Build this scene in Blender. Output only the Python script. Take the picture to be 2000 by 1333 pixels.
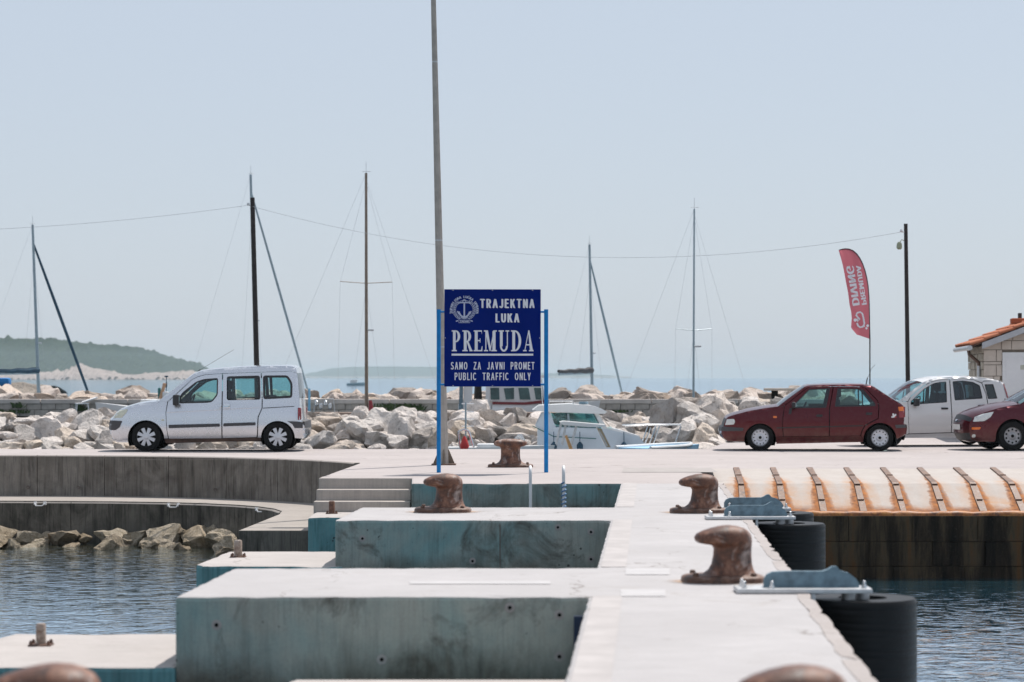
import bpy, bmesh, math, random
import numpy as np
from mathutils import Vector, Matrix, noise as mnoise

R = math.radians
scene = bpy.context.scene
for o in list(bpy.data.objects):
    bpy.data.objects.remove(o)
COL = scene.collection

# ------------------------------------------------------------------ camera
F = 85.0 / 36.0 * 2000.0          # focal length in photo pixels
H = 1.52                          # eye height above the quay
HY = 737.0                        # horizon row in the photo
cam_d = bpy.data.cameras.new("camera")
cam = bpy.data.objects.new("camera", cam_d)
COL.objects.link(cam)
cam.location = (0, 0, H)
cam.rotation_euler = (R(90), 0, 0)
cam_d.lens = 85.0
cam_d.sensor_width = 36.0
cam_d.shift_y = (HY - 666.0) / 2000.0
cam_d.clip_start = 0.1
cam_d.clip_end = 40000
cam_d.dof.use_dof = True
cam_d.dof.focus_distance = 39.0
cam_d.dof.aperture_fstop = 2.7
scene.camera = cam

# ------------------------------------------------------------------ sky, sun, exposure
SUN_EL, SUN_AZ = R(60), R(33)     # azimuth measured from +Y (away from camera) towards +X
world = bpy.data.worlds.new("World")
scene.world = world
world.use_nodes = True
wn = world.node_tree
bg = wn.nodes["Background"]
sky = wn.nodes.new("ShaderNodeTexSky")
sky.sky_type = 'NISHITA'
sky.sun_disc = False
sky.sun_elevation = SUN_EL
sky.sun_rotation = SUN_AZ
sky.altitude = 0
sky.air_density = 1.0
sky.dust_density = 1.2
sky.ozone_density = 2.0
hazy = wn.nodes.new("ShaderNodeMix")          # thin even summer haze over the whole sky
hazy.data_type = 'RGBA'
hazy.inputs[0].default_value = 0.84
hazy.inputs[7].default_value = (3.65, 4.05, 4.65, 1)
wn.links.new(sky.outputs[0], hazy.inputs[6])
wn.links.new(hazy.outputs[2], bg.inputs[0])
bg.inputs[1].default_value = 0.12

sun_d = bpy.data.lights.new("sun", 'SUN')
sun_d.energy = 4.0
sun_d.angle = R(0.53)
sun_d.color = (1.0, 0.94, 0.88)
sun = bpy.data.objects.new("sun", sun_d)
COL.objects.link(sun)
sdir = Vector((math.sin(SUN_AZ) * math.cos(SUN_EL), math.cos(SUN_AZ) * math.cos(SUN_EL), math.sin(SUN_EL)))
sun.rotation_euler = sdir.to_track_quat('Z', 'Y').to_euler()

scene.view_settings.view_transform = 'Standard'
scene.view_settings.look = 'None'
scene.view_settings.exposure = 0.36
scene.view_settings.gamma = 1.0
scene.view_settings.use_curve_mapping = False
scene.render.engine = 'CYCLES'
scene.cycles.use_denoising = True
scene.cycles.max_bounces = 8
scene.cycles.transparent_max_bounces = 16
scene.cycles.volume_bounces = 0
scene.cycles.caustics_reflective = False
scene.cycles.caustics_refractive = False
scene.cycles.sample_clamp_indirect = 4.0

# ------------------------------------------------------------------ helpers
def X(px, D):
    return (px - 1000.0) * D / F
def Z(py, D):
    return H - (py - HY) * D / F

class MB:
    def __init__(s):
        s.v = []; s.f = []; s.m = []; s.cur = 0
    def add(s, vs, fs):
        o = len(s.v)
        s.v += [tuple(p) for p in vs]
        for f in fs:
            s.f.append(tuple(i + o for i in f)); s.m.append(s.cur)
        return s
    def box(s, c, d, rot=None, taper=1.0):
        x, y, z = d[0] / 2, d[1] / 2, d[2] / 2
        vs = [Vector((a * x * (taper if e > 0 else 1), b * y * (taper if e > 0 else 1), e * z)) for e in (-1, 1) for b in (-1, 1) for a in (-1, 1)]
        if rot is not None:
            vs = [rot @ v for v in vs]
        vs = [v + Vector(c) for v in vs]
        return s.add(vs, [(0, 2, 3, 1), (4, 5, 7, 6), (0, 1, 5, 4), (2, 6, 7, 3), (0, 4, 6, 2), (1, 3, 7, 5)])
    def rbox(s, c, d, r, rot=None):
        """box with chamfered edges: 24 verts"""
        bm = bmesh.new()
        bmesh.ops.create_cube(bm, size=1.0)
        for v in bm.verts:
            v.co = Vector((v.co.x * d[0], v.co.y * d[1], v.co.z * d[2]))
        bmesh.ops.bevel(bm, geom=bm.edges[:], offset=r, segments=2, affect='EDGES', profile=0.6)
        for v in bm.verts:
            if rot is not None: v.co = rot @ v.co
            v.co += Vector(c)
        s.bm(bm)
        return s
    def bm(s, b):
        b.verts.index_update()
        s.add([v.co[:] for v in b.verts], [[v.index for v in f.verts] for f in b.faces])
        b.free()
    def tube(s, pts, r, n=8, caps=True):
        pts = [Vector(p) for p in pts]
        k = len(pts)
        rs = r if isinstance(r, (list, tuple)) else [r] * k
        vs = []; fs = []
        up = None
        for i, p in enumerate(pts):
            t = (pts[min(i + 1, k - 1)] - pts[max(i - 1, 0)]).normalized()
            if up is None:
                a = Vector((0, 0, 1)) if abs(t.z) < 0.9 else Vector((1, 0, 0))
                up = (a - t * a.dot(t)).normalized()
            else:
                up = (up - t * up.dot(t))
                up = up.normalized() if up.length > 1e-6 else Vector((1, 0, 0))
            q = t.cross(up)
            for j in range(n):
                a = 2 * math.pi * j / n
                vs.append(p + (up * math.cos(a) + q * math.sin(a)) * rs[i])
        for i in range(k - 1):
            for j in range(n):
                j2 = (j + 1) % n
                fs.append((i * n + j, i * n + j2, (i + 1) * n + j2, (i + 1) * n + j))
        if caps:
            fs.append(tuple(range(n - 1, -1, -1)))
            fs.append(tuple((k - 1) * n + j for j in range(n)))
        return s.add(vs, fs)
    def lathe(s, prof, n=24, M=None, close=True):
        """prof: (r, h) pairs round local Z, M maps to place"""
        vs = []; fs = []
        k = len(prof)
        for (r, h) in prof:
            for j in range(n):
                a = 2 * math.pi * j / n
                v = Vector((r * math.cos(a), r * math.sin(a), h))
                vs.append(M @ v if M is not None else v)
        for i in range(k - 1):
            for j in range(n):
                j2 = (j + 1) % n
                fs.append((i * n + j, i * n + j2, (i + 1) * n + j2, (i + 1) * n + j))
        if close:
            fs.append(tuple(range(n - 1, -1, -1)))
            fs.append(tuple((k - 1) * n + j for j in range(n)))
        return s.add(vs, fs)
    def slices(s, sl, n=28, cy=0.0, p=2.4):
        """stacked super-ellipses: (z, xl, xr, hy)"""
        vs = []; fs = []
        for (z, xl, xr, hy) in sl:
            c = (xl + xr) / 2; a = (xr - xl) / 2
            for j in range(n):
                t = 2 * math.pi * j / n
                cs, sn = math.cos(t), math.sin(t)
                vs.append((c + a * math.copysign(abs(cs) ** (2 / p), cs), cy + hy * math.copysign(abs(sn) ** (2 / p), sn), z))
        k = len(sl)
        for i in range(k - 1):
            for j in range(n):
                j2 = (j + 1) % n
                fs.append((i * n + j, i * n + j2, (i + 1) * n + j2, (i + 1) * n + j))
        fs.append(tuple(range(n - 1, -1, -1)))
        fs.append(tuple((k - 1) * n + j for j in range(n)))
        return s.add(vs, fs)
    def plate(s, poly, y0, y1):
        """2-D polygon (x,z) extruded along y"""
        n = len(poly)
        vs = [(x, y0, z) for x, z in poly] + [(x, y1, z) for x, z in poly]
        fs = [tuple(range(n)), tuple(range(2 * n - 1, n - 1, -1))]
        for i in range(n):
            j = (i + 1) % n
            fs.append((i, i + n, j + n, j))
        return s.add(vs, fs)
    def mesh(s, name, mats, smooth=None, fix=True):
        me = bpy.data.meshes.new(name)
        me.from_pydata(s.v, [], s.f)
        if not isinstance(mats, (list, tuple)): mats = [mats]
        for m in mats: me.materials.append(m)
        if len(mats) > 1:
            me.polygons.foreach_set("material_index", s.m)
        if fix:
            b = bmesh.new(); b.from_mesh(me)
            bmesh.ops.recalc_face_normals(b, faces=b.faces[:])
            b.to_mesh(me); b.free()
        if smooth is not None:
            me.polygons.foreach_set("use_smooth", [True] * len(me.polygons))
            me.set_sharp_from_angle(angle=R(smooth))
        me.update()
        return me
    def obj(s, name, mats, parent=None, smooth=None, fix=True, loc=None):
        return link(name, s.mesh(name, mats, smooth, fix), parent, loc)

def link(name, data, parent=None, loc=None):
    o = bpy.data.objects.new(name, data)
    COL.objects.link(o)
    if parent is not None: o.parent = parent
    if loc is not None: o.location = loc
    return o

def thing(name, label, cat, loc=(0, 0, 0), rz=0.0, group=None, data=None):
    o = link(name, data)
    o.location = loc
    o.rotation_euler = (0, 0, rz)
    return tag(o, label, cat, group)

def tag(o, label, cat, group=None):
    o["label"] = label
    o["category"] = cat
    if group: o["group"] = group
    return o

def struct(o, kind="structure", label=None):
    o["kind"] = kind
    if label: o["label"] = label
    return o

def prism(name, poly, z0, z1, mats, bevel=0.02, parent=None, seg=2, chip=0.0, step=0.16):
    bm = bmesh.new()
    vs = [bm.verts.new((x, y, z0)) for x, y in poly]
    f = bm.faces.new(vs)
    r = bmesh.ops.extrude_face_region(bm, geom=[f])
    for g in r["geom"]:
        if isinstance(g, bmesh.types.BMVert): g.co.z = z1
    bmesh.ops.recalc_face_normals(bm, faces=bm.faces[:])
    if bevel:
        es = [e for e in bm.edges if all(abs(v.co.z - z1) < 1e-6 for v in e.verts)]
        es += [e for e in bm.edges if abs(e.verts[0].co.z - e.verts[1].co.z) > 0.01 and e.calc_face_angle(0) > R(40)]
        bmesh.ops.bevel(bm, geom=es, offset=bevel, segments=seg, affect='EDGES', profile=0.6)
    if chip:
        for ax in (0, 1):
            lo = min(p[ax] for p in poly); hi = max(p[ax] for p in poly); n = int((hi - lo) / step)
            for i in range(1, n):
                co = [0, 0, 0]; co[ax] = lo + (hi - lo) * i / n + 0.013; no = [0, 0, 0]; no[ax] = 1
                bmesh.ops.bisect_plane(bm, geom=[e for e in bm.edges] + bm.faces[:] + bm.verts[:], plane_co=co, plane_no=no, dist=1e-5)
        for v in bm.verts:
            if z1 - bevel * 1.3 < v.co.z < z1 + 1e-4 and not all(f.normal.z > 0.99 for f in v.link_faces):
                a = mnoise.noise(v.co * 2.3) * 0.6 + mnoise.noise(v.co * 7.1) * 0.8
                hit = max(0.0, mnoise.noise(v.co * 1.7 + Vector((9, 3, 1))) - 0.35) * 2.0
                v.co.z -= chip * (abs(a) + hit * 2.2)
                v.co.x += chip * 0.6 * mnoise.noise(v.co * 5.3 + Vector((3, 0, 7))); v.co.y += chip * 0.6 * a
    me = bpy.data.meshes.new(name)
    bm.to_mesh(me); bm.free()
    for m in (mats if isinstance(mats, (list, tuple)) else [mats]): me.materials.append(m)
    return link(name, me, parent)

def offset_poly(poly, d):
    """inward offset (d>0) of a 2-D polygon"""
    n = len(poly)
    A = sum(poly[i][0] * poly[(i + 1) % n][1] - poly[(i + 1) % n][0] * poly[i][1] for i in range(n))
    s = 1 if A > 0 else -1
    out = []
    for i in range(n):
        p0 = Vector(poly[i - 1]); p = Vector(poly[i]); p1 = Vector(poly[(i + 1) % n])
        a = (p - p0).normalized(); b = (p1 - p).normalized()
        na = Vector((-a.y, a.x)) * s; nb = Vector((-b.y, b.x)) * s
        m = na + nb
        if m.length < 1e-6: m = na
        m.normalize()
        k = d / max(0.35, m.dot(na))
        out.append((p.x + m.x * k, p.y + m.y * k))
    return out

def round_poly(poly, r, n=4):
    out = []
    k = len(poly)
    for i in range(k):
        p0 = Vector(poly[i - 1]); p = Vector(poly[i]); p1 = Vector(poly[(i + 1) % k])
        a = p0 - p; b = p1 - p
        ra = min(r, a.length * 0.45); rb = min(r, b.length * 0.45)
        s = p + a.normalized() * ra; e = p + b.normalized() * rb
        for j in range(n + 1):
            t = j / n
            q = s * (1 - t) ** 2 + p * 2 * t * (1 - t) + e * t * t
            out.append((q.x, q.y))
    return out

# ------------------------------------------------------------------ material kit
class NT:
    def __init__(s, name):
        s.m = bpy.data.materials.new(name)
        s.m.use_nodes = True
        s.t = s.m.node_tree
        s.b = s.t.nodes["Principled BSDF"]
        s.out = s.t.nodes["Material Output"]
    def n(s, typ, **kw):
        nd = s.t.nodes.new(typ)
        for k, v in kw.items(): setattr(nd, k, v)
        return nd
    def l(s, a, b): s.t.links.new(a, b)
    def put(s, sock, v):
        if v is None: return
        if hasattr(v, "is_output"): s.l(v, sock)
        elif isinstance(v, (tuple, list)) and len(v) == 3 and len(sock.default_value) == 4: sock.default_value = (*v, 1)
        else: sock.default_value = v
    def pos(s):
        return s.n("ShaderNodeNewGeometry").outputs["Position"]
    def objc(s):
        return s.n("ShaderNodeTexCoord").outputs["Object"]
    def vmul(s, v, k):
        nd = s.n("ShaderNodeVectorMath", operation='MULTIPLY'); s.l(v, nd.inputs[0]); nd.inputs[1].default_value = k
        return nd.outputs[0]
    def vadd(s, v, k):
        nd = s.n("ShaderNodeVectorMath", operation='ADD'); s.l(v, nd.inputs[0]); s.put(nd.inputs[1], k)
        return nd.outputs[0]
    def noise(s, vec, scale, detail=3, rough=0.55, dist=0.0):
        nd = s.n("ShaderNodeTexNoise"); s.l(vec, nd.inputs["Vector"])
        nd.inputs["Scale"].default_value = scale; nd.inputs["Detail"].default_value = detail
        nd.inputs["Roughness"].default_value = rough; nd.inputs["Distortion"].default_value = dist
        return nd.outputs["Fac"]
    def voro(s, vec, scale, out="Distance"):
        nd = s.n("ShaderNodeTexVoronoi"); s.l(vec, nd.inputs["Vector"]); nd.inputs["Scale"].default_value = scale
        return nd.outputs[out]
    def ramp(s, fac, stops, interp='LINEAR'):
        nd = s.n("ShaderNodeValToRGB"); s.l(fac, nd.inputs[0]); cr = nd.color_ramp; cr.interpolation = interp
        while len(cr.elements) < len(stops): cr.elements.new(0.5)
        for e, (p, c) in zip(cr.elements, stops):
            e.position = p; e.color = (*c, 1) if not isinstance(c, (int, float)) else (c, c, c, 1)
        return nd.outputs[0]
    def mix(s, fac, a, b, blend='MIX'):
        nd = s.n("ShaderNodeMix", data_type='RGBA', blend_type=blend)
        s.put(nd.inputs[0], fac); s.put(nd.inputs[6], a); s.put(nd.inputs[7], b)
        return nd.outputs[2]
    def math(s, op, a, b=None, c=None, clamp=False):
        nd = s.n("ShaderNodeMath", operation=op, use_clamp=clamp)
        s.put(nd.inputs[0], a)
        if b is not None: s.put(nd.inputs[1], b)
        if c is not None: s.put(nd.inputs[2], c)
        return nd.outputs[0]
    def sep(s, v):
        nd = s.n("ShaderNodeSeparateXYZ"); s.l(v, nd.inputs[0]); return nd.outputs
    def comb(s, x, y, z):
        nd = s.n("ShaderNodeCombineXYZ"); s.put(nd.inputs[0], x); s.put(nd.inputs[1], y); s.put(nd.inputs[2], z); return nd.outputs[0]
    def bump(s, h, strength=0.3, dist=0.01):
        nd = s.n("ShaderNodeBump"); s.l(h, nd.inputs["Height"])
        nd.inputs["Strength"].default_value = strength; nd.inputs["Distance"].default_value = dist
        s.l(nd.outputs[0], s.b.inputs["Normal"])
        return nd
    def fin(s, col=None, rough=0.6, metal=0.0, spec=0.5, coat=0.0):
        s.put(s.b.inputs["Base Color"], col)
        s.put(s.b.inputs["Roughness"], rough)
        s.put(s.b.inputs["Metallic"], metal)
        s.put(s.b.inputs["Specular IOR Level"], spec)
        if coat:
            s.b.inputs["Coat Weight"].default_value = coat
            s.b.inputs["Coat Roughness"].default_value = 0.04
        return s.m

def plain(name, c, rough=0.5, metal=0.0, var=0.12, scale=6.0, coat=0.0, spec=0.5, bump=0.0):
    k = NT(name)
    v = k.objc()
    n = k.noise(v, scale, 4, 0.6)
    lo = tuple(x * (1 - var) for x in c); hi = tuple(min(1, x * (1 + var)) for x in c)
    col = k.ramp(n, [(0.3, lo), (0.7, hi)])
    if bump: k.bump(k.noise(v, scale * 6, 3), bump, 0.01)
    return k.fin(col, rough, metal, spec, coat)

def concrete(name, top1, top2, side1, side2, stain, stain_lo=0.5, stain_hi=0.72, pores=True, streak=0.5, grit=0.12, tide=None):
    k = NT(name)
    g = k.n("ShaderNodeNewGeometry")
    p = g.outputs["Position"]
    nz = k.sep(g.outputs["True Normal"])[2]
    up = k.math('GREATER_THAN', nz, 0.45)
    big = k.noise(p, 0.55, 4, 0.6, 0.4)
    mid = k.noise(p, 3.5, 5, 0.65)
    fine = k.noise(p, 55.0, 3, 0.6)
    top = k.mix(k.ramp(mid, [(0.3, 0.0), (0.75, 1.0)]), top1, top2)
    top = k.mix(k.ramp(big, [(0.35, 0.0), (0.7, 0.6)]), top, tuple(c * 0.86 for c in top2))
    # brushed drag marks and hairline cracks
    br = k.noise(k.vmul(p, (1.2, 14.0, 1.0)), 1.6, 3, 0.6)
    top = k.mix(k.ramp(br, [(0.42, 0.0), (0.75, 0.38)]), top, tuple(c * 0.72 for c in top2))
    spots = k.noise(p, 1.6, 6, 0.75, 1.2)
    top = k.mix(k.ramp(spots, [(0.58, 0.0), (0.72, 0.42)]), top, (0.30, 0.265, 0.235))
    ck = k.n("ShaderNodeTexVoronoi", feature='DISTANCE_TO_EDGE'); ck.inputs["Scale"].default_value = 0.42
    wv = k.n("ShaderNodeTexNoise"); k.l(p, wv.inputs["Vector"]); wv.inputs["Scale"].default_value = 2.2; wv.inputs["Detail"].default_value = 5
    wm_ = k.n("ShaderNodeVectorMath", operation='MULTIPLY_ADD'); k.l(wv.outputs["Color"], wm_.inputs[0]); wm_.inputs[1].default_value = (0.9, 0.9, 0.0); k.l(p, wm_.inputs[2])
    k.l(wm_.outputs[0], ck.inputs["Vector"])
    crk = k.math('MULTIPLY', k.math('LESS_THAN', ck.outputs["Distance"], 0.0035), k.ramp(k.noise(p, 0.8, 3), [(0.48, 0.0), (0.56, 0.7)]))
    top = k.mix(crk, top, (0.16, 0.14, 0.12))
    drop = k.math('MULTIPLY', k.math('LESS_THAN', k.voro(p, 3.1), 0.10), k.ramp(k.noise(p, 1.1, 2), [(0.5, 0.0), (0.6, 0.35)]))
    top = k.mix(drop, top, (0.20, 0.17, 0.15))
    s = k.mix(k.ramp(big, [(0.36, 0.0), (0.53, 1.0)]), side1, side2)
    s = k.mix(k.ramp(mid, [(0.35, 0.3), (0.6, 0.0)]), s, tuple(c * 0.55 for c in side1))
    st = k.noise(k.vmul(p, (1.5, 1.5, 1.2)), 1.0, 7, 0.7, 0.8)
    s = k.mix(k.ramp(st, [(stain_lo, 0.0), (stain_hi, 0.85)]), s, stain)
    if tide:
        zt_ = k.math('ADD', k.sep(p)[2], k.math('MULTIPLY', k.math('SUBTRACT', k.noise(k.vmul(p, (1.4, 1.4, 0.8)), 1.0, 6, 0.7, 0.6), 0.5), 0.75))
        tf = k.n("ShaderNodeMapRange"); k.l(zt_, tf.inputs[0]); tf.inputs[1].default_value = tide[0]; tf.inputs[2].default_value = tide[1]; tf.inputs[3].default_value = 0.85; tf.inputs[4].default_value = 0.0
        s = k.mix(tf.outputs[0], s, k.mix(fine, tuple(c * 0.8 for c in stain), tuple(c * 1.9 for c in stain)))
    vs = k.noise(k.vmul(p, (7.0, 7.0, 0.55)), 1.0, 4, 0.6)
    s = k.mix(k.ramp(vs, [(0.5, 0.0), (0.75, streak)]), s, tuple(c * 0.7 for c in stain))
    fs_ = k.noise(k.vmul(p, (30.0, 30.0, 1.6)), 1.0, 3, 0.6)
    s = k.mix(k.ramp(fs_, [(0.45, 0.0), (0.7, streak * 0.7)]), s, tuple(min(1, c * 3.2) for c in stain))
    s = k.mix(k.ramp(fs_, [(0.3, streak * 0.8), (0.5, 0.0)]), s, tuple(c * 0.5 for c in stain))
    po = None
    if pores:
        d = k.voro(p, 11.0)
        rnd = k.noise(p, 2.0, 2)
        th = k.math('MULTIPLY', k.ramp(rnd, [(0.42, 0.0), (0.75, 1.0)]), 0.2)
        po = k.math('LESS_THAN', d, th)
        s = k.mix(k.math('MULTIPLY', po, 0.8), s, (0.03, 0.03, 0.03))
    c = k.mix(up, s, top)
    c = k.mix(k.ramp(fine, [(0.3, grit), (0.6, 0.0)]), c, (0.12, 0.10, 0.09))
    h = k.math('ADD', k.math('MULTIPLY', fine, 0.4), mid)
    k.bump(h, 0.22, 0.012)
    return k.fin(c, 0.88, 0, 0.25)

def rust(name, a, b, c, pale=0.2, scale=9.0, lo=0.35, hi=0.65):
    k = NT(name)
    v = k.objc()
    n = k.noise(v, scale, 6, 0.7, 0.6)
    m = k.noise(v, scale * 5, 4, 0.7)
    col = k.ramp(n, [(lo, a), ((lo + hi) / 2, b), (hi, c)])
    nz = k.noise(v, scale * 0.6, 4, 0.7, 1.0)
    col = k.mix(k.ramp(nz, [(0.52, 0.0), (0.68, pale)]), col, (0.52, 0.44, 0.40))
    col = k.mix(k.ramp(m, [(0.35, 0.35), (0.55, 0.0)]), col, tuple(x * 0.45 for x in a))
    k.bump(k.math('ADD', n, k.math('MULTIPLY', m, 0.5)), 0.4, 0.008)
    return k.fin(col, k.ramp(n, [(0.3, 0.4), (0.7, 0.7)]), 0.0, 0.45)

def glass(name, tint, ior=1.5, rough=0.02):
    k = NT(name)
    t = k.n("ShaderNodeBsdfTransparent"); t.inputs[0].default_value = (*tint, 1)
    gl = k.n("ShaderNodeBsdfGlossy"); gl.inputs[0].default_value = (0.95, 0.97, 1, 1); gl.inputs["Roughness"].default_value = rough
    fr = k.n("ShaderNodeFresnel"); fr.inputs[0].default_value = ior
    mx = k.n("ShaderNodeMixShader")
    k.l(k.math('ADD', fr.outputs[0], 0.02), mx.inputs[0]); k.l(t.outputs[0], mx.inputs[1]); k.l(gl.outputs[0], mx.inputs[2])
    k.l(mx.outputs[0], k.out.inputs[0])
    return k.m

def carpaint(name, c, metal=0.3, rough=0.35, coat=1.0):
    k = NT(name)
    v = k.objc()
    dust = k.noise(v, 3.0, 5, 0.7)
    z = k.sep(v)[2]
    low = k.math('MULTIPLY', k.ramp(z, [(0.2, 1.0), (0.55, 0.0)]), k.ramp(dust, [(0.35, 0.0), (0.8, 0.4)]))
    col = k.mix(low, c, (0.33, 0.25, 0.18))
    col = k.mix(k.ramp(k.noise(v, 14.0, 4), [(0.45, 0.0), (0.9, 0.03)]), col, (0.5, 0.46, 0.42))
    return k.fin(col, k.ramp(dust, [(0.3, rough), (0.8, rough + 0.15)]), metal, 0.12, coat)

M = {}
M['pier'] = concrete('pier_concrete', (0.47, 0.455, 0.455), (0.415, 0.40, 0.40), (0.215, 0.41, 0.415), (0.41, 0.43, 0.385), (0.060, 0.052, 0.040), 0.53, 0.67, True, 0.3, 0.14, (-0.64, -0.36))  # teal cast of the shaded upright faces is put into the side colours
M['pier_step'] = concrete('pier_step_concrete', (0.49, 0.455, 0.435), (0.43, 0.40, 0.38), (0.12, 0.34, 0.37), (0.14, 0.32, 0.34), (0.05, 0.08, 0.08), 0.52, 0.8)  # sides painted in the teal of shade, tops left pale
M['quay'] = concrete('quay_concrete', (0.46, 0.42, 0.405), (0.41, 0.37, 0.36), (0.20, 0.38, 0.39), (0.30, 0.34, 0.31), (0.06, 0.055, 0.045), 0.50, 0.70, True, 0.5, 0.12, (-0.6, -0.25))  # side colours hold the teal shade tint too
M['stairs'] = concrete('stair_concrete', (0.50, 0.45, 0.415), (0.44, 0.40, 0.36), (0.50, 0.45, 0.41), (0.46, 0.41, 0.37), (0.30, 0.27, 0.24), 0.6, 0.9, False, 0.1)
M['oldwall'] = concrete('weathered_wall_concrete', (0.48, 0.43, 0.39), (0.42, 0.375, 0.34), (0.20, 0.178, 0.152), (0.30, 0.27, 0.235), (0.06, 0.05, 0.04), 0.44, 0.72, False, 0.7, 0.3)
M['walk'] = concrete('walkway_concrete', (0.42, 0.38, 0.345), (0.33, 0.30, 0.27), (0.15, 0.14, 0.12), (0.22, 0.20, 0.17), (0.022, 0.022, 0.018), 0.42, 0.66, False, 0.85, 0.25)
M['patch'] = plain('repair_patch_concrete', (0.37, 0.345, 0.33), 0.95, 0, 0.1, 3, 0, 0.08)
M['coping'] = plain('coping_concrete', (0.40, 0.375, 0.365), 0.88, 0, 0.14, 2.5, bump=0.2)
M['bollard'] = rust('bollard_rust', (0.030, 0.016, 0.012), (0.145, 0.058, 0.032), (0.30, 0.155, 0.10), 0.75, 7, 0.36, 0.66)
M['flange'] = rust('bollard_flange_rust', (0.045, 0.028, 0.022), (0.12, 0.055, 0.032), (0.20, 0.11, 0.075), 0.35, 9)
M['edge'] = concrete('worn_edge_concrete', (0.45, 0.42, 0.41), (0.385, 0.345, 0.325), (0.22, 0.18, 0.15), (0.16, 0.13, 0.11), (0.07, 0.06, 0.05), 0.45, 0.7, True, 0.5, 0.3)
M['rust'] = rust('orange_rust', (0.10, 0.03, 0.010), (0.36, 0.12, 0.022), (0.50, 0.21, 0.05), 0.1, 7)
M['barrust'] = rust('bar_rust', (0.06, 0.030, 0.018), (0.17, 0.085, 0.045), (0.25, 0.15, 0.10), 0.3, 11)
M['rubber'] = plain('fender_rubber', (0.004, 0.005, 0.006), 0.45, 0, 0.3, 8, 0, 0.22, bump=0.3)
M['galv'] = plain('galvanised_steel', (0.50, 0.51, 0.52), 0.42, 0.6, 0.15, 12)
M['gusset'] = plain('blue_grey_steel', (0.15, 0.23, 0.28), 0.5, 0.2, 0.3, 14)
M['steel'] = plain('stainless_steel', (0.62, 0.63, 0.64), 0.22, 0.95, 0.08, 10)
M['black'] = plain('black_plastic', (0.02, 0.02, 0.022), 0.5, 0, 0.2, 10)
M['dark'] = plain('dark_underbody', (0.006, 0.006, 0.006), 0.9, 0, 0.3, 5, 0, 0.1)
M['trim'] = plain('grey_plastic_trim', (0.05, 0.05, 0.055), 0.55, 0, 0.15, 12)
M['white'] = plain('white_gelcoat', (0.76, 0.76, 0.75), 0.3, 0, 0.05, 2, 0.3)
M['whitepaint'] = plain('white_paint', (0.74, 0.74, 0.74), 0.45, 0, 0.05, 4)
M['signblue'] = plain('navy_sign_film', (0.001, 0.014, 0.16), 0.6, 0, 0.10, 2, 0, 0.05)
M['signwhite'] = plain('sign_lettering', (0.76, 0.78, 0.82), 0.5, 0, 0.04, 5)
M['postblue'] = plain('bright_blue_paint', (0.004, 0.20, 0.52), 0.45, 0, 0.15, 9, 0, 0.25)
M['lamppost'] = plain('lamp_post_concrete', (0.40, 0.37, 0.33), 0.75, 0, 0.16, 7, bump=0.2)
M['wood'] = plain('dark_pole_wood', (0.028, 0.022, 0.02), 0.85, 0, 0.4, 7, bump=0.4)
M['mastgrey'] = plain('mast_aluminium', (0.30, 0.38, 0.42), 0.4, 0.2, 0.12, 5)
M['mastwood'] = plain('mast_wood', (0.21, 0.16, 0.12), 0.5, 0, 0.3, 3)
M['wire'] = plain('cable', (0.38, 0.41, 0.44), 0.6, 0, 0.1, 5)
M['sailblue'] = plain('navy_canvas', (0.018, 0.06, 0.10), 0.8, 0, 0.3, 5)
M['canvas_blue'] = plain('blue_canvas', (0.01, 0.16, 0.42), 0.7, 0, 0.25, 5)
M['canvas_red'] = plain('red_canvas', (0.30, 0.03, 0.04), 0.7, 0, 0.25, 5)
M['canvas_teal'] = plain('teal_canvas', (0.03, 0.16, 0.15), 0.7, 0, 0.3, 5)
M['boatglass'] = glass('boat_glass', (0.45, 0.66, 0.68))
M['carglass'] = glass('car_glass', (0.50, 0.74, 0.74))
M['tintglass'] = glass('tinted_glass', (0.10, 0.13, 0.14))
M['tyre'] = plain('tyre_rubber', (0.010, 0.010, 0.010), 0.8, 0, 0.3, 9, 0, 0.2)
M['hub'] = plain('wheel_cover_silver', (0.60, 0.61, 0.64), 0.35, 0.35, 0.06, 6)
M['steelwheel'] = plain('steel_wheel', (0.33, 0.33, 0.34), 0.45, 0.5, 0.2, 12)
M['seat'] = plain('seat_fabric', (0.025, 0.03, 0.035), 0.9, 0, 0.2, 20)
M['amber'] = plain('amber_lens', (0.75, 0.16, 0.015), 0.2, 0, 0.1, 20, 0.5)
M['redlens'] = plain('red_lens', (0.24, 0.012, 0.02), 0.18, 0, 0.1, 20, 0.6)
M['lens'] = plain('clear_lens', (0.62, 0.64, 0.62), 0.12, 0.1, 0.12, 18, 0.8)
M['yellowlens'] = plain('aged_lens', (0.60, 0.60, 0.48), 0.2, 0.1, 0.14, 18, 0.6)
M['chrome'] = plain('chrome', (0.7, 0.7, 0.72), 0.15, 1.0, 0.05, 8)
M['silverpaint'] = carpaint('silver_paint', (0.66, 0.675, 0.71), 0.75, 0.2)
M['maroon'] = carpaint('maroon_paint', (0.088, 0.006, 0.011), 0.55, 0.26, 0.5)
M['maroon2'] = carpaint('maroon_paint_dark', (0.078, 0.005, 0.013), 0.55, 0.25, 0.6)
M['whitecar'] = carpaint('white_car_paint', (0.74, 0.73, 0.72), 0.0, 0.35)
M['plate'] = plain('number_plate', (0.72, 0.72, 0.70), 0.4, 0, 0.05, 9)
# ================================================================== THE SETTING
WATER = -1.55
random.seed(7)

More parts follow.
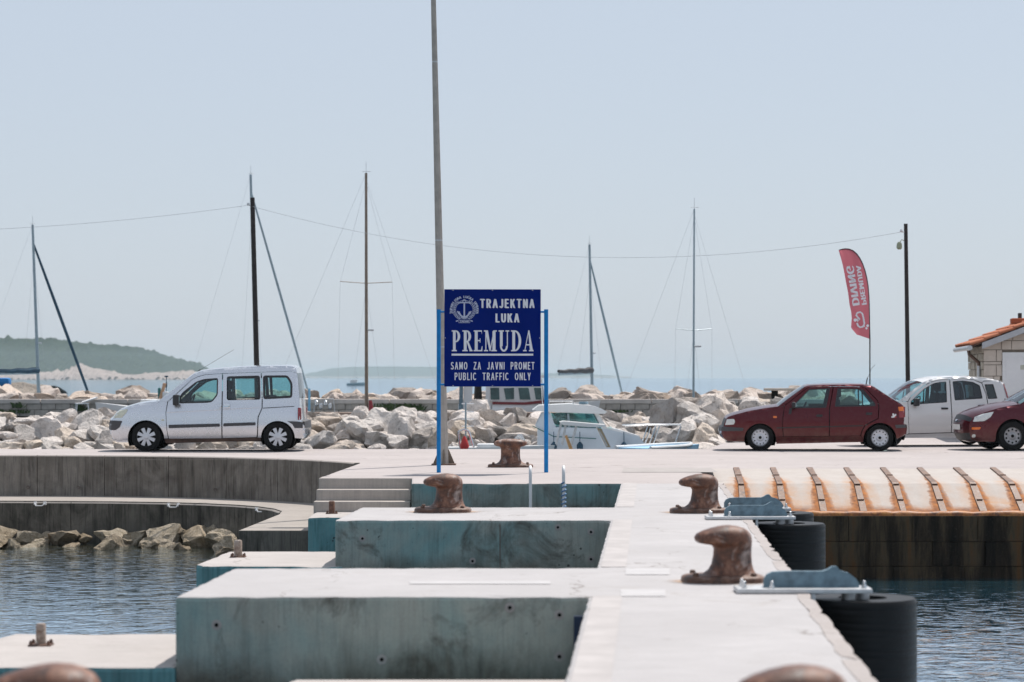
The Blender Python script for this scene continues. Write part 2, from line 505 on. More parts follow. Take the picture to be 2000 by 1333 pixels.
# ---- sea
def water_mat():
    k = NT('sea_water')
    p = k.pos()
    sx = k.vmul(p, (1.0, 1.0, 0.0))
    a = k.noise(sx, 0.9, 3, 0.55, 0.6)
    b = k.noise(k.vmul(sx, (1.0, 1.25, 1.0)), 3.4, 3, 0.6, 0.5)
    c = k.noise(sx, 9.0, 2, 0.6)
    crest = k.math('POWER', k.ramp(b, [(0.42, 0.0), (0.85, 1.0)]), 1.6)
    h = k.math('ADD', k.math('MULTIPLY', a, 0.8), k.math('ADD', k.math('MULTIPLY', crest, 0.75), k.math('MULTIPLY', c, 0.07)))
    k.bump(h, 0.5, 0.055)
    col = k.mix(k.ramp(k.noise(sx, 0.12, 3), [(0.4, 0.0), (0.65, 1.0)]), (0.03, 0.110, 0.165), (0.035, 0.120, 0.155))
    ps = k.sep(p)
    shoal = k.math('MULTIPLY', k.ramp(k.math('MULTIPLY_ADD', ps[1], 0.1, k.math('MULTIPLY_ADD', a, 0.25, -3.6)), [(0.0, 0.0), (0.75, 1.0)]), k.math('LESS_THAN', ps[0], -2.6))
    shoal = k.math('MULTIPLY', shoal, k.math('LESS_THAN', ps[1], 50.0))
    weed = k.mix(k.ramp(k.noise(sx, 1.4, 4, 0.65), [(0.4, 0.0), (0.6, 1.0)]), (0.030, 0.035, 0.012), (0.105, 0.095, 0.040))
    col = k.mix(shoal, col, weed)
    nrm = k.b.inputs["Normal"].links[0].from_socket
    df = k.n("ShaderNodeBsdfDiffuse"); k.put(df.inputs[0], col); k.l(nrm, df.inputs["Normal"])
    gl = k.n("ShaderNodeBsdfGlossy"); gl.inputs[0].default_value = (0.84, 0.925, 1.0, 1); gl.inputs["Roughness"].default_value = 0.05; k.l(nrm, gl.inputs["Normal"])
    fr = k.n("ShaderNodeFresnel"); fr.inputs[0].default_value = 1.34; k.l(nrm, fr.inputs["Normal"])
    mx = k.n("ShaderNodeMixShader")
    k.l(k.math('POWER', fr.outputs[0], 0.16), mx.inputs[0]); k.l(df.outputs[0], mx.inputs[1]); k.l(gl.outputs[0], mx.inputs[2]); k.l(mx.outputs[0], k.out.inputs[0])
    return k.m
M['water'] = water_mat()
mb = MB()
S = 11800.0
mb.add([(-S, -300, WATER), (S, -300, WATER), (S, S, WATER), (-S, S, WATER)], [(0, 1, 2, 3)])
struct(mb.obj('water', M['water']))

# ---- sea bed close to the quays (keeps the walls grounded)
seabed = MB()
seabed.add([(-60, -20, -4.2), (60, -20, -4.2), (60, 140, -4.2), (-60, 140, -4.2)], [(0, 1, 2, 3)])
struct(seabed.obj('ground', plain('seabed_sand', (0.20, 0.18, 0.12), 0.9)))

# ---- main quay: outline read at true ground positions
up_edge = [(-25, 47.6), (X(-60, 47.0), 47.0)] + [(X(px, D), D) for px, D in
          [(60, 46.95), (160, 46.85), (260, 46.65), (340, 46.35), (420, 45.95), (500, 45.35), (560, 44.8), (620, 44.1), (665, 43.4), (700, 42.7)]]
quay_poly = up_edge + [(X(622, 36.6), 36.6), (X(804, 36.6), 36.6), (X(804, 34.7), 34.7), (3.0, 34.7), (3.02, 37.0),
             (3.05, 40.3), (22.0, 40.3), (22.0, 78.0), (9.6, 78.0), (9.0, 59.0), (4.9, 56.2), (4.15, 51.3), (-25, 51.3)]
quay = prism('quay', quay_poly, -3.6, 0.0, M['quay'], 0.03, None, 2, 0.007, 0.3)
struct(quay)
# repaired patch and shallow pour joint lines on the quay
pp = [(X(1218, 40.6), 40.6), (X(1388, 40.6), 40.6), (X(1402, 38.7), 38.7), (X(1215, 38.7), 38.7)]
b = MB(); b.add([(x, y, 0.004) for x, y in pp], [(0, 1, 2, 3)])
o = b.obj('repair_patch', M['patch'], quay)
for k_, (x0, y0, x1, y1) in enumerate([(-7.0, 44.6, 14.0, 45.2), (-2.6, 38.4, 3.4, 38.55), (6.0, 40.9, 15.5, 42.4), (-14, 48.4, 14, 48.9)]):
    b = MB(); d = Vector((x1 - x0, y1 - y0)).normalized(); nn = Vector((-d.y, d.x)) * 0.012
    b.add([(x0 - nn.x, y0 - nn.y, 0.003), (x1 - nn.x, y1 - nn.y, 0.003), (x1 + nn.x, y1 + nn.y, 0.003), (x0 + nn.x, y0 + nn.y, 0.003)], [(0, 1, 2, 3)])
    b.obj('expansion_joint', M['patch'], quay)

# ---- curved quay wall: cast panels set in front of the quay body
qw = thing('quay_wall', 'dark weathered curved concrete wall of the quay below the silver van', 'wall', (0, 0, 0))
def curve_strip(edge, z0, z1, t0, t1, length, name, mat, parent, gap=0.012, jitter=0.004):
    # edge polyline resampled; panels follow it with outward offset t0..t1 (towards camera)
    pts = [Vector((x, y)) for x, y in edge]
    seg = [0.0]
    for i in range(1, len(pts)): seg.append(seg[-1] + (pts[i] - pts[i - 1]).length)
    def at(s):
        s = max(0, min(seg[-1], s))
        for i in range(1, len(pts)):
            if s <= seg[i]:
                t = (s - seg[i - 1]) / (seg[i] - seg[i - 1])
                p = pts[i - 1].lerp(pts[i], t)
                a = pts[i - 1]; c = pts[i]
                d = (c - a).normalized()
                if i + 1 < len(pts) and t > 0.5: d = d.lerp((pts[i + 1] - c).normalized(), t - 0.5)
                if i > 1 and t < 0.5: d = d.lerp((a - pts[i - 2]).normalized(), 0.5 - t)
                d.normalize()
                return p, Vector((d.y, -d.x))
        return pts[-1], Vector((0, -1))
    n = max(1, round(seg[-1] / length)); L = seg[-1] / n
    for k in range(n):
        b = MB(); vs = []; m = 5
        j = random.uniform(-jitter, jitter)
        for i in range(m + 1):
            p, nn = at(k * L + gap / 2 + (L - gap) * i / m)
            for (t, z) in ((t0, z0), (t1 + j, z0), (t1 + j, z1 - 0.02), (t1 + j - 0.02, z1), (t0, z1)):
                q = p + nn * t
                vs.append((q.x, q.y, z))
        fs = []
        for i in range(m):
            for e in range(5):
                e2 = (e + 1) % 5
                fs.append((i * 5 + e, i * 5 + e2, (i + 1) * 5 + e2, (i + 1) * 5 + e))
        fs.append((0, 1, 2, 3, 4)); fs.append(tuple(m * 5 + e for e in (4, 3, 2, 1, 0)))
        b.add(vs, fs)
        b.obj(name, mat, parent)
curve_strip(up_edge[1:], -0.80, 0.012, -0.03, 0.09, 1.28, 'wall_panel', M['oldwall'], qw)

for (px, D) in ((57, 46.92), (155, 46.8), (422, 45.85)):
    Mx = Matrix.Translation((X(px, D), D - 0.125, -0.60)) @ Matrix.Rotation(R(90), 4, 'X')
    b = MB(); b.lathe([(0.034, -0.03), (0.034, 0.003), (0.016, 0.006), (0.012, 0.0)], 14, Mx); b.obj('tie_mortar', M['edge'], qw)

# ---- lower walkway with its own wall, curving round to the steps
lo_edge = [(-25, 45.6), (X(-60, 45.15), 45.15)] + [(X(px, D), D) for px, D in
          [(100, 45.0), (220, 44.85), (320, 44.6), (400, 44.2), (460, 43.7), (505, 43.1), (535, 42.4), (550, 41.6)]]
walk_poly = lo_edge + [(X(545, 40.6), 40.6), (X(466, 36.3), 36.3), (X(640, 36.3), 36.3), (X(720, 43.5), 43.5), (X(640, 45.5), 45.5), (X(300, 48.0), 48.0), (-25, 48.6)]
walk = struct(prism('walkway', walk_poly, -3.6, -0.775, M['walk'], 0.025))
lw = thing('walkway_wall', 'dark wet streaked concrete wall below the curved lower walkway', 'wall')
curve_strip(lo_edge[1:], -1.75, -0.80, -0.02, 0.05, 1.9, 'wall_panel', M['walk'], lw)

# small steel mooring brackets on the walkway edge
for i, (px, D, lab) in enumerate([(80, 45.0, 'white steel mooring bracket on the walkway edge, leftmost of three'),
                             (340, 44.5, 'white steel mooring bracket on the walkway edge below the silver van rear'),
                             (512, 43.0, 'white steel mooring bracket near the end of the curved walkway')]):
    b = MB(); x, y = X(px, D), D - 0.1
    b.tube([(-0.09, 0, -0.02), (-0.09, -0.05, -0.02), (-0.06, -0.08, -0.06), (0.06, -0.08, -0.06), (0.09, -0.05, -0.02), (0.09, 0, -0.02)], 0.012, 6)
    b.box((-0.09, 0.02, -0.02), (0.05, 0.05, 0.06)); b.box((0.09, 0.02, -0.02), (0.05, 0.05, 0.06))
    tag(b.obj('mooring_bracket', M['whitepaint'], None, None, True, (x, y, -0.80)), lab, 'mooring bracket', 'mooring brackets on the walkway')

# ---- steps from the walkway up to the quay
st = thing('concrete_stairs', 'three pale concrete steps going up to the quay left of the ladder', 'stairs', (X(713, 36.4), 36.3, -0.49))
xa, xb = X(621, 36.4), X(803, 36.4)
for i, (D, z1) in enumerate([(36.06, -0.33), (36.33, -0.165), (36.58, -0.004)]):
    o = prism('step', [(xa - 0.02 * (2 - i), D), (xb, D), (xb, 37.2), (xa - 0.02 * (2 - i), 37.2)], -0.8 if i == 0 else z1 - 0.163, z1, M['stairs'], 0.018, None, 2, 0.004)
    o.parent = st; o.matrix_parent_inverse = Matrix.Translation(st.location).inverted()

# ---- pier: one long wall with cross walls (comb); all walls lean 3.3 degrees off the view axis
def wl(D): return 0.53 + (D - 16.8) * 0.0575      # left edge of the long wall
def wr(D): return 2.07 + (D - 16.8) * 0.0535
def xl(D0): return -2.34 + (D0 - 16.8) * 0.05
pier = thing('concrete_pier', 'pale comb shaped concrete pier with cross walls carrying bollards and fenders', 'pier')
comb = [(wr(5.5), 5.5), (wr(34.7), 34.7), (wl(34.7), 34.7)]
for D0 in (25.8, 16.8, 7.8):
    comb += [(wl(D0 + 2.5), D0 + 2.5), (xl(D0) + 0.12, D0 + 2.5), (xl(D0), D0), (wl(D0), D0)]
comb += [(wl(5.5), 5.5)]
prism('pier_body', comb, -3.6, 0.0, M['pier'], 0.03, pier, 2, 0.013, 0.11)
# dull coping strips along the inner edge in the open bays
for (a, c) in ((5.6, 7.8), (10.35, 16.8), (19.35, 25.8), (28.35, 34.68)):
    b = MB(); b.add([(wl(a) + 0.035, a, 0.003), (wl(a) + .235, a, 0.003), (wl(c) + .235, c, 0.003), (wl(c) + 0.035, c, 0.003)], [(0, 1, 2, 3)]); b.obj('coping_strip', M['coping'], pier)
# faded white paint on the tops
pm = plain('faded_white_paint', (0.46, 0.45, 0.45), 0.8, 0, 0.08, 5, 0, 0.1)
for (p0, p1, D0, D1) in ((800, 1075, 17.75, 18.0), (1222, 1308, 18.6, 19.2), (1212, 1300, 16.75, 17.3)):
    b = MB(); b.add([(X(p0, D0), D0, 0.004), (X(p1, D0), D0, 0.004), (X(p1, D1), D1, 0.004), (X(p0, D1), D1, 0.004)], [(0, 1, 2, 3)]); b.obj('paint_mark', pm, pier)
re_ = random.Random(21)
for (a, c) in ((5.5, 13.0), (13.0, 20.0), (20.0, 27.0), (27.0, 34.6)):
    n_ = int((c - a) / 0.14); outp = []
    for i in range(n_ + 1):
        D = a + (c - a) * i / n_
        outp.append((wr(D) - abs(re_.gauss(0, 0.010)) - (re_.uniform(0.02, 0.045) if re_.random() < 0.06 else 0) + 0.012, D + 0.001 if i == 0 else D))
    inn = []
    for i in range(n_, -1, -2):
        D = a + (c - a) * i / n_
        inn.append((wr(D) - 0.075 - re_.uniform(0, 0.025), D + 0.001 if i == 0 else D))
    prism('worn_edge', outp + inn, -0.35, 0.003, M['edge'], 0, pier)
for D0 in (16.8, 25.8):
    x_l = xl(D0)
    if D0 == 25.8:
        xj = x_l + (wl(D0) - x_l) * 0.60
        b = MB(); b.box((xj, D0 - 0.001, -0.36), (0.012, 0.008, 0.62)); b.obj('form_joint', M['oldwall'], pier)
    # form-tie holes with pale mortar rings
    for (fx, fz) in ((0.10, -0.20), (0.50, -0.44), (0.81, -0.08), (0.93, -0.42), (0.93, -0.13)):
        xx = x_l + (wl(D0) - x_l) * fx
        Mx = Matrix.Translation((xx, D0 - 0.003, fz)) @ Matrix.Rotation(R(90), 4, 'X')
        b = MB(); b.lathe([(0.036, -0.001), (0.036, 0.001), (0.018, 0.0025)], 14, Mx); b.obj('tie_mortar', M['patch'], pier)
        b = MB(); b.lathe([(0.014, 0.0), (0.014, 0.005)], 10, Mx); b.obj('tie_hole', M['dark'], pier)

# low landing blocks at the outer ends of the cross walls
low_lab = ['low pale landing block with a bolt post in the bottom left corner',
           'low pale landing block with a bolt post in the middle of the row',
           'low concrete landing block at the foot of the stairs']
for i, (D0, D1, x0, x1) in enumerate([(16.78, 18.95, -4.35, -2.335), (25.78, 27.9, -3.40, -1.80), (34.72, 36.05, X(602, 34.8), X(806, 34.7) + 0.0)]):
    cxm, cym = (x0 + x1) / 2, (D0 + D1) / 2
    poly = [(x0 + 0.28, D0), (x1, D0), (x1, D1), (x0 + 0.45, D1), (x0, D0 + 0.5)] if i == 0 else [(x0 + 0.10, D0), (x1, D0), (x1, D1), (x0 + 0.12, D1), (x0, D0 + 0.25)]
    if i == 2: poly = [(x0, D0), (x1, D0), (x1, D1), (x0, D1)]
    o = prism('landing_block', poly, -3.4, -0.487, M['pier_step'], 0.035, None, 2, 0.012)
    tag(o, low_lab[i], 'concrete block', 'low landing blocks beside the cross walls')
# landing slab low in front of the big cross wall
o = prism('landing_slab', [(-1.45, 13.6), (wl(13.6) - 0.06, 13.6), (wl(16.2) - 0.06, 16.25), (-1.5, 16.25)], -1.0, -0.505, M['pier_step'], 0.06)
tag(o, 'low sandy concrete slab in front of the large teal cross wall at bottom edge', 'concrete slab')
# blue painted board set in the corner of the front bay
b = MB(); b.box((wl(16.75) - 0.05, 16.72, -0.33), (0.10, 0.06, 0.40))
tag(b.obj('painted_board', plain('navy_board', (0.004, 0.02, 0.06), 0.5)), 'dark blue board in the corner between cross wall and pier wall', 'board')

# ---- ro-ro ramp with rusty bars
def rail_x(i, v):
    """bar i at v: 0 top, 1 kink, 2 bottom -> (x, D, z)"""
    P = [(1438 + 71.6 * i, 40.3, -0.001), (1447 + 75.4 * i, 38.2, -0.158), (1453 + 78.2 * i, 37.05, -0.565)]
    a = P[int(min(1, v))]; c = P[int(min(1, v)) + 1]; t = v - int(min(1, v))
    px = a[0] + (c[0] - a[0]) * t; D = a[1] + (c[1] - a[1]) * t; z = a[2] + (c[2] - a[2]) * t
    return X(px, D), D, z
# keep the slope gentle: kink sits where the slope steepens
def ramp_pt(i, v):
    x, D, z = rail_x(i, v)
    zz = {0: 0}.get(v, None)
    return x, D, z
def ramp_mat():
    k = NT('ramp_concrete')
    uv = k.n("ShaderNodeUVMap").outputs[0]
    s = k.sep(uv)
    u, v = s[0], s[1]
    p = k.pos()
    wob = k.math('MULTIPLY', k.math('SUBTRACT', k.noise(p, 4.5, 5, 0.7), 0.5), 0.42)
    fr = k.math('SUBTRACT', k.math('FRACT', k.math('ADD', u, 0.5)), 0.5)
    d = k.math('ABSOLUTE', k.math('ADD', fr, k.math('MULTIPLY', wob, 0.55)))
    vv = k.math('ADD', v, wob)
    reach = k.ramp(k.math('MULTIPLY', vv, 0.5), [(0.12, 0.03), (0.42, 0.16), (0.75, 0.26), (1.0, 0.32)])
    core = k.math('SUBTRACT', 1.0, k.math('DIVIDE', d, reach), None, True)
    edge = k.ramp(core, [(0.0, 0.0), (0.1, 0.5), (0.35, 0.95), (1.0, 1.0)])
    halo_r = k.math('MULTIPLY', reach, 2.6)
    halo = k.math('SUBTRACT', 1.0, k.math('DIVIDE', d, halo_r), None, True)
    big = k.noise(p, 0.9, 4, 0.6)
    halo = k.math('MULTIPLY', k.math('MULTIPLY', halo, k.ramp(big, [(0.35, 0.15), (0.65, 1.0)])), k.ramp(k.math('MULTIPLY', vv, 0.5), [(0.18, 0.0), (0.5, 0.9), (1.0, 1.0)]))
    per = k.noise(k.comb(k.math('MULTIPLY', k.math('ROUND', u), 7.31), 0.0, 0.0), 1.0, 1)
    halo = k.math('MULTIPLY', halo, k.ramp(per, [(0.3, 0.2), (0.6, 1.2)]))
    halo = k.math('MULTIPLY', halo, k.ramp(k.noise(p, 2.2, 5, 0.7), [(0.35, 0.3), (0.6, 1.0)]))
    live = k.math('GREATER_THAN', u, -0.5)
    halo = k.math('MULTIPLY', halo, live); edge = k.math('MULTIPLY', edge, live)
    mid = k.noise(p, 3.0, 5, 0.65)
    base = k.mix(k.ramp(mid, [(0.3, 0.0), (0.75, 1.0)]), (0.47, 0.435, 0.405), (0.41, 0.37, 0.34))
    fine = k.noise(p, 60.0, 3)
    base = k.mix(k.ramp(fine, [(0.35, 0.25), (0.6, 0.0)]), base, (0.24, 0.2, 0.17))
    c = k.mix(k.math('MULTIPLY', halo, 1.7, None, True), base, (0.47, 0.205, 0.05))
    dk = k.mix(k.ramp(k.noise(p, 9, 5, 0.7), [(0.35, 0.0), (0.65, 1.0)]), (0.42, 0.15, 0.03), (0.14, 0.055, 0.025))
    c = k.mix(edge, c, dk)
    lip = k.ramp(k.math('MULTIPLY', k.math('ADD', v, k.math('MULTIPLY', wob, 0.5)), 0.5), [(0.86, 0.0), (0.95, 0.9)])
    c = k.mix(k.math('MULTIPLY', lip, live), c, k.mix(k.ramp(k.noise(p, 6, 5, 0.7), [(0.4, 0.0), (0.6, 1.0)]), (0.34, 0.12, 0.025), (0.16, 0.06, 0.025)))
    k.bump(k.math('ADD', mid, k.math('MULTIPLY', fine, 0.5)), 0.3, 0.012)
    return k.fin(c, 0.85, 0, 0.25)
M['ramp'] = ramp_mat()
me_v = []; me_f = []; uvs = []
us = [-1.35 + 0.25 * i for i in range(48)]
vsn = [0, 0.25, 0.5, 0.75, 1.0, 1.2, 1.4, 1.6, 1.8, 2.0]
for v in vsn:
    for u in us:
        me_v.append(rail_x(u, v)); uvs.append((u, v))
nu = len(us)
for j in range(len(vsn) - 1):
    for i in range(nu - 1):
        me_f.append((j * nu + i, (j + 1) * nu + i, (j + 1) * nu + i + 1, j * nu + i + 1))
# skirt down to the sea bed at the front and side
base0 = len(me_v)
for i, u in enumerate(us):
    x, D, z = rail_x(u, 2.0); me_v.append((x, D + 0.12, -3.6)); uvs.append((u, 2.0))
last = (len(vsn) - 1) * nu
for i in range(nu - 1):
    me_f.append((last + i, base0 + i, base0 + i + 1, last + i + 1))
rm = bpy.data.meshes.new('ramp')
rm.from_pydata(me_v, [], me_f)
uvl = rm.uv_layers.new(name='UVMap')
for lp in rm.loops: uvl.data[lp.index].uv = uvs[lp.vertex_index]
rm.materials.append(M['ramp'])
ramp = struct(link('boat_ramp', rm))
for i in range(0, 10):
    b = MB(); prev = None
    random.seed(40 + i)
    vv = [0.0, 0.5, 1.0, 1.35, 1.7, 1.97]
    ring = []
    for v in vv:
        x, D, z = rail_x(i, v)
        w = 0.055 + random.uniform(-0.006, 0.006)
        if i in (5, 6) and v > 1.2: w += random.uniform(0.0, 0.02)
        ring.append([(x - w, D, z + 0.001), (x - w + .008, D, z + 0.024), (x + w - .008, D, z + 0.024), (x + w, D, z + 0.001)])
    vs = [p for r_ in ring for p in r_]
    fs = []
    for j in range(len(ring) - 1):
        for e in range(3): fs.append((j * 4 + e, j * 4 + e + 1, j * 4 + 4 + e + 1, j * 4 + 4 + e))
    fs.append((0, 1, 2, 3)); q = (len(ring) - 1) * 4; fs.append((q + 3, q + 2, q + 1, q))
    b.add(vs, fs)
    # rivet plates
    for v in (0.55, 1.08, 1.6):
        x, D, z = rail_x(i, v); b.box((x, D, z + 0.028), (0.085, 0.07, 0.016))
    b.obj('rusty_bar', M['barrust'], ramp)
# steel edge beam of the ramp
eb = MB()
pts = [Vector(rail_x(u, 2.0)) + Vector((0, -0.03, -0.03 + random.uniform(-0.008, 0.008))) for u in [-1.1 + 0.2 * i for i in range(57)]]
eb.tube(pts, [0.065 + random.uniform(-0.012, 0.014) for _ in pts], 8)
eb.obj('edge_beam', M['rust'], ramp, 50)

# dark block wall below the ramp
def dockwall():
    k = NT('dock_wall_concrete')
    p = k.pos()
    z = k.sep(p)[2]
    a = k.noise(k.vmul(p, (2.4, 2.4, 0.28)), 1.3, 6, 0.7, 0.3)
    c = k.ramp(a, [(0.36, (0.006, 0.005, 0.004)), (0.46, (0.03, 0.022, 0.015)), (0.56, (0.085, 0.062, 0.038)), (0.66, (0.12, 0.06, 0.025))])
    g = k.noise(p, 26, 4, 0.7)
    c = k.mix(k.ramp(g, [(0.58, 0.0), (0.74, 0.4)]), c, (0.12, 0.10, 0.075))
    wet = k.ramp(k.math('ADD', z, k.math('MULTIPLY', k.noise(p, 3, 4), 0.25)), [(0.0, 0.0), (1.0, 1.0)])
    k.bump(k.math('ADD', a, g), 0.5, 0.02)
    return k.fin(c, 0.75, 0, 0.15)
M['dock'] = dockwall()
dw = thing('dock_wall', 'dark rust streaked block wall under the boat ramp', 'wall', (7.0, 37.0, -1.6))
dx0, dx1 = 2.95, 13.5
row = 0
for (z0, z1, wdt) in ((-0.985, -0.60, 1.08), (-1.36, -0.995, 0.92), (-2.3, -1.37, 1.25)):
    x = dx0 - 0.3 * row
    row += 1
    while x < dx1:
        w = wdt * random.uniform(0.85, 1.15)
        b = MB(); dpt = 36.93 + random.uniform(-0.025, 0.02)
        b.rbox((x + w / 2 - 7.0, dpt + 0.1 - 37.0, (z0 + z1) / 2 + 1.6), (w - 0.008, 0.2, z1 - z0 + 0.004), 0.006)
        b.obj('wall_block', M['dock'], dw)
        x += w
b = MB(); b.box((8.2 - 7.0, 0.16, -0.75), (11.4, 0.12, 2.9)); b.obj('wall_core', M['dark'], dw)

# ================================================================== ROCKS
rng = random.Random(11)
def rock_mesh(seed, sub=3):
    r = random.Random(seed)
    bm = bmesh.new()
    bmesh.ops.create_icosphere(bm, subdivisions=sub, radius=1.0)
    planes = []
    for _ in range(r.randint(8, 12)):
        n = Vector((r.gauss(0, 1), r.gauss(0, 1), r.gauss(0, 1))).normalized()
        planes.append((n, r.uniform(0.36, 0.74)))
    sc = Vector((r.uniform(0.95, 1.35), r.uniform(0.8, 1.05), r.uniform(0.62, 0.85)))
    off = Vector((r.uniform(0, 50), r.uniform(0, 50), r.uniform(0, 50)))
    for v in bm.verts:
        c = v.co.copy()
        for n, d in planes:
            k = c.dot(n) - d
            if k > 0: c -= n * k * 0.97
        c *= 1 + 0.22 * mnoise.noise(c * 1.9 + off) + 0.13 * mnoise.noise(c * 4.2 + off) + 0.07 * mnoise.noise(c * 9.5 + off)
        v.co = Vector((c.x * sc.x, c.y * sc.y, c.z * sc.z)) * 1.42
    me = bpy.data.meshes.new('rock')
    bm.to_mesh(me); bm.free()
    me.polygons.foreach_set("use_smooth", [True] * len(me.polygons))
    me.set_sharp_from_angle(angle=R(17))
    return me
def rock_mat(name, c1, c2, c3, dirt):
    k = NT(name)
    v = k.objc()
    rnd = k.n("ShaderNodeObjectInfo").outputs["Random"]
    vv = k.vadd(v, k.comb(k.math('MULTIPLY', rnd, 37.0), k.math('MULTIPLY', rnd, 91.0), rnd))
    a = k.noise(vv, 1.6, 5, 0.65, 0.5)
    g = k.noise(vv, 7.0, 5, 0.7)
    c = k.ramp(a, [(0.3, c1), (0.5, c2), (0.7, c3)])
    tone = k.ramp(rnd, [(0.0, (0.50, 0.49, 0.48)), (0.2, (0.95, 0.93, 0.90)), (0.55, (1.05, 1.01, 0.98)), (0.78, (0.98, 0.88, 0.76)), (0.9, (0.62, 0.58, 0.54)), (1.0, (0.85, 0.83, 0.81))])
    c = k.mix(1.0, c, tone, 'MULTIPLY')
    c = k.mix(k.ramp(g, [(0.55, 0.0), (0.75, dirt)]), c, (0.16, 0.12, 0.08))
    dk = k.noise(vv, 2.6, 4, 0.7, 1.0)
    c = k.mix(k.ramp(dk, [(0.6, 0.0), (0.72, dirt)]), c, (0.10, 0.095, 0.09))
    k.bump(k.math('ADD', a, k.math('MULTIPLY', g, 0.6)), 0.8, 0.12)
    return k.fin(c, 0.9, 0, 0.2)
M['rock'] = rock_mat('limestone_boulder', (0.44, 0.41, 0.39), (0.66, 0.625, 0.60), (0.76, 0.725, 0.70), 0.85)
M['rockfar'] = rock_mat('bleached_limestone', (0.46, 0.395, 0.35), (0.58, 0.52, 0.475), (0.64, 0.585, 0.55), 0.35)
M['shore'] = rock_mat('shore_stone', (0.22, 0.185, 0.13), (0.40, 0.35, 0.27), (0.50, 0.45, 0.37), 0.9)
def mats_rocks(m, n, seed):
    out = []
    for i in range(n):
        me = rock_mesh(seed + i); me.materials.append(m); out.append(me)
    return out
RK = mats_rocks(M['rock'], 12, 100)
RF = mats_rocks(M['rockfar'], 9, 200)
RS = mats_rocks(M['shore'], 8, 300)
def put_rock(parent, meshes, x, y, z, s, flat=1.0, tilt=0.5):
    o = link('rock', rng.choice(meshes), parent)
    o.location = Vector((x, y, z)) - parent.location
    o.rotation_euler = (rng.uniform(-tilt, tilt), rng.uniform(-tilt, tilt), rng.uniform(0, 6.28))
    o.scale = (s * rng.uniform(0.9, 1.15), s * rng.uniform(0.9, 1.15), s * flat * rng.uniform(0.9, 1.15))
    return o

# near mole behind the quay
mole = thing('rock_mole', 'bank of pale limestone boulders right behind the quay', 'breakwater', (-3.5, 68.5, WATER))
x0, x1 = -15.6, 7.2
for (D, zc, s0, s1, step) in ((71.1, 0.24, 0.20, 0.42, 0.84), (70.4, 0.10, 0.22, 0.48, 0.86), (69.7, -0.06, 0.20, 0.50, 0.86), (68.9, -0.24, 0.20, 0.48, 0.86), (68.1, -0.42, 0.18, 0.46, 0.84),
                             (67.3, -0.60, 0.15, 0.38, 0.80), (66.6, -0.74, 0.14, 0.34, 0.8)):
    x = x0 + rng.uniform(0, 0.5)
    while x < x1:
        s = rng.uniform(s0, s1)
        put_rock(mole, RK, x, D + rng.uniform(-0.3, 0.3), zc + rng.uniform(-0.14, 0.12), s)
        x += step * (0.30 + 1.15 * s) * rng.uniform(0.75, 1.05)
# higher heap at the right end beside the parked hatchback
for _ in range(34):
    t = rng.random()
    x = rng.uniform(4.3, 8.6); D = rng.uniform(64.5, 70.5)
    z = -0.75 + (D - 64.5) * 0.24 + rng.uniform(-0.15, 0.12)
    put_rock(mole, RK, x, D, z, rng.uniform(0.32, 0.62))
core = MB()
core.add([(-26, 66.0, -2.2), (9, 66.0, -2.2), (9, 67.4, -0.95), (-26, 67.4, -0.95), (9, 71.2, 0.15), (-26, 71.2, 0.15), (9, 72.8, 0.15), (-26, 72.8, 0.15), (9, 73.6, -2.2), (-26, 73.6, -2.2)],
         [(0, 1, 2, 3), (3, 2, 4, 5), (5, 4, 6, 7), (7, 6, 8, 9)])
struct(core.obj('mole_ground', plain('mole_rubble', (0.025, 0.02, 0.016), 0.95, 0, 0.5, 2.0, bump=0.5)))  # near black: deep shade between the boulders put into the core colour
# low brown concrete ledge on the mole
b = MB(); b.rbox((-1.8, 0, 0), (9.4, 0.9, 0.30), 0.03)
tag(b.obj('concrete_ledge', plain('brown_ledge_concrete', (0.22, 0.165, 0.135), 0.9, 0, 0.3, 1.2, bump=0.3), None, None, True, (-1.2, 72.1, 0.33)), 'low brown concrete ledge behind the boulders, below the masts', 'ledge')

# outer breakwater: block wall + boulders
ow = thing('breakwater_wall', 'low grey block wall along the outer breakwater', 'wall', (-5, 80.0, 0.1))
blk = MB().rbox((0, 0, 0), (0.462, 0.4, 0.205), 0.012).mesh('block', plain('wall_block_concrete', (0.36, 0.325, 0.29), 0.9, 0, 0.25, 3, bump=0.2))
xx = -18.4
for r_ in range(2):
    x = -18.4 + 0.23 * r_
    while x < 10.0:
        o = link('block', blk, ow); o.location = (x + 5, rng.uniform(-0.012, 0.012), 0.24 + 0.215 * r_); x += 0.478
b = MB()
for i in range(10): b.rbox((-17.0 + 2.9 * i + 5, 0.02, 0.635), (2.88, 0.52, 0.15), 0.02)
cap = MB(); cap.rbox((0, 0, 0), (2.86, 0.52, 0.15), 0.02)
capm = cap.mesh('cap_slab', plain('cap_concrete', (0.50, 0.45, 0.41), 0.9, 0, 0.15, 2))
for i in range(10):
    o = link('cap_slab', capm, ow); o.location = (-17.0 + 2.88 * i + 5, 0.02, 0.625)
b = MB(); b.box((0.8, 0.12, -0.35), (29, 0.1, 1.9)); b.obj('wall_core', M['dock'], ow)
ob = thing('outer_breakwater', 'row of bleached boulders on top of the outer breakwater against the sea', 'breakwater', (-3.5, 83.0, WATER))
for (D, zc, s0, s1, step) in ((81.2, 0.66, 0.20, 0.44, 0.86), (82.4, 0.72, 0.24, 0.50, 0.88), (84.0, 0.74, 0.28, 0.52, 0.95)):
    x = -18.6
    while x < 11.5:
        s = rng.uniform(s0, s1)
        put_rock(ob, RF, x, D + rng.uniform(-0.35, 0.35), zc + rng.uniform(-0.16, 0.08), s, 0.85)
        x += step * (0.30 + 1.15 * s) * rng.uniform(0.75, 1.05)
core = MB()
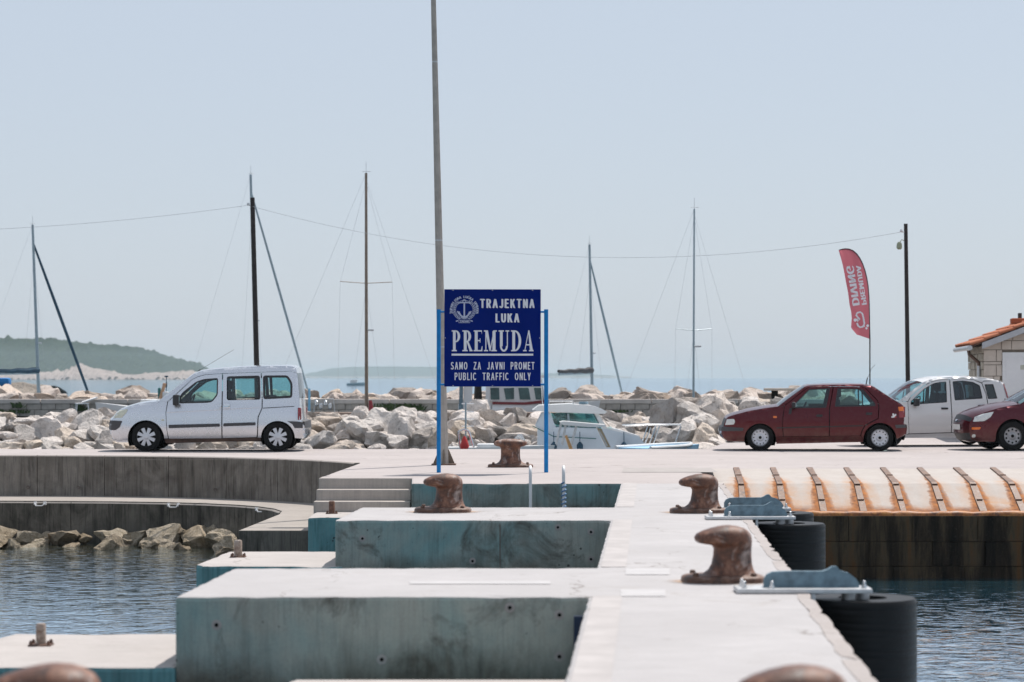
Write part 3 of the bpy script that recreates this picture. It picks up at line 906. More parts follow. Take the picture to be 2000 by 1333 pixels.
core.add([(-40, 80.2, -2.2), (14, 80.2, -2.2), (14, 80.4, 0.55), (-40, 80.4, 0.55), (14, 85.0, 0.55), (-40, 85.0, 0.55), (14, 90, -2.2), (-40, 90, -2.2)],
         [(0, 1, 2, 3), (3, 2, 4, 5), (5, 4, 6, 7)])
struct(core.obj('breakwater_ground', plain('breakwater_rubble', (0.12, 0.095, 0.08), 0.95, 0, 0.4, 2.0)))
# big pale stones lying at the ends of the parking area, seen beneath the hatchback
for i, px in enumerate((1525, 1555, 1590, 1625, 1655)):
    rv = rng.uniform(0.17, 0.27)
    o = thing('kerb_stone', ['small pale stone beneath the maroon hatchback near its front wheel', 'second pale stone beneath the maroon hatchback', 'middle pale stone beneath the maroon hatchback',
              'fourth pale stone beneath the maroon hatchback', 'pale stone beneath the maroon hatchback near its rear wheel'][i], 'stone', (X(px, 57.2), 57.0 + (px - 1525) * 0.012, 0.02), 0, 'stones along the parking edge', rng.choice(RK))
    o.scale = (rv * 1.5, rv, rv * 0.6); o.rotation_euler = (0.1, 0.1, i * 1.3)

# shore stones below the lower walkway
rev = thing('shore_rocks', 'brown and grey boulders at the waterline below the curved walkway', 'rocks', (X(200, 44.3), 44.3, WATER))
for (px, s, dz, dd) in [(-60, .5, 0, 0), (8, 0.36, 0.05, 0), (55, 0.30, 0.0, -0.1), (118, 0.44, 0.02, 0), (72, 0.2, -0.1, -.4), (20, 0.22, -0.15, -.6), (165, 0.22, 0.0, 0.1), (215, 0.40, 0.04, 0), (240, 0.24, -.08, -.2), (273, 0.30, 0.06, 0),
                        (325, 0.42, 0.02, 0), (355, 0.26, 0.1, 0.15), (390, 0.40, 0.0, -0.1), (412, 0.26, 0.1, 0.1), (432, 0.38, 0.02, -0.4), (440, 0.30, -0.05, -1.2), (452, 0.34, -0.08, -1.9), (300, .2, -.12, -.3), (140, .2, -.15, -.5), (190, .16, -.16, -.45)]:
    D = 44.35 + dd - max(0, px - 250) * 0.0035
    put_rock(rev, RS, X(px, D), D, WATER + 0.10 + dz, s * 0.70, 0.9, 0.25)
# more submerged small stones
for _ in range(26):
    px = rng.uniform(-40, 450); D = rng.uniform(43.0, 44.8)
    put_rock(rev, RS, X(px, D), D, WATER - 0.02 + rng.uniform(-0.08, 0.06), rng.uniform(0.1, 0.2))

# ---- weeds on the breakwater
wm = plain('weed_leaf', (0.045, 0.075, 0.02), 0.8, 0, 0.4, 9)
def tuft(px, py, D, w, h, lab, n=70):
    b = MB(); r = random.Random(int(px * 7))
    for _ in range(n):
        x = r.gauss(0, w * 0.35); y = r.gauss(0, 0.08); a = r.uniform(-0.9, 0.9); L = h * r.uniform(0.4, 1.0)
        d = 0.02 + 0.02 * r.random(); z = r.uniform(0, h * 0.35)
        b.add([(x - d, y, z), (x + d, y, z), (x + a * L * 0.6 + d, y + r.uniform(-.05, .05), z + L * 0.7), (x + a * L, y, z + L * 0.8)], [(0, 1, 2, 3)])
    tag(b.obj('weed_tuft', wm, None, None, False, (X(px, D), D, Z(py, D))), lab, 'weed', 'weeds on the breakwater')
tuft(18, 808, 79.7, 1.0, 0.16, 'low green weeds along the block wall at the left edge')
tuft(35, 797, 79.7, 0.22, 0.2, 'small round green weed against the block wall on the left', 50)
tuft(157, 803, 79.7, 0.26, 0.25, 'green weed by the block wall left of the silver van', 60)
tuft(797, 803, 79.7, 0.75, 0.25, 'green weed bush by the wall left of the blue sign', 160)
tuft(755, 797, 79.7, 0.5, 0.16, 'thin green weed by the wall right of the wooden mast')
tuft(1205, 806, 79.7, 0.6, 0.1, 'low green weed by the wall right of the cabin cruiser')

# ---- far land
def island(name, prof, D0, depth, mats, nx=150, ny=18, amp=1.0, seed=3, trees=0.0):
    xs = np.linspace(prof[0][0], prof[-1][0], nx)
    sc_ = 1350.0 / D0
    hs = np.interp(xs, [p[0] for p in prof], [p[1] for p in prof])
    vs = []; fs = []
    for j in range(ny):
        t = j / (ny - 1)
        D = D0 + depth * t
        for px, py in zip(xs, hs):
            top = max(0.0, (HY + 3 - py)) * (D0 + depth * 0.55) / F
            sh = math.sin(min(1, t / 0.55) * math.pi / 2) if t < 0.55 else math.cos((t - 0.55) / 0.45 * math.pi / 2)
            x = X(px, D0 + depth * 0.5)
            nz = mnoise.noise(Vector((x * 0.02 * sc_, D * 0.02 * sc_, seed))) * 0.18 + mnoise.noise(Vector((x * 0.11 * sc_, D * 0.11 * sc_, seed))) * 0.10
            z = WATER - 0.5 + (top + 2.0) * max(0, sh) * (1 + amp * nz) + (abs(mnoise.noise(Vector((x * 0.35 * sc_, D * 0.35 * sc_, seed)))) * 1.5 * amp / sc_ if top > 2 else 0)
            if trees and z > 5.5 / sc_:
                q = Vector((x * 0.13 * sc_, D * 0.09 * sc_, seed + 9))
                z += trees * (abs(mnoise.noise(q)) + 0.6 * abs(mnoise.noise(q * 2.3))) * min(1, (z * sc_ - 5.5) / 3) / sc_
            vs.append((x, D, z))
    for j in range(ny - 1):
        for i in range(nx - 1):
            a = j * nx + i
            fs.append((a, a + 1, a + 1 + nx, a + nx))
    b = MB(); b.add(vs, fs)
    return struct(b.obj(name, mats, None, 60))
def hill_mat(name, veg, veg2, rock, lo):
    k = NT(name)
    p = k.pos(); z = k.sep(p)[2]
    n = k.noise(p, 0.014, 6, 0.65)
    h = k.math('ADD', z, k.math('MULTIPLY', k.math('SUBTRACT', n, 0.5), lo * 1.6))
    m = k.ramp(k.math('DIVIDE', h, lo * 2.0), [(0.42, 0.0), (0.52, 1.0)])
    g = k.mix(k.ramp(k.noise(p, 0.06, 5, 0.7), [(0.35, 0.0), (0.65, 1.0)]), veg, veg2)
    rk = k.mix(k.ramp(k.noise(k.vmul(p, (1, 1, 0.3)), 0.12, 5, 0.7), [(0.35, 0.0), (0.65, 1.0)]), rock, tuple(c * 0.72 for c in rock))
    k.bump(k.noise(p, 0.09, 5, 0.7), 1.0, 9.0)
    return k.fin(k.mix(m, rk, g), 0.95, 0, 0.1)
M['hill'] = hill_mat('island_scrub', (0.014, 0.034, 0.022), (0.035, 0.060, 0.030), (0.42, 0.355, 0.325), 6.0)
island('island_hill', [(-400, 664), (-150, 664), (0, 669), (60, 671), (110, 674), (170, 679), (220, 684), (260, 690), (300, 699), (335, 707), (350, 711), (372, 718), (395, 728), (430, 737), (470, 741)], 3500, 1000, M['hill'], 620, 44, 1.0, 3, 3.2)
# pale cliff headland in front of the wooded slope
island('headland', [(-60, 739), (-20, 731), (60, 730), (90, 728), (130, 726), (146, 713), (160, 711), (170, 716), (185, 719), (200, 725), (220, 727), (240, 734), (262, 735), (280, 731), (300, 732), (330, 728), (350, 729), (372, 727), (392, 730), (415, 735), (440, 739)], 3350, 150,
       hill_mat('cliff_rock', (0.40, 0.335, 0.30), (0.46, 0.385, 0.345), (0.46, 0.39, 0.355), 5.0), 420, 16, 1.6, 9, 1.6)
M['farhill'] = hill_mat('far_island_scrub', (0.03, 0.055, 0.035), (0.045, 0.07, 0.04), (0.30, 0.27, 0.24), 6.0)
island('far_island', [(540, 740), (600, 733), (640, 724), (690, 719), (760, 718), (850, 720), (900, 723), (980, 729), (1080, 732), (1160, 735), (1240, 740)], 10000, 1200, M['farhill'], 90, 10, 0.6, 5)
# dark stony spit left
island('rocky_spit', [(-120, 726), (-30, 730), (15, 733), (40, 731), (62, 735), (80, 738), (100, 741)], 430, 40, hill_mat('spit_rock', (0.20, 0.17, 0.14), (0.28, 0.24, 0.2), (0.3, 0.26, 0.22), 3.0), 70, 8, 0.8, 2)

# ---- air
hz = NT('sea_haze')
for n_ in list(hz.t.nodes):
    if n_.type == 'BSDF_PRINCIPLED': hz.t.nodes.remove(n_)
pv = hz.t.nodes.new("ShaderNodeVolumePrincipled")
pv.inputs["Color"].default_value = (0.76, 0.92, 1.0, 1)
pv.inputs["Density"].default_value = 0.00011
pv.inputs["Anisotropy"].default_value = 0.0
hz.t.links.new(pv.outputs[0], hz.out.inputs["Volume"])
b = MB(); b.box((0, 5850, 17.0), (24400, 12600, 46.0))
struct(b.obj('haze', hz.m), 'stuff', 'pale blue summer haze over the sea')
# ================================================================== QUAY FURNITURE
# ---- hook bollards
HOOK = [(0.04, -0.20, 0.27, 0.17), (0.06, -0.15, 0.245, 0.15), (0.09, -0.11, 0.228, 0.132), (0.13, -0.087, 0.217, 0.122), (0.20, -0.073, 0.211, 0.116), (0.25, -0.070, 0.212, 0.120),
        (0.272, -0.085, 0.214, 0.128), (0.282, -0.15, 0.215, 0.137), (0.290, -0.188, 0.216, 0.146), (0.305, -0.208, 0.216, 0.152), (0.33, -0.215, 0.213, 0.155), (0.355, -0.200, 0.205, 0.150),
        (0.378, -0.155, 0.187, 0.136), (0.398, -0.095, 0.155, 0.112), (0.412, -0.035, 0.11, 0.078), (0.419, 0.01, 0.06, 0.04)]
TEE = [(0.06, -0.24, 0.24, 0.20), (0.09, -0.195, 0.195, 0.175), (0.14, -0.168, 0.168, 0.16), (0.22, -0.162, 0.162, 0.155), (0.31, -0.163, 0.163, 0.155), (0.345, -0.185, 0.185, 0.16), (0.357, -0.245, 0.245, 0.165),
       (0.372, -0.275, 0.275, 0.17), (0.395, -0.285, 0.285, 0.172), (0.425, -0.277, 0.277, 0.165), (0.45, -0.235, 0.235, 0.145), (0.468, -0.16, 0.16, 0.11), (0.478, -0.08, 0.08, 0.06)]
hook_me = MB().slices(HOOK).mesh('hook_body', M['bollard'], 50)
tee_me = MB().slices(TEE, 32).mesh('tee_body', M['bollard'], 50)
def flange(hx, hy):
    return MB().slices([(0.0, -hx, hx, hy), (0.028, -hx, hx, hy), (0.042, -hx + 0.008, hx - 0.008, hy - 0.008), (0.05, -hx + 0.03, hx - 0.03, hy - 0.03), (0.058, -hx + .1, hx - .1, hy - .08)], 32, 0, 3.2).mesh('flange', M['flange'], 50)
fl1, fl2 = flange(0.31, 0.23), flange(0.385, 0.27)
nut_me = MB().lathe([(0.022, 0.0), (0.022, 0.022), (0.012, 0.03)], 6).mesh('nut', M['flange'])
stain_m = NT('rust_stain')
_c = stain_m.noise(stain_m.objc(), 6, 5, 0.7, 0.8)
_r = stain_m.n("ShaderNodeVectorMath", operation='LENGTH'); stain_m.l(stain_m.vmul(stain_m.objc(), (1.0, 1.45, 0)), _r.inputs[0])
_f = stain_m.math('SUBTRACT', 1.0, stain_m.math('DIVIDE', stain_m.math('ADD', _r.outputs["Value"], stain_m.math('MULTIPLY', stain_m.math('SUBTRACT', _c, 0.5), 0.22)), 0.46), None, True)
_k = stain_m.mix(stain_m.ramp(_f, [(0.0, 0.0), (0.5, 0.9)]), (0.50, 0.44, 0.40), (0.46, 0.25, 0.11))
stain_m.fin(_k, 0.88, 0, 0.25)
st_t = stain_m.n("ShaderNodeBsdfTransparent"); st_mx = stain_m.n("ShaderNodeMixShader")
stain_m.l(stain_m.ramp(_f, [(0.0, 0.0), (0.35, 0.85)]), st_mx.inputs[0]); stain_m.l(st_t.outputs[0], st_mx.inputs[1]); stain_m.l(stain_m.b.outputs[0], st_mx.inputs[2]); stain_m.l(st_mx.outputs[0], stain_m.out.inputs[0])
stain_me = MB().add([(-0.5, -0.36, 0.004), (0.5, -0.36, 0.004), (0.5, 0.36, 0.004), (-0.5, 0.36, 0.004)], [(0, 1, 2, 3)]).mesh('rust_stain', stain_m.m)
def bollard(px, D, lab, body, fl, rz=0.0, s=1.0, hx=0.31, hy=0.23):
    t = thing('mooring_bollard', lab, 'bollard', (X(px, D), D, 0.0), rz, 'rusty mooring bollards')
    t.scale = (s, s, s)
    link('bollard_body', body, t); link('flange', fl, t); link('rust_stain', stain_me, t)
    for a in (-1, 1):
        for c in (-1, 1):
            o = link('nut', nut_me, t); o.location = (a * (hx - 0.095), c * (hy - 0.085), 0.047)
    return t
bollard(1412, 18.0, 'rusty hook bollard beside the nearest blue grey fender bracket', hook_me, fl1)
bollard(1364, 27.2, 'rusty hook bollard on the pier wall beside the pair of fender brackets', hook_me, fl1, 0.0, 1.04)
bollard(865, 27.3, 'rusty hook bollard on the left cross wall in front of the blue post', hook_me, fl1, 0.0, 1.04)
bollard(1548, 9.25, 'blurred bollard top at the bottom edge near the right fender', hook_me, fl1)
bollard(88, 9.3, 'blurred bollard top in the bottom left corner', hook_me, fl1)
bollard(997, 41.0, 'double headed rusty bollard on the quay under the blue sign', tee_me, fl2, 0.0, 1.0, 0.385, 0.27)

# ---- fenders
def fender(cx, D, r, lab, ztop=-0.05):
    t = thing('rubber_fender', lab, 'fender', (cx, D, -3.0), 0, 'cylindrical rubber fenders')
    prof = [(r * 0.45, 3.0 + ztop - 0.25), (r * 0.45, 3.0 + ztop), (r * 0.96, 3.0 + ztop), (r, 3.0 + ztop - 0.02)]
    z = 3.0 + ztop - 0.02
    k = 0
    while z > 1.0:
        z -= 0.035; prof.append((r, z)); prof.append((r - 0.003 - 0.0015 * math.sin(z * 37), z - 0.006)); prof.append((r, z - 0.012)); z -= 0.012
    prof += [(r, 1.0), (r * 0.5, 1.0)]
    b = MB(); b.lathe(prof, 48, None, False); b.obj('rubber_body', M['rubber'], t, 40)
    b = MB(); b.lathe([(0.05, 0.6), (0.05, 3.0 + ztop + 0.04)], 12); b.obj('hanger_shaft', M['galv'], t, 40)
    return t
fender(2.50, 17.25, 0.385, 'large black rubber fender at the bottom right of the pier')
fender(2.985, 26.05, 0.39, 'black ribbed rubber fender in the middle, below the pair of brackets')
fender(3.13, 28.1, 0.375, 'black rubber fender peeking out behind the middle one')
def bracket(px, D, lab, s=1.0):
    """plate across the wall top carrying a gusset, px = left end"""
    x0 = X(px, D)
    t = thing('fender_bracket', lab, 'bracket', (x0, D, 0.0), 0, 'steel fender brackets')
    b = MB(); b.rbox((0.475, 0, 0.020), (0.95, 0.30, 0.032), 0.006)
    b.obj('base_plate', M['galv'], t)
    g = [(0.20, 0.036), (0.20, 0.09), (0.22, 0.125), (0.26, 0.145), (0.34, 0.15), (0.62, 0.15), (0.655, 0.162), (0.69, 0.185), (0.715, 0.185), (0.74, 0.155), (0.80, 0.138), (0.85, 0.10), (0.875, 0.06), (0.875, 0.036)]
    b = MB(); b.plate(g, -0.02, 0.02); b.obj('gusset', M['gusset'], t)
    b = MB(); b.plate([(x * 0.98 + 0.015, z * 0.96) for x, z in g], 0.085, 0.11); b.obj('gusset', M['gusset'], t)
    for (x, y) in ((0.055, -0.09), (0.055, 0.09), (0.25, -0.10), (0.90, -0.08)):
        b = MB(); b.lathe([(0.02, 0.036), (0.02, 0.056), (0.012, 0.058), (0.012, 0.085), (0.006, 0.09)], 8, Matrix.Translation((x, y, 0))); b.obj('bolt', M['steel'], t, 40)
    b = MB(); b.rbox((0.535, 0.0, -0.10), (0.03, 0.28, 0.20), 0.004); b.obj('wall_plate', M['galv'], t)
    b = MB(); b.tube([(0.80, 0, 0.02), (0.80, 0, -0.08)], 0.05, 14); b.obj('fender_pin', M['galv'], t, 40)
    return t
bracket(1436, 17.1, 'blue grey fender bracket nearest the viewer above the large fender')
bracket(1378, 25.9, 'blue grey fender bracket in front of the pair beside the middle bollard')
bracket(1380, 27.6, 'blue grey fender bracket behind its twin beside the middle bollard')

# ---- bolt posts on the landing blocks
def bolt_post(px, D, h, r, lab, m):
    t = thing('bolt_post', lab, 'mooring post', (X(px, D), D, -0.487), 0, 'short steel posts on the landing blocks')
    b = MB(); b.lathe([(r, 0.0), (r, h - 0.012), (r - 0.008, h), (r * 0.4, h + 0.002)], 16); b.obj('post', m, t, 40)
    b = MB(); b.rbox((0, 0, 0.006), (0.17, 0.15, 0.012), 0.003); b.obj('base_plate', M['flange'], t)
    for a in (-1, 1):
        for c in (-1, 1):
            b = MB(); b.lathe([(0.013, 0.012), (0.013, 0.03), (0.007, 0.042)], 6, Matrix.Translation((a * 0.066, c * 0.055, 0))); b.obj('bolt', M['flange'], t)
pr = rust('post_rust', (0.16, 0.085, 0.05), (0.34, 0.27, 0.22), (0.46, 0.40, 0.35), 0.5, 12)
bolt_post(80, 18.1, 0.165, 0.038, 'pale rusty bolt post on the bottom left landing block', pr)
bolt_post(465, 27.0, 0.19, 0.045, 'pale bolt post on the middle landing block', pr)
bolt_post(648, 35.6, 0.185, 0.045, 'dark rusty bolt post at the foot of the stairs', rust('post_rust_dark', (0.07, 0.03, 0.02), (0.16, 0.07, 0.04), (0.28, 0.18, 0.13), 0.3, 10))

# ---- ladder rails at the quay edge
def ladder_rail(px, lab, rope):
    D = 34.55
    t = thing('ladder_rail', lab, 'ladder', (X(px, D), D, -1.6), 0, 'ladder rails at the quay edge')
    b = MB()
    pts = [(0, -0.03, 0)] + [(0, -0.03, 1.6 + 0.12)] + [(0, -0.03 + 0.12 - 0.12 * math.cos(a), 1.72 + 0.12 * math.sin(a)) for a in [R(30 * i) for i in range(1, 7)]] + [(0, 0.21, 1.605)]
    b.tube(pts, 0.022, 10); b.obj('rail_tube', M['whitepaint'], t, 40)
    for z in (1.42, 1.2, 0.8):
        b = MB(); b.box((0, 0.03, z), (0.03, 0.14, 0.03)); b.obj('wall_mount', M['galv'], t)
    if rope:
        b = MB(); hp = []
        for i in range(90):
            a = i * 0.55; hp.append((0.03 * math.cos(a), -0.03 + 0.03 * math.sin(a), 1.16 + i * 0.0052))
        b.tube(hp, 0.011, 6); b.obj('wound_rope', plain('blue_rope', (0.16, 0.28, 0.46), 0.8), t, 60)
ladder_rail(1036, 'plain white ladder rail at the quay edge under the sign', False)
ladder_rail(1101, 'white ladder rail wound with pale blue rope at the quay edge', True)

# ================================================================== SIGN
FONT = None
try:
    FONT = bpy.data.fonts.load(bpy.utils.resource_path('LOCAL') + '/datafiles/fonts/Noto Sans CJK Regular.woff2')
except Exception:
    FONT = None
def text_geo(s, bold=0.0, spacing=1.0, res=4):
    c = bpy.data.curves.new('tmp', 'FONT'); c.body = s
    if FONT and s.isascii(): c.font = FONT
    c.fill_mode = 'FRONT'; c.dimensions = '2D'; c.resolution_u = res; c.space_character = spacing
    o = bpy.data.objects.new('tmp', c)
    me = bpy.data.meshes.new_from_object(o)
    v0 = [v.co.copy() for v in me.vertices]; f0 = [tuple(p.vertices) for p in me.polygons]
    vs, fs = [], []
    # heavier weight: copies nudged sideways, each a hair further out
    for q, (ox, oy) in enumerate(((0, 0), (-1, 0), (1, 0), (-0.5, 0.25), (0.5, -0.25)) if bold else ((0, 0),)):
        o_ = len(vs); vs += [Vector((v.x + ox * bold, v.y + oy * bold, q)) for v in v0]; fs += [tuple(i + o_ for i in f) for f in f0]
    bpy.data.objects.remove(o); bpy.data.curves.remove(c); bpy.data.meshes.remove(me)
    return vs, fs
def fit_text(mb, s, x0, x1, z0, z1, y, bold=0.0, spacing=1.0):
    vs, fs = text_geo(s, bold, spacing)
    ax, bx = min(v.x for v in vs), max(v.x for v in vs); az, bz = min(v.y for v in vs), max(v.y for v in vs)
    mb.add([(x0 + (v.x - ax) / (bx - ax) * (x1 - x0), y - v.z * 0.0002, z0 + (v.y - az) / (bz - az) * (z1 - z0)) for v in vs], fs)
def word_line(s, x0, x1, z0, z1, y, bold, gapf, parent):
    """one part per word, every capital fitted to the cap height"""
    H_ = max(v.y for v in text_geo('H')[0])
    gl = {c: text_geo(c, bold) for c in set(s) if c != ' '}
    def wd(c): vs = gl[c][0]; return max(v.x for v in vs) - min(v.x for v in vs)
    gap = 0.075 * gapf; sp_ = 0.36
    tot = sum(wd(c) + gap if c != ' ' else sp_ for c in s) - gap
    k = (x1 - x0) / tot; x = x0; mb = MB()
    for c in s + ' ':
        if c == ' ':
            mb.obj('lettering', M['signwhite'], parent, None, False); mb = MB(); x += sp_ * k; continue
        vs, fs = gl[c]; ax = min(v.x for v in vs); az, bz = min(v.y for v in vs), max(v.y for v in vs)
        mb.add([(x + (v.x - ax) * k, y - v.z * 0.0002, z0 + (v.y - az) / (bz - az) * (z1 - z0)) for v in vs], fs)
        x += (wd(c) + gap) * k
SD = 38.6
sg = thing('harbour_sign', 'blue square harbour sign with white lettering on two bright blue posts', 'sign', (X(962, SD), SD, 0.0), R(1.6))
SW = 1.54
zb, zt = Z(755, SD), Z(565, SD)
SH = zt - zb
pn = MB(); pn.rbox((0, 0, (zb + zt) / 2), (SW, 0.012, SH), 0.002); pn.obj('sign_panel', M['signblue'], sg)
def sx(c): return (c - 48) / 1264 * SW - SW / 2
def sz(c): return zb + (1302 - c) / 1270 * SH
yf = -0.0085
word_line('TRAJEKTNA', sx(515), sx(1232), sz(278), sz(157), yf, 0.032, 0.85, sg)
word_line('LUKA', sx(718), sx(1033), sz(466), sz(346), yf, 0.032, 0.85, sg)
word_line('SAMO ZA JAVNI PROMET', sx(133), sx(1230), sz(1080), sz(981), yf, 0.016, 1.05, sg)
word_line('PUBLIC TRAFFIC ONLY', sx(183), sx(1180), sz(1218), sz(1120), yf, 0.016, 1.05, sg)
tx = MB(); tx.add([(sx(143), yf, sz(898)), (sx(1213), yf, sz(898)), (sx(1213), yf, sz(872)), (sx(143), yf, sz(872))], [(0, 1, 2, 3)]); tx.obj('underline', M['signwhite'], sg, None, False)
# serif name
class Serif:
    def __init__(s, mb, x0, x1, z0, z1): s.mb = mb; s.x0, s.x1, s.z0, s.z1 = x0, x1, z0, z1; s.k = 0
    def poly(s, pts):
        y = yf - 0.00012 * s.k; s.k += 1
        s.mb.add([(s.x0 + a * (s.x1 - s.x0), y, s.z0 + c * (s.z1 - s.z0)) for a, c in pts], [tuple(range(len(pts)))])
    def rect(s, a, c, d, e): s.poly([(a, c), (d, c), (d, e), (a, e)])
    def ring(s, cx, cz, rx, rz, ix, iz, a0, a1, n=16):
        for i in range(n):
            t0 = R(a0 + (a1 - a0) * i / n); t1 = R(a0 + (a1 - a0) * (i + 1) / n)
            y = yf - 0.00012 * s.k
            pts = [(cx + rx * math.cos(t0), cz + rz * math.sin(t0)), (cx + rx * math.cos(t1), cz + rz * math.sin(t1)), (cx + ix * math.cos(t1), cz + iz * math.sin(t1)), (cx + ix * math.cos(t0), cz + iz * math.sin(t0))]
            s.mb.add([(s.x0 + a * (s.x1 - s.x0), y, s.z0 + c * (s.z1 - s.z0)) for a, c in pts], [(0, 1, 2, 3)])
        s.k += 1
def serif_letter(mb, ch, x0, x1, z0, z1):
    g = Serif(mb, x0, x1, z0, z1)
    sh = 0.06
    if ch in 'PR':
        g.rect(0.14, 0, 0.46 if ch == 'P' else 0.42, 1); g.rect(0, 0, 0.6 if ch == 'P' else 0.52, sh); g.rect(0, 1 - sh, 0.3, 1)
        xx = 0.46 if ch == 'P' else 0.42
        g.ring(xx, 0.715, 0.54 if ch == 'P' else 0.44, 0.285, 0.24 if ch == 'P' else 0.17, 0.225, -90, 90)
        if ch == 'R': g.poly([(0.42, 0.46), (0.62, 0.44), (0.95, sh), (0.95, 0), (0.72, 0)]); g.rect(0.7, 0, 1.0, sh)
    elif ch == 'E':
        g.rect(0.12, 0, 0.46, 1); g.rect(0, 0, 1, sh); g.rect(0, 1 - sh, 0.94, 1); g.rect(0.4, 0.48, 0.76, 0.54); g.rect(0.70, 0.41, 0.77, 0.62)
        g.poly([(0.84, 1), (0.94, 1), (0.94, 0.80)]); g.poly([(0.80, 0), (1.0, 0), (1.0, 0.26), (0.93, 0.22)])
    elif ch == 'M':
        g.rect(0.11, 0, 0.19, 0.97); g.rect(0.66, 0, 0.90, 0.96); g.rect(0, 0, 0.32, sh); g.rect(0.56, 0, 1, sh); g.rect(0, 1 - sh, 0.26, 1); g.rect(0.72, 1 - sh, 1, 1)
        g.poly([(0.08, 1), (0.31, 1), (0.55, 0.10), (0.47, 0.0), (0.43, 0.02)]); g.poly([(0.75, 1), (0.82, 1), (0.51, 0.0), (0.46, 0.06)])
    elif ch == 'U':
        g.rect(0.12, 0.24, 0.38, 1); g.rect(0.78, 0.24, 0.87, 1); g.rect(0, 1 - sh, 0.5, 1); g.rect(0.65, 1 - sh, 1, 1)
        g.ring(0.495, 0.26, 0.375, 0.28, 0.2, 0.19, 180, 360)
    elif ch == 'D':
        g.rect(0.12, 0, 0.40, 1); g.rect(0, 0, 0.42, sh); g.rect(0, 1 - sh, 0.42, 1)
        g.ring(0.38, 0.5, 0.62, 0.5, 0.36, 0.43, -90, 90)
    elif ch == 'A':
        g.poly([(0.12, 0.02), (0.20, 0.02), (0.53, 0.92), (0.50, 1.0)]); g.poly([(0.47, 1.0), (0.60, 1.0), (0.94, 0.02), (0.66, 0.02)])
        g.rect(0.26, 0.28, 0.76, 0.34); g.rect(0, 0, 0.34, sh); g.rect(0.56, 0, 1, sh)
tx = MB()
for ch, a, c in zip('PREMUDA', (146, 285, 433, 567, 760, 922, 1080), (256, 418, 547, 736, 898, 1056, 1218)):
    serif_letter(tx, ch, sx(a), sx(c), sz(841), sz(568))
tx.obj('lettering', M['signwhite'], sg, None, False)
# emblem: anchor inside a wreath, ring text and ribbon
em = MB(); ex, ez = sx(310), sz(300); u_ = SW / 1264
def stroke(pts, w, k=0):
    w = w * u_
    for i in range(len(pts) - 1):
        a = Vector((ex + pts[i][0] * u_, ez + pts[i][1] * u_)); c = Vector((ex + pts[i + 1][0] * u_, ez + pts[i + 1][1] * u_))
        d = (c - a).normalized(); n = Vector((-d.y, d.x)) * w / 2
        a -= d * w * 0.15; c += d * w * 0.15
        em.add([(q.x, yf - 0.0001 * (k + i % 5), q.y) for q in (a - n, c - n, c + n, a + n)], [(0, 1, 2, 3)])
def arc(cx, cz, rx, rz, a0, a1, n): return [(cx + rx * math.cos(R(a0 + (a1 - a0) * i / n)), cz + rz * math.sin(R(a0 + (a1 - a0) * i / n))) for i in range(n + 1)]
stroke([(0, 95), (0, -90)], 20); stroke(arc(0, 112, 20, 20, 0, 360, 14), 10, 1)
stroke([(-78, 84), (-60, 94), (60, 94), (78, 84)], 15, 2)
stroke(arc(0, 8, 76, 104, 200, 340, 14), 22, 3)
for sgn in (-1, 1): stroke([(sgn * 88, -20), (sgn * 72, -52), (sgn * 50, -56)], 17, 4)
for rr, w in ((150, 5), (132, 6), (114, 4)):
    stroke(arc(0, 0, rr, rr * 0.94, -58, 58, 18), w, 6); stroke(arc(0, 0, rr, rr * 0.94, 122, 238, 18), w, 7)
for a in list(range(-54, 62, 12)) + list(range(126, 240, 12)):
    stroke([(112 * math.cos(R(a)), 106 * math.sin(R(a))), (150 * math.cos(R(a + 9)), 141 * math.sin(R(a + 9)))], 6, 8)
stroke(arc(0, 0, 128, 122, 62, 118, 8), 6, 9)
stroke([(-72, -134), (72, -134), (72, -170), (-72, -170), (-72, -134)], 4, 10)
stroke([(-76, -120), (-40, -104), (0, -118), (40, -104), (76, -120)], 9, 11)
stroke([(-108, -150), (-84, -142)], 14, 12); stroke([(108, -150), (84, -142)], 14, 12)
fit_text(em, 'ZADAR', ex - 60 * u_, ex + 60 * u_, ez - 165 * u_, ez - 139 * u_, yf - 0.0012, 0.02)
ring = '\u017dUPANIJSKA LU\u010cKA UPRAVA'
for i, ch in enumerate(ring):
    if ch == ' ': continue
    a = 193 - i * (206 / (len(ring) - 1))
    caron = not ch.isascii()
    vs, fs = text_geo({'\u017d': 'Z', '\u010c': 'C'}.get(ch, ch), 0.03, 1.0, 2)
    hm = max(v.y for v in vs)
    if caron:
        xm0 = (min(v.x for v in vs) + max(v.x for v in vs)) / 2; n0 = len(vs)
        vs = vs + [Vector((xm0 + a_ * hm, c_ * hm, 9)) for a_, c_ in ((-.28, 1.28), (0, 1.06), (.28, 1.28), (.16, 1.34), (0, 1.2), (-.16, 1.34))]
        fs = fs + [(n0, n0 + 1, n0 + 4, n0 + 5), (n0 + 1, n0 + 2, n0 + 3, n0 + 4)]
    xm = (min(v.x for v in vs) + max(v.x for v in vs)) / 2
    kk = 31 * u_ / hm
    c_, s_ = math.cos(R(a - 90)), math.sin(R(a - 90))
    bx, bz = ex + 158 * u_ * math.cos(R(a)), ez + 154 * u_ * math.sin(R(a))
    em.add([(bx + ((v.x - xm) * c_ - v.y * s_) * kk, yf - 0.0015 - v.z * 0.0002, bz + ((v.x - xm) * s_ + v.y * c_) * kk) for v in vs], fs)
em.obj('anchor_emblem', plain('emblem_print', (0.48, 0.53, 0.66), 0.5, 0, 0.05), sg, None, False)
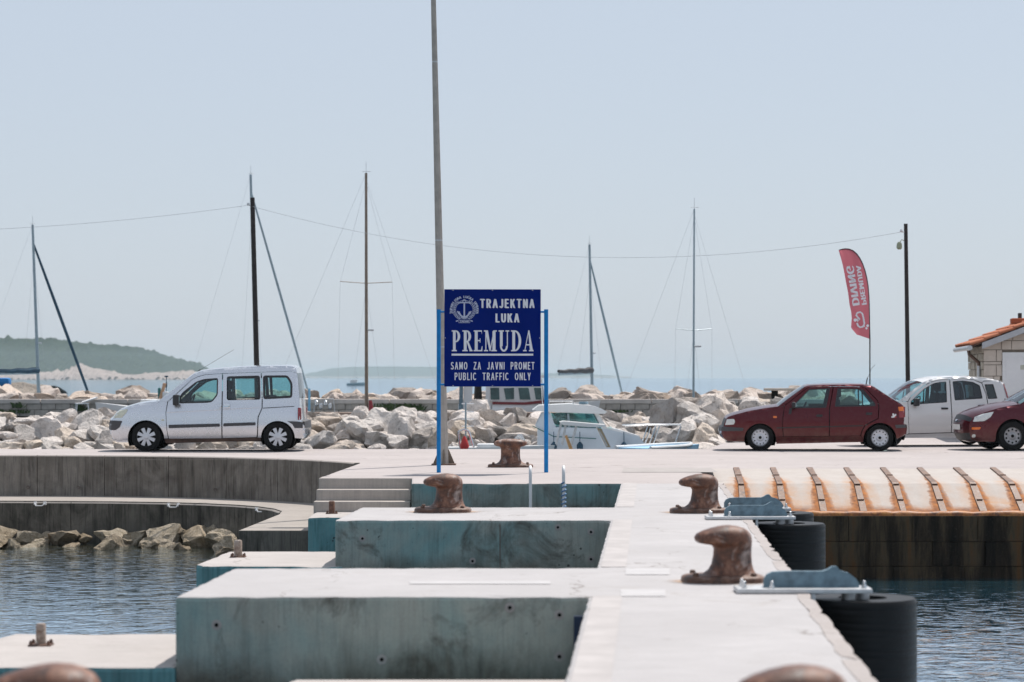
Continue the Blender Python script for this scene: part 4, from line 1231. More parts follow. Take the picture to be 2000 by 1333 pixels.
# rivets, stubs, posts
for (fx, fz) in ((-.63, SH / 2 - .015), (0, SH / 2 - .015), (.64, SH / 2 - .015), (-.63, -SH / 2 + .015), (0, -SH / 2 + .015), (.64, -SH / 2 + .015), (-SW / 2 + .015, 0), (SW / 2 - .015, 0)):
    b = MB(); b.lathe([(0.008, 0), (0.008, 0.004), (0.004, 0.006)], 8, Matrix.Translation((fx, -0.006, (zb + zt) / 2 + fz)) @ Matrix.Rotation(R(90), 4, 'X')); b.obj('rivet', M['galv'], sg)
for s_, px in ((-1, 857), (1, 1067)):
    xx = X(px, SD) - sg.location.x
    b = MB(); b.tube([(xx, 0.03, -0.02), (xx, 0.03, Z(604, SD))], 0.034, 16); b.obj('post', M['postblue'], sg, 40)
    for zz in (Z(609, SD), Z(751, SD)):
        b = MB(); b.tube([(xx, 0.03, zz), (s_ * (SW / 2 - 0.10), 0.03, zz)], 0.016, 8); b.obj('stub_arm', M['postblue'], sg, 40)

# ================================================================== LAMP POST
LD = 42.0
lp = thing('lamp_post', 'tall pale tapering lamp post behind the blue sign, leaning slightly left', 'lamp post', (X(867, LD), LD, 0.0))
b = MB()
lean = -0.0225
zs = [0, 1.2, 2.4, 3.7, 5.0, 6.5, 8.2, 9.4]
def lr(z): return 0.082 - z * 0.0048
vs = []
for z in zs:
    for j in range(8):
        a = R(22.5 + 45 * j); r_ = lr(z) / math.cos(R(22.5)); vs.append((lean * z + r_ * math.cos(a), r_ * math.sin(a), z))
fs = [(i * 8 + j, i * 8 + (j + 1) % 8, i * 8 + 8 + (j + 1) % 8, i * 8 + 8 + j) for i in range(len(zs) - 1) for j in range(8)]
fs.append(tuple(range(7, -1, -1))); fs.append(tuple((len(zs) - 1) * 8 + j for j in range(8)))
b.add(vs, fs); b.obj('shaft', M['lamppost'], lp)
for z in (2.05, 3.9, 7.0):
    b = MB(); b.lathe([(lr(z) * 1.1, z - 0.012), (lr(z) * 1.1, z + 0.012)], 8, Matrix.Translation((lean * z, 0, 0)) @ Matrix.Rotation(R(22.5), 4, 'Z')); b.obj('joint_ring', M['galv'], lp)
b = MB(); b.rbox((0, 0, 0.012), (0.42, 0.42, 0.022), 0.004); b.obj('base_plate', M['flange'], lp)
for a in (0, 90, 180, 270):
    b = MB(); b.plate([(0.07, 0.02), (0.19, 0.02), (0.085, 0.27), (0.07, 0.27)], -0.008, 0.008)
    o = b.obj('base_gusset', plain('gusset_steel', (0.19, 0.15, 0.11), 0.7, 0.2, 0.25, 12), lp); o.rotation_euler = (0, 0, R(a))
b = MB(); b.tube([(lean * 9.4, 0, 9.35), (lean * 9.4 + 0.2, 0, 9.7), (lean * 9.4 + 1.1, 0, 9.85)], 0.03, 10); b.obj('lamp_arm', M['galv'], lp, 40)
b = MB(); b.rbox((lean * 9.4 + 1.35, 0, 9.84), (0.6, 0.24, 0.12), 0.04); b.obj('lamp_head', M['galv'], lp, 40)

# ================================================================== UTILITY POLES AND WIRES
def pole(px0, py0, px1, D, r0, r1, lab, mat, lamp):
    x0 = X(px1, D); zt_ = Z(py0, D)
    t = thing('utility_pole', lab, 'utility pole', (x0, D, -0.3), 0, 'wooden utility poles')
    b = MB(); dx = X(px0, D) - x0
    b.tube([(dx * i / 6, 0, (zt_ + 0.3) * i / 6) for i in range(7)], [r0 + (r1 - r0) * i / 6 for i in range(7)], 12); b.obj('pole_shaft', mat, t, 40)
    zi = zt_ + 0.3 - 0.22
    b = MB(); b.tube([(dx, -0.02, zi), (dx - 0.12, -0.02, zi)], 0.012, 6); b.lathe([(0.03, -.03), (0.045, 0), (0.03, 0.05)], 10, Matrix.Translation((dx - 0.12, -0.02, zi + 0.02))); b.obj('insulator', M['whitepaint'], t, 40)
    if lamp:
        b = MB(); b.tube([(dx, 0, zi - 0.25), (dx - 0.1, 0, zi - 0.2), (dx - 0.17, 0, zi - 0.28)], 0.012, 6); b.lathe([(0.03, 0.0), (0.07, -0.05), (0.075, -0.16), (0.04, -0.2)], 12, Matrix.Translation((dx - 0.17, 0, zi - 0.26))); b.obj('small_lamp', plain('lamp_housing', (0.30, 0.33, 0.22), 0.5), t, 40)
    if not lamp:
        b = MB(); b.box((dx * 0.1 - 0.1, -0.02, 0.62), (0.12, 0.05, 0.3)); b.obj('cable_box', M['black'], t)
    return Vector((dx - 0.12 + x0, D - 0.02, zi - 0.3))
PA = pole(493, 386, 505, 69.5, 0.085, 0.065, 'dark wooden utility pole rising behind the silver van', M['wood'], False)
PB = pole(1769, 437, 1775, 64.0, 0.066, 0.05, 'dark thin utility pole behind the white car', M['wood'], True)
def span(a, c, sag, lab):
    b = MB(); pts = []
    for i in range(41):
        t = i / 40; p = a.lerp(c, t); pts.append((p.x, p.y, p.z - sag * 4 * t * (1 - t)))
    b.tube(pts, 0.0055, 5)
    mid = pts[20]
    o = b.obj('overhead_cable', M['wire'], None, None, True)
    tag(o, lab, 'cable', 'overhead cables')
span(PA, PB, 1.05, 'thin black overhead cable sagging between the two poles behind the sign')
span(Vector((X(-420, 69.5), 69.5, Z(452, 69.5))), PA, 0.28, 'thin black overhead cable from the left edge to the dark wooden pole')

# ================================================================== FEATHER FLAG
FD = 58.0
fs_ = 1 / 6.35
def fp(cx, cy): return X(1620 + cx * fs_, FD), Z(470 + cy * fs_, FD)
fx0, fz0 = fp(500, 1333)
fl = thing('feather_flag', 'dark red feather flag with white mirrored lettering on a thin pole behind the cars', 'flag', (fx0, FD, 0.0))
outer = [(115, 118), (160, 104), (200, 99), (240, 102), (290, 122), (335, 160), (375, 215), (410, 285), (440, 370), (462, 460), (478, 560), (488, 680), (493, 800), (496, 950), (498, 1080), (497, 1218)]
inner = [(115, 118), (125, 150), (135, 180), (148, 225), (160, 270), (172, 330), (184, 390), (198, 460), (210, 540), (222, 620), (234, 700), (248, 790), (268, 880), (277, 960), (272, 1080), (340, 1165)]
def ripple(t, s): return 0.045 * math.sin(s * 9 + t * 4.0) * (1 - t) + 0.02 * math.sin(s * 23 + t * 8) * (1 - t)
b = MB(); vs = []; nk = 12; rows_o = []; rows_i = []
def samp(pl, n):
    a = np.array(pl, float); d = np.r_[0, np.cumsum(np.hypot(*np.diff(a, axis=0).T))]; s = np.linspace(0, d[-1], n)
    return np.c_[np.interp(s, d, a[:, 0]), np.interp(s, d, a[:, 1])]
NO = 44

so, si = samp(outer, NO), samp(inner, NO)
for side in (0,):
    for i in range(NO):
        for j in range(nk + 1):
            t = j / nk
            cx, cy = si[i] * (1 - t) + so[i] * t
            x, z = fp(cx, cy)
            vs.append((x - fx0, ripple(t, i / NO) + 0.004 * side, z))
o_ = NO * (nk + 1)
fs2 = []
for side in (0,):
    for i in range(NO - 1):
        for j in range(nk):
            a = side * o_ + i * (nk + 1) + j
            fs2.append((a, a + 1, a + nk + 2, a + nk + 1))
b.add(vs, fs2)
fk = NT('faded_red_cloth')
fk.fin((0.34, 0.085, 0.11), 0.85, 0, 0.1)
ftr = fk.n("ShaderNodeBsdfTranslucent"); ftr.inputs[0].default_value = (0.50, 0.16, 0.20, 1)
fmx = fk.n("ShaderNodeMixShader"); fmx.inputs[0].default_value = 0.45
fk.l(fk.b.outputs[0], fmx.inputs[1]); fk.l(ftr.outputs[0], fmx.inputs[2]); fk.l(fmx.outputs[0], fk.out.inputs[0])
b.obj('flag_cloth', fk.m, fl, 60)
b = MB()
pts = [(X(1699, FD) - fx0, 0.0, 0.0), (X(1699, FD) - fx0, 0.0, Z(660, FD))] + [(fp(cx, cy)[0] - fx0 + 0.004, 0.0, fp(cx, cy)[1]) for cx, cy in outer[::-1][1:]]
b.tube(pts, [0.016] * 2 + [0.011] * (len(pts) - 2), 8); b.obj('flag_pole', M['black'], fl, 40)
b = MB(); b.rbox((X(1699, FD) - fx0, 0, 0.03), (0.5, 0.5, 0.05), 0.01); b.obj('flag_base', M['black'], fl)
def flag_xf(base, dirv):
    """text (along, up) to flag plane: reading upward, mirrored"""
    def f(a, u):
        cx = base[0] + dirv[0] * a + u * dirv[1] * -1.0
        cy = base[1] + dirv[1] * a + u * dirv[0] * 1.0
        x, z = fp(cx, cy)
        return x - fx0, z
    return f
def flag_text(s, p0, p1, h):
    v = Vector((p1[0] - p0[0], p1[1] - p0[1])); L = v.length; v.normalize()
    side = Vector((-v.y, v.x))     # to the right when reading upward on screen
    vs, fs = text_geo(s, 0.02)
    ax, bx = min(q.x for q in vs), max(q.x for q in vs); az, bz = min(q.y for q in vs), max(q.y for q in vs)
    b = MB(); out = []
    for q in vs:
        a = (q.x - ax) / (bx - ax) * L; u = (q.y - az) / (bz - az) * h
        cx = p0[0] + v.x * a + side.x * u; cy = p0[1] + v.y * a + side.y * u
        x, z = fp(cx, cy)
        row = (cy - 100) / 1100
        t = min(1, max(0, (cx - np.interp(cy, [i[1] for i in inner], [i[0] for i in inner])) / 220))
        out.append((x - fx0, ripple(t, row) - 0.02 - q.z * 0.0006, z))
    b.add(out, fs)
    return b.obj('lettering', M['signwhite'], fl, None, False)
flag_text('DIVING', (287, 812), (205, 322), 92)
flag_text('PREMUDA', (402, 800), (325, 312), 60)
b = MB()
lo = [(335, 970), (350, 1000), (372, 978), (330, 925), (345, 895), (380, 885), (408, 905), (420, 960), (430, 1030), (410, 1068), (375, 1075), (350, 1055), (338, 1020)]
b.tube([(fp(a, c)[0] - fx0, ripple(0.5, (c - 100) / 1100) - 0.03, fp(a, c)[1]) for a, c in lo], 0.022, 6)
for (a, c, r_) in ((317, 985, 20), (470, 1055, 17), (455, 1088, 14), (430, 1062, 8)):
    x, z = fp(a, c); b.lathe([(r_ * fs_ * FD / F, -0.002), (r_ * fs_ * FD / F, 0.002)], 12, Matrix.Translation((x - fx0, ripple(0.5, (c - 100) / 1100) - 0.03, z)) @ Matrix.Rotation(R(90), 4, 'X'))
b.obj('loop_emblem', M['signwhite'], fl, 40)

# ================================================================== STONE HOUSE
HYAW = R(-6.0)
HX, HD = X(1921, 58.0), 58.0
hs = thing('stone_house', 'small stone clad house with orange tile roof and white door at the right edge', 'house', (HX, HD, 0.0), HYAW)
PIT = R(21); WH = 2.30; GW = 6.2; DEP = 4.0
ms = plain('limestone_cladding', (0.58, 0.51, 0.44), 0.85, 0, 0.10, 4, bump=0.15)
mr = plain('rough_limestone', (0.44, 0.40, 0.33), 0.92, 0, 0.25, 6, bump=0.6)
mj = plain('mortar', (0.30, 0.25, 0.20), 0.95)
core = MB()
core.add([(0.02, 0.03, -0.05), (GW - 0.02, 0.03, -0.05), (GW - 0.02, DEP, -0.05), (0.02, DEP, -0.05), (0.02, 0.03, WH), (GW - 0.02, 0.03, WH), (GW - 0.02, DEP, WH), (0.02, DEP, WH),
          (GW / 2, 0.03, WH + GW / 2 * math.tan(PIT)), (GW / 2, DEP, WH + GW / 2 * math.tan(PIT))],
         [(0, 1, 5, 8, 4), (3, 7, 9, 6, 2), (0, 4, 7, 3), (1, 2, 6, 5), (4, 8, 9, 7), (5, 6, 9, 8)])
wall = core.obj('wall', mj, hs)
# ashlar pieces on the gable
hr = random.Random(5)
DX0, DX1, DZ = 0.44, 1.55, 2.12
def stone(x0, x1, z0, z1):
    if z1 > WH:   # cut to the gable line
        lim = WH + max(0, x0) * math.tan(PIT) - 0.02
        if lim - z0 < 0.05: return
    def zl(x): return min(z1, WH + x * math.tan(PIT) - 0.01)
    b = MB(); pr_ = hr.uniform(0.0, 0.012)
    g = 0.007
    b.plate([(x0 + g, z0 + g), (x1 - g, z0 + g), (x1 - g, zl(x1 - g) - g), (x0 + g, zl(x0 + g) - g)], -0.012 - pr_, 0.04)
    b.obj('stone', ms, wall)
z = 0.0; rows_ = []
hgt = [0.20, 0.26, 0.16, 0.28, 0.20, 0.08, 0.27, 0.10, 0.27, 0.08, 0.28, 0.22, 0.18, 0.22, 0.2, 0.24, 0.2]
for hh in hgt:
    x = 0.0
    while x < 3.0:
        w = hr.choice((0.15, 0.24, 0.3, 0.42))
        if x + w > 3.0: w = 3.0 - x
        xa_, xb_ = x, x + w
        if z < DZ and xb_ > DX0 and xa_ < DX1:
            if xa_ < DX0 - 0.05: stone(xa_, DX0, z, min(z + hh, 9))
            xb_ = max(xb_, DX1); w = xb_ - x
        else:
            stone(xa_, xb_, z, z + hh)
        x += w
    z += hh
# rough stones on the side wall
for r_ in range(12):
    y = 0.02 - 0.1 * (r_ % 2)
    while y < DEP:
        w = hr.uniform(0.3, 0.5); y0 = max(0.04, y); y1 = min(DEP, y + w)
        if y1 - y0 > 0.05:
            b = MB(); pj = hr.uniform(0.02, 0.055)
            b.rbox((0.02 - pj / 2, (y0 + y1) / 2, 0.095 + 0.19 * r_), (pj + 0.03, y1 - y0 - 0.012, 0.178), 0.012)
            b.obj('stone', mr, wall)
        y += w
# door
dr = MB(); dr.rbox(((DX0 + DX1) / 2, -0.035, DZ / 2), (DX1 - DX0, 0.07, DZ), 0.008)
d_ = dr.obj('door', M['whitepaint'], hs)
b = MB(); b.rbox(((DX0 + DX1) / 2, -0.058, DZ / 2 - 0.04), (DX1 - DX0 - 0.16, 0.05, DZ - 0.14), 0.006); b.obj('door_leaf', M['whitepaint'], d_)
b = MB(); b.tube([(DX0 + 0.13, -0.08, 1.06), (DX0 + 0.13, -0.13, 1.06), (DX0 + 0.01, -0.13, 1.06)], 0.012, 8); b.obj('handle', M['steel'], d_, 40)
b = MB(); b.rbox((DX0 + 0.62, -0.086, 1.93), (0.22, 0.006, 0.13), 0.002); b.obj('dark_notice', M['gusset'], d_)
b = MB(); b.rbox((DX0 + 0.60, -0.086, 1.76), (0.36, 0.006, 0.11), 0.002); b.obj('pale_notice', plain('notice_paper', (0.5, 0.5, 0.42), 0.8), d_)
# roof: fascia board, slab, tiles
tn = math.tan(PIT)
rf_m = plain('fascia_grey', (0.42, 0.43, 0.45), 0.6, 0, 0.06)
OV = 0.28; FO = 0.30
rb = MB()
rb.plate([(-0.06, WH - 0.10), (GW / 2, WH + (GW / 2 + 0.06) * tn - 0.10), (GW + 0.06, WH - 0.10), (GW + 0.06, WH + 0.045), (GW / 2, WH + (GW / 2 + .06) * tn + 0.045), (-0.06, WH + 0.045)], -FO, -FO + 0.04)
roof = rb.obj('fascia_board', rf_m, hs)
rs = MB()
rs.plate([(-OV, WH - OV * tn + 0.06), (GW / 2, WH + GW / 2 * tn + 0.06), (GW + OV, WH - OV * tn + 0.06), (GW + OV, WH - OV * tn + 0.10), (GW / 2, WH + GW / 2 * tn + 0.10), (-OV, WH - OV * tn + 0.10)], -FO + 0.045, DEP + 0.3)
roof = rs.obj('roof', M['flange'], hs)
tile = MB(); vs = []; nn = 6
for e, (xx, k) in enumerate(((0.0, 1.0), (0.40, 0.88))):
    for j in range(nn + 1):
        a = math.pi * j / nn
        vs.append((xx, -0.115 * k * math.cos(a), 0.075 * k * math.sin(a)))
    for j in range(nn + 1):
        a = math.pi * j / nn
        vs.append((xx, -0.098 * k * math.cos(a), 0.06 * k * math.sin(a) - 0.004))
q = 2 * (nn + 1)
fs = []
for j in range(nn):
    fs.append((j, j + 1, q + j + 1, q + j)); fs.append((nn + 1 + j, q + nn + 1 + j, q + nn + 2 + j, nn + 2 + j)); fs.append((j, nn + 1 + j, nn + 2 + j, j + 1))
tile.add(vs, fs)
tm = NT('terracotta_tile')
rn = tm.n("ShaderNodeObjectInfo").outputs["Random"]
tm_c = tm.mix(rn, (0.36, 0.11, 0.055), (0.46, 0.19, 0.105))
tm_c = tm.mix(tm.ramp(tm.noise(tm.objc(), 9, 4), [(0.5, 0.0), (0.8, 0.4)]), tm_c, (0.25, 0.12, 0.07))
tm.fin(tm_c, 0.85, 0, 0.2)
tile_me = tile.mesh('roof_tile', tm.m, 50)
for c_ in range(10):
    for e in range(19):
        o = link('roof_tile', tile_me, roof)
        s_ = -OV - 0.05 + c_ * 0.345
        o.location = (s_, -FO + 0.10 + e * 0.245, WH + s_ * tn + 0.105 + 0.012)
        o.rotation_euler = (0, -PIT + R(3.0), 0)
# gutter and downpipe
b = MB(); b.tube([(-OV - 0.06, -FO + 0.05, WH - OV * tn + 0.035), (-OV - 0.06, DEP + 0.3, WH - OV * tn + 0.03)], 0.06, 10); b.obj('gutter', M['galv'], hs, 40)
b = MB(); b.tube([(-OV - 0.04, 0.5, WH - 0.1), (-OV - 0.02, 0.5, WH - 0.22), (-0.08, 0.42, WH - 0.42), (-0.075, 0.4, WH - 0.52)], 0.042, 10); b.obj('downpipe_bend', plain('brown_pipe', (0.11, 0.06, 0.04), 0.6), hs, 40)
b = MB(); b.tube([(-0.075, 0.4, WH - 0.50), (-0.075, 0.4, 0.05)], 0.045, 10); b.obj('downpipe', M['galv'], hs, 40)
b = MB(); b.rbox((1.05, 1.6, WH + 1.05 * tn + 0.2), (0.5, 0.4, 0.14), 0.03); v_ = b.obj('roof_vent', tm.m, hs)
b = MB(); b.rbox((1.02, 1.6, WH + 1.05 * tn + 0.33), (0.09, 0.09, 0.14), 0.01); b.obj('vent_pipe', M['black'], v_)
# ================================================================== CARS
class Car:
    def __init__(s, label, loc, rz, prof, hw, zbelt, ztop, tum=0.11, R_=0.06, a=0.55, pf=0.16, b=0.45, pr=0.10, paint=None, group='cars parked on the quay', bulge=0.0):
        s.prof = prof                        # (u, z, crown, material, part)
        s.L = max(p[0] for p in prof); s.hw = hw; s.zb = zbelt; s.zt = ztop
        s.tum, s.R, s.a, s.pf, s.b, s.pr = tum, R_, a, pf, b, pr
        s.paint = paint
        s.root = thing('parked_car', label, 'car', loc, rz, group)
        P_ = np.array([(p[0], p[1]) for p in prof]); s.A = P_[:-1]; s.Bv = P_[1:] - P_[:-1]; s.bb = (s.Bv ** 2).sum(1) + 1e-12
    def W(s, u, z):
        u = np.asarray(u, float); z = np.asarray(z, float)
        w = np.full(u.shape, s.hw)
        lo = np.clip((0.62 - z) / 0.42, 0, 1); w = w - 0.065 * lo ** 2
        mid = np.clip((z - 0.62) / max(0.05, s.zb - 0.62), 0, 1); w = w - 0.045 * mid ** 2
        up = np.clip((z - s.zb) / (s.zt - s.zb), 0, 1); w = w - s.tum * up ** 1.1
        f = np.clip((s.a - u) / s.a, 0, 1); w = w - s.pf * f ** 2.2
        r = np.clip((u - (s.L - s.b)) / s.b, 0, 1); w = w - s.pr * r ** 2.2
        p = np.stack([u, z], -1)[..., None, :]
        t = np.clip(((p - s.A) * s.Bv).sum(-1) / s.bb, 0, 1)
        d = np.sqrt((((s.A + t[..., None] * s.Bv) - p) ** 2).sum(-1)).min(-1)
        q = np.clip(s.R - d, 0, s.R)
        w = w - (s.R - np.sqrt(np.maximum(0, s.R ** 2 - q ** 2)))
        return w
    def norm(s, u, z, sgn):
        e = 0.006
        wu = (s.W(u + e, z) - s.W(u - e, z)) / (2 * e); wz = (s.W(u, z + e) - s.W(u, z - e)) / (2 * e)
        n = np.stack([-wu, np.full(np.shape(wu), 1.0), -wz], -1)
        n /= np.linalg.norm(n, axis=-1, keepdims=True)
        n[..., 1] *= sgn
        return n
    def panel(s, name, poly, holes, mat, off=0.0, sides=(-1, 1), step=0.055, parent=None, extra=None):
        """flat (u,z) outline with holes bent on to the body side"""
        bm = bmesh.new()
        es = []
        for loop in [poly] + list(holes):
            vs = [bm.verts.new((p[0], p[1], 0)) for p in loop]
            for i in range(len(vs)):
                try: es.append(bm.edges.new((vs[i], vs[(i + 1) % len(vs)])))
                except ValueError: pass
        bmesh.ops.triangle_fill(bm, use_beauty=True, use_dissolve=False, edges=es)
        us = [p[0] for p in poly]; zs = [p[1] for p in poly]
        for ax, lo, hi in ((0, min(us), max(us)), (1, min(zs), max(zs))):
            n = int((hi - lo) / step)
            for i in range(1, n + 1):
                co = [0, 0, 0]; co[ax] = lo + (hi - lo) * i / (n + 1); no = [0, 0, 0]; no[ax] = 1
                bmesh.ops.bisect_plane(bm, geom=bm.verts[:] + bm.edges[:] + bm.faces[:], plane_co=co, plane_no=no, dist=1e-5)
        bm.verts.index_update()
        U = np.array([v.co.x for v in bm.verts]); ZZ = np.array([v.co.y for v in bm.verts])
        faces = [[v.index for v in f.verts] for f in bm.faces]
        bm.free()
        w = s.W(U, ZZ) + off
        out = []
        for sg in sides:
            me = bpy.data.meshes.new(name)
            co = np.stack([U - s.L / 2, sg * w, ZZ], -1)
            fcs = []
            for f in faces:
                ar = sum(U[f[i]] * ZZ[f[(i + 1) % len(f)]] - U[f[(i + 1) % len(f)]] * ZZ[f[i]] for i in range(len(f)))
                if abs(ar) < 1e-9: continue
                # counter-clockwise in (u,z) faces -y
                fcs.append(f if (ar > 0) == (sg < 0) else f[::-1])
            me.from_pydata(co.tolist(), [], fcs)
            me.materials.append(mat)
            me.polygons.foreach_set("use_smooth", [True] * len(me.polygons))
            me.normals_split_custom_set_from_vertices(s.norm(U, ZZ, sg).tolist())
            o = link(name, me, parent if parent is not None else s.root)
            out.append(o)
        return out
    def window(s, poly, gl, sides=(-1, 1), seal=0.02, inset=0.012, black=0.0):
        """rubber seal ring and pane"""
        rp = offset_poly(poly, seal)
        oo = []
        for sg in sides:
            o = s.panel('window', offset_poly(poly, -0.004), [rp], M['black'], -0.004, (sg,), 0.12)[0]
            s.panel('pane', offset_poly(poly, seal * 0.5), [], gl, -inset, (sg,), 0.12, o)
            oo.append(o)
        return oo
    def skin(s):
        """surfaces across the car along the side profile, one part per named run"""
        n = len(s.prof); nt = 15
        P_ = [Vector((p[0], p[1])) for p in s.prof]
        nor = []
        for i in range(n):
            a = P_[max(0, i - 1)]; c = P_[min(n - 1, i + 1)]
            d = (c - a).normalized(); nor.append(Vector((-d.y, d.x)))
        i = 0
        while i < n - 1:
            j = i
            while j < n - 1 and s.prof[j][4] == s.prof[i][4]: j += 1
            b = MB(); vs = []
            for k in range(i, j + 1):
                u, z = P_[k]; cr = s.prof[k][2]; w = float(s.W(u, z))
                for m in range(nt):
                    t = -1 + 2 * m / (nt - 1)
                    t = math.copysign(abs(t) ** 0.85, t)
                    e = cr * (1 - abs(t) ** 2.3)
                    vs.append((u + nor[k].x * e - s.L / 2, t * w, z + nor[k].y * e))
            fs = []
            for r in range(j - i):
                for m in range(nt - 1):
                    fs.append((r * nt + m, r * nt + m + 1, (r + 1) * nt + m + 1, (r + 1) * nt + m))
            b.add(vs, fs)
            b.obj(s.prof[i][4], s.prof[i][3], s.root, 50)
            i = j
    def front_u(s, y, z):
        best = None
        for k in range(len(s.prof) - 1):
            (u0, z0, c0), (u1, z1, c1) = s.prof[k][:3], s.prof[k + 1][:3]
            if u0 < s.L * 0.4 and u1 < s.L * 0.4 and min(z0, z1) <= z <= max(z0, z1) and abs(z1 - z0) > 1e-5:
                t = (z - z0) / (z1 - z0); u = u0 + (u1 - u0) * t; c = c0 + (c1 - c0) * t
                w = float(s.W(u, z)); e = c * (1 - min(1, abs(y) / w) ** 2.3)
                if best is None or u - e < best: best = u - e
        return best if best is not None else 0.0
    def front_patch(s, name, poly, mat, off=0.006, parent=None):
        """(y,z) outline on the nose"""
        b = MB(); pts = [(s.front_u(y, z) - off - s.L / 2, y, z) for y, z in poly]
        c = Vector((0, 0, 0))
        for p in pts: c += Vector(p) / len(pts)
        cy, cz = c.y, c.z
        cc = (s.front_u(cy, cz) - off - s.L / 2, cy, cz)
        b.add(pts + [cc], [(i, (i + 1) % len(pts), len(pts)) for i in range(len(pts))])
        return b.obj(name, mat, parent if parent is not None else s.root)
    def arch(s, u, z, r):
        for sg in (-1, 1):
            b = MB(); vs = []; n = 20
            y0 = sg * (s.hw - 0.03); y1 = sg * (s.hw - 0.34)
            for y in (y0, y1):
                for i in range(n + 1):
                    a = R(-25 + 230 * i / n); vs.append((u - s.L / 2 + r * math.cos(a), y, z + r * math.sin(a)))
            fs = [(i, i + 1, n + 2 + i, n + 1 + i) for i in range(n)] + [tuple(range(n + 1, 2 * n + 2))]
            b.add(vs, fs); b.obj('wheel_housing', M['dark'], s.root, 60)
    def wheels(s, us, zc, rt, wt, rim_fn, track=None, steer=0.0):
        yy = (track or s.hw - 0.015)
        tprof = [(rt * 0.64, -wt / 2 + 0.01), (rt * 0.70, -wt / 2), (rt * 0.88, -wt / 2 - 0.004), (rt * 0.965, -wt / 2 + 0.014), (rt, -wt / 2 + 0.04), (rt, -wt * 0.1), (rt * 0.985, -wt * 0.09), (rt * 0.985, -wt * 0.04), (rt, -wt * 0.03), (rt, wt / 2 - 0.04), (rt * 0.965, wt / 2 - 0.014), (rt * 0.7, wt / 2), (rt * 0.62, wt / 2 - 0.01)]
        tm_ = MB().lathe(tprof, 40, Matrix.Rotation(R(90), 4, 'X'), False).mesh('tyre', M['tyre'], 40)
        rm_ = rim_fn(rt * 0.66)
        for u in us:
            for sg in (-1, 1):
                e = link('wheel', None, s.root); e.location = (u - s.L / 2, sg * (yy - wt / 2), zc)
                # rim meshes are modelled facing -y
                e.rotation_euler = (0, 0, 0 if sg < 0 else math.pi)
                link('tyre', tm_, e)
                for me in rm_: link(me.name.split('.')[0], me, e)
    def underbody(s, z0=0.2, z1=0.42, u0=0.25):
        b = MB(); b.rbox((0, 0, (z0 + z1) / 2), (s.L - 2 * u0, 2 * s.hw - 0.5, z1 - z0), 0.03)
        b.obj('underbody', M['dark'], s.root)
    def seats(s, fu, ru, zf, head=True):
        for y in (-0.36, 0.36):
            b = MB(); b.rbox((fu - s.L / 2 - 0.2, y, zf), (0.5, 0.48, 0.16), 0.05); b.rbox((fu - s.L / 2 + 0.1, y, zf + 0.32), (0.14, 0.46, 0.60), 0.05, Matrix.Rotation(R(12), 3, 'Y'))
            o = b.obj('seat', M['seat'], s.root, 40)
            b = MB(); b.rbox((fu - s.L / 2 + 0.19, y, zf + 0.74), (0.10, 0.27, 0.19), 0.04); b.tube([(fu - s.L / 2 + 0.17, y, zf + 0.55), (fu - s.L / 2 + 0.19, y, zf + 0.7)], 0.02, 6); b.obj('headrest', M['seat'], o, 40)
        b = MB(); b.rbox((ru - s.L / 2 - 0.2, 0, zf), (0.5, 2 * s.hw - 0.4, 0.16), 0.05); b.rbox((ru - s.L / 2 + 0.1, 0, zf + 0.28), (0.14, 2 * s.hw - 0.4, 0.52), 0.05, Matrix.Rotation(R(14), 3, 'Y'))
        b.obj('rear_bench', M['seat'], s.root, 40)
        b = MB()
        Mx = Matrix.Translation((fu - s.L / 2 - 0.55, -0.36, zf + 0.38)) @ Matrix.Rotation(R(-65), 4, 'Y')
        pts = [Mx @ Vector((0.18 * math.cos(R(20 * i)), 0.18 * math.sin(R(20 * i)), 0)) for i in range(19)]
        b.tube(pts, 0.014, 6); b.obj('steering_wheel', M['black'], s.root, 40)
    def dash(s, u0, u1, z):
        b = MB(); b.rbox(((u0 + u1) / 2 - s.L / 2, 0, z - 0.1), (u1 - u0, 2 * s.hw - 0.3, 0.2), 0.05); b.obj('dashboard', M['black'], s.root, 40)
        b = MB(); b.box((0, 0, 0.40), (s.L * 0.62, 2 * s.hw - 0.2, 0.05)); b.obj('cabin_floor', M['dark'], s.root)
    def mirror(s, u, z, m, sz=(0.10, 0.17, 0.13)):
        for sg in (-1, 1):
            w = float(s.W(u, z))
            b = MB(); b.rbox((u - s.L / 2 + 0.02, sg * (w + 0.10), z + 0.02), sz, 0.035); b.rbox((u - s.L / 2 + 0.02, sg * (w + 0.01), z - 0.03), (0.06, 0.1, 0.05), 0.015)
            o = b.obj('wing_mirror', m, s.root, 40)
            b = MB(); b.rbox((u - s.L / 2 + 0.02 + sz[0] / 2 + 0.002, sg * (w + 0.10), z + 0.02), (0.006, sz[1] * 0.8, sz[2] * 0.75), 0.002); b.obj('mirror_glass', M['chrome'], o)
    def box_on(s, name, u, z, d, m, off=0.0, parent=None, r=0.01):
        out = []
        for sg in (-1, 1):
            w = float(s.W(u, z)); b = MB(); b.rbox((u - s.L / 2, sg * (w + off), z), d, r); out.append(b.obj(name, m, parent if parent else s.root, 40))
        return out
    def line(s, name, pts, r, m):
        for sg in (-1, 1):
            b = MB(); b.tube([(u - s.L / 2, sg * (float(s.W(u, z)) + 0.001), z) for u, z in pts], r, 5); b.obj(name, m, s.root, 60)

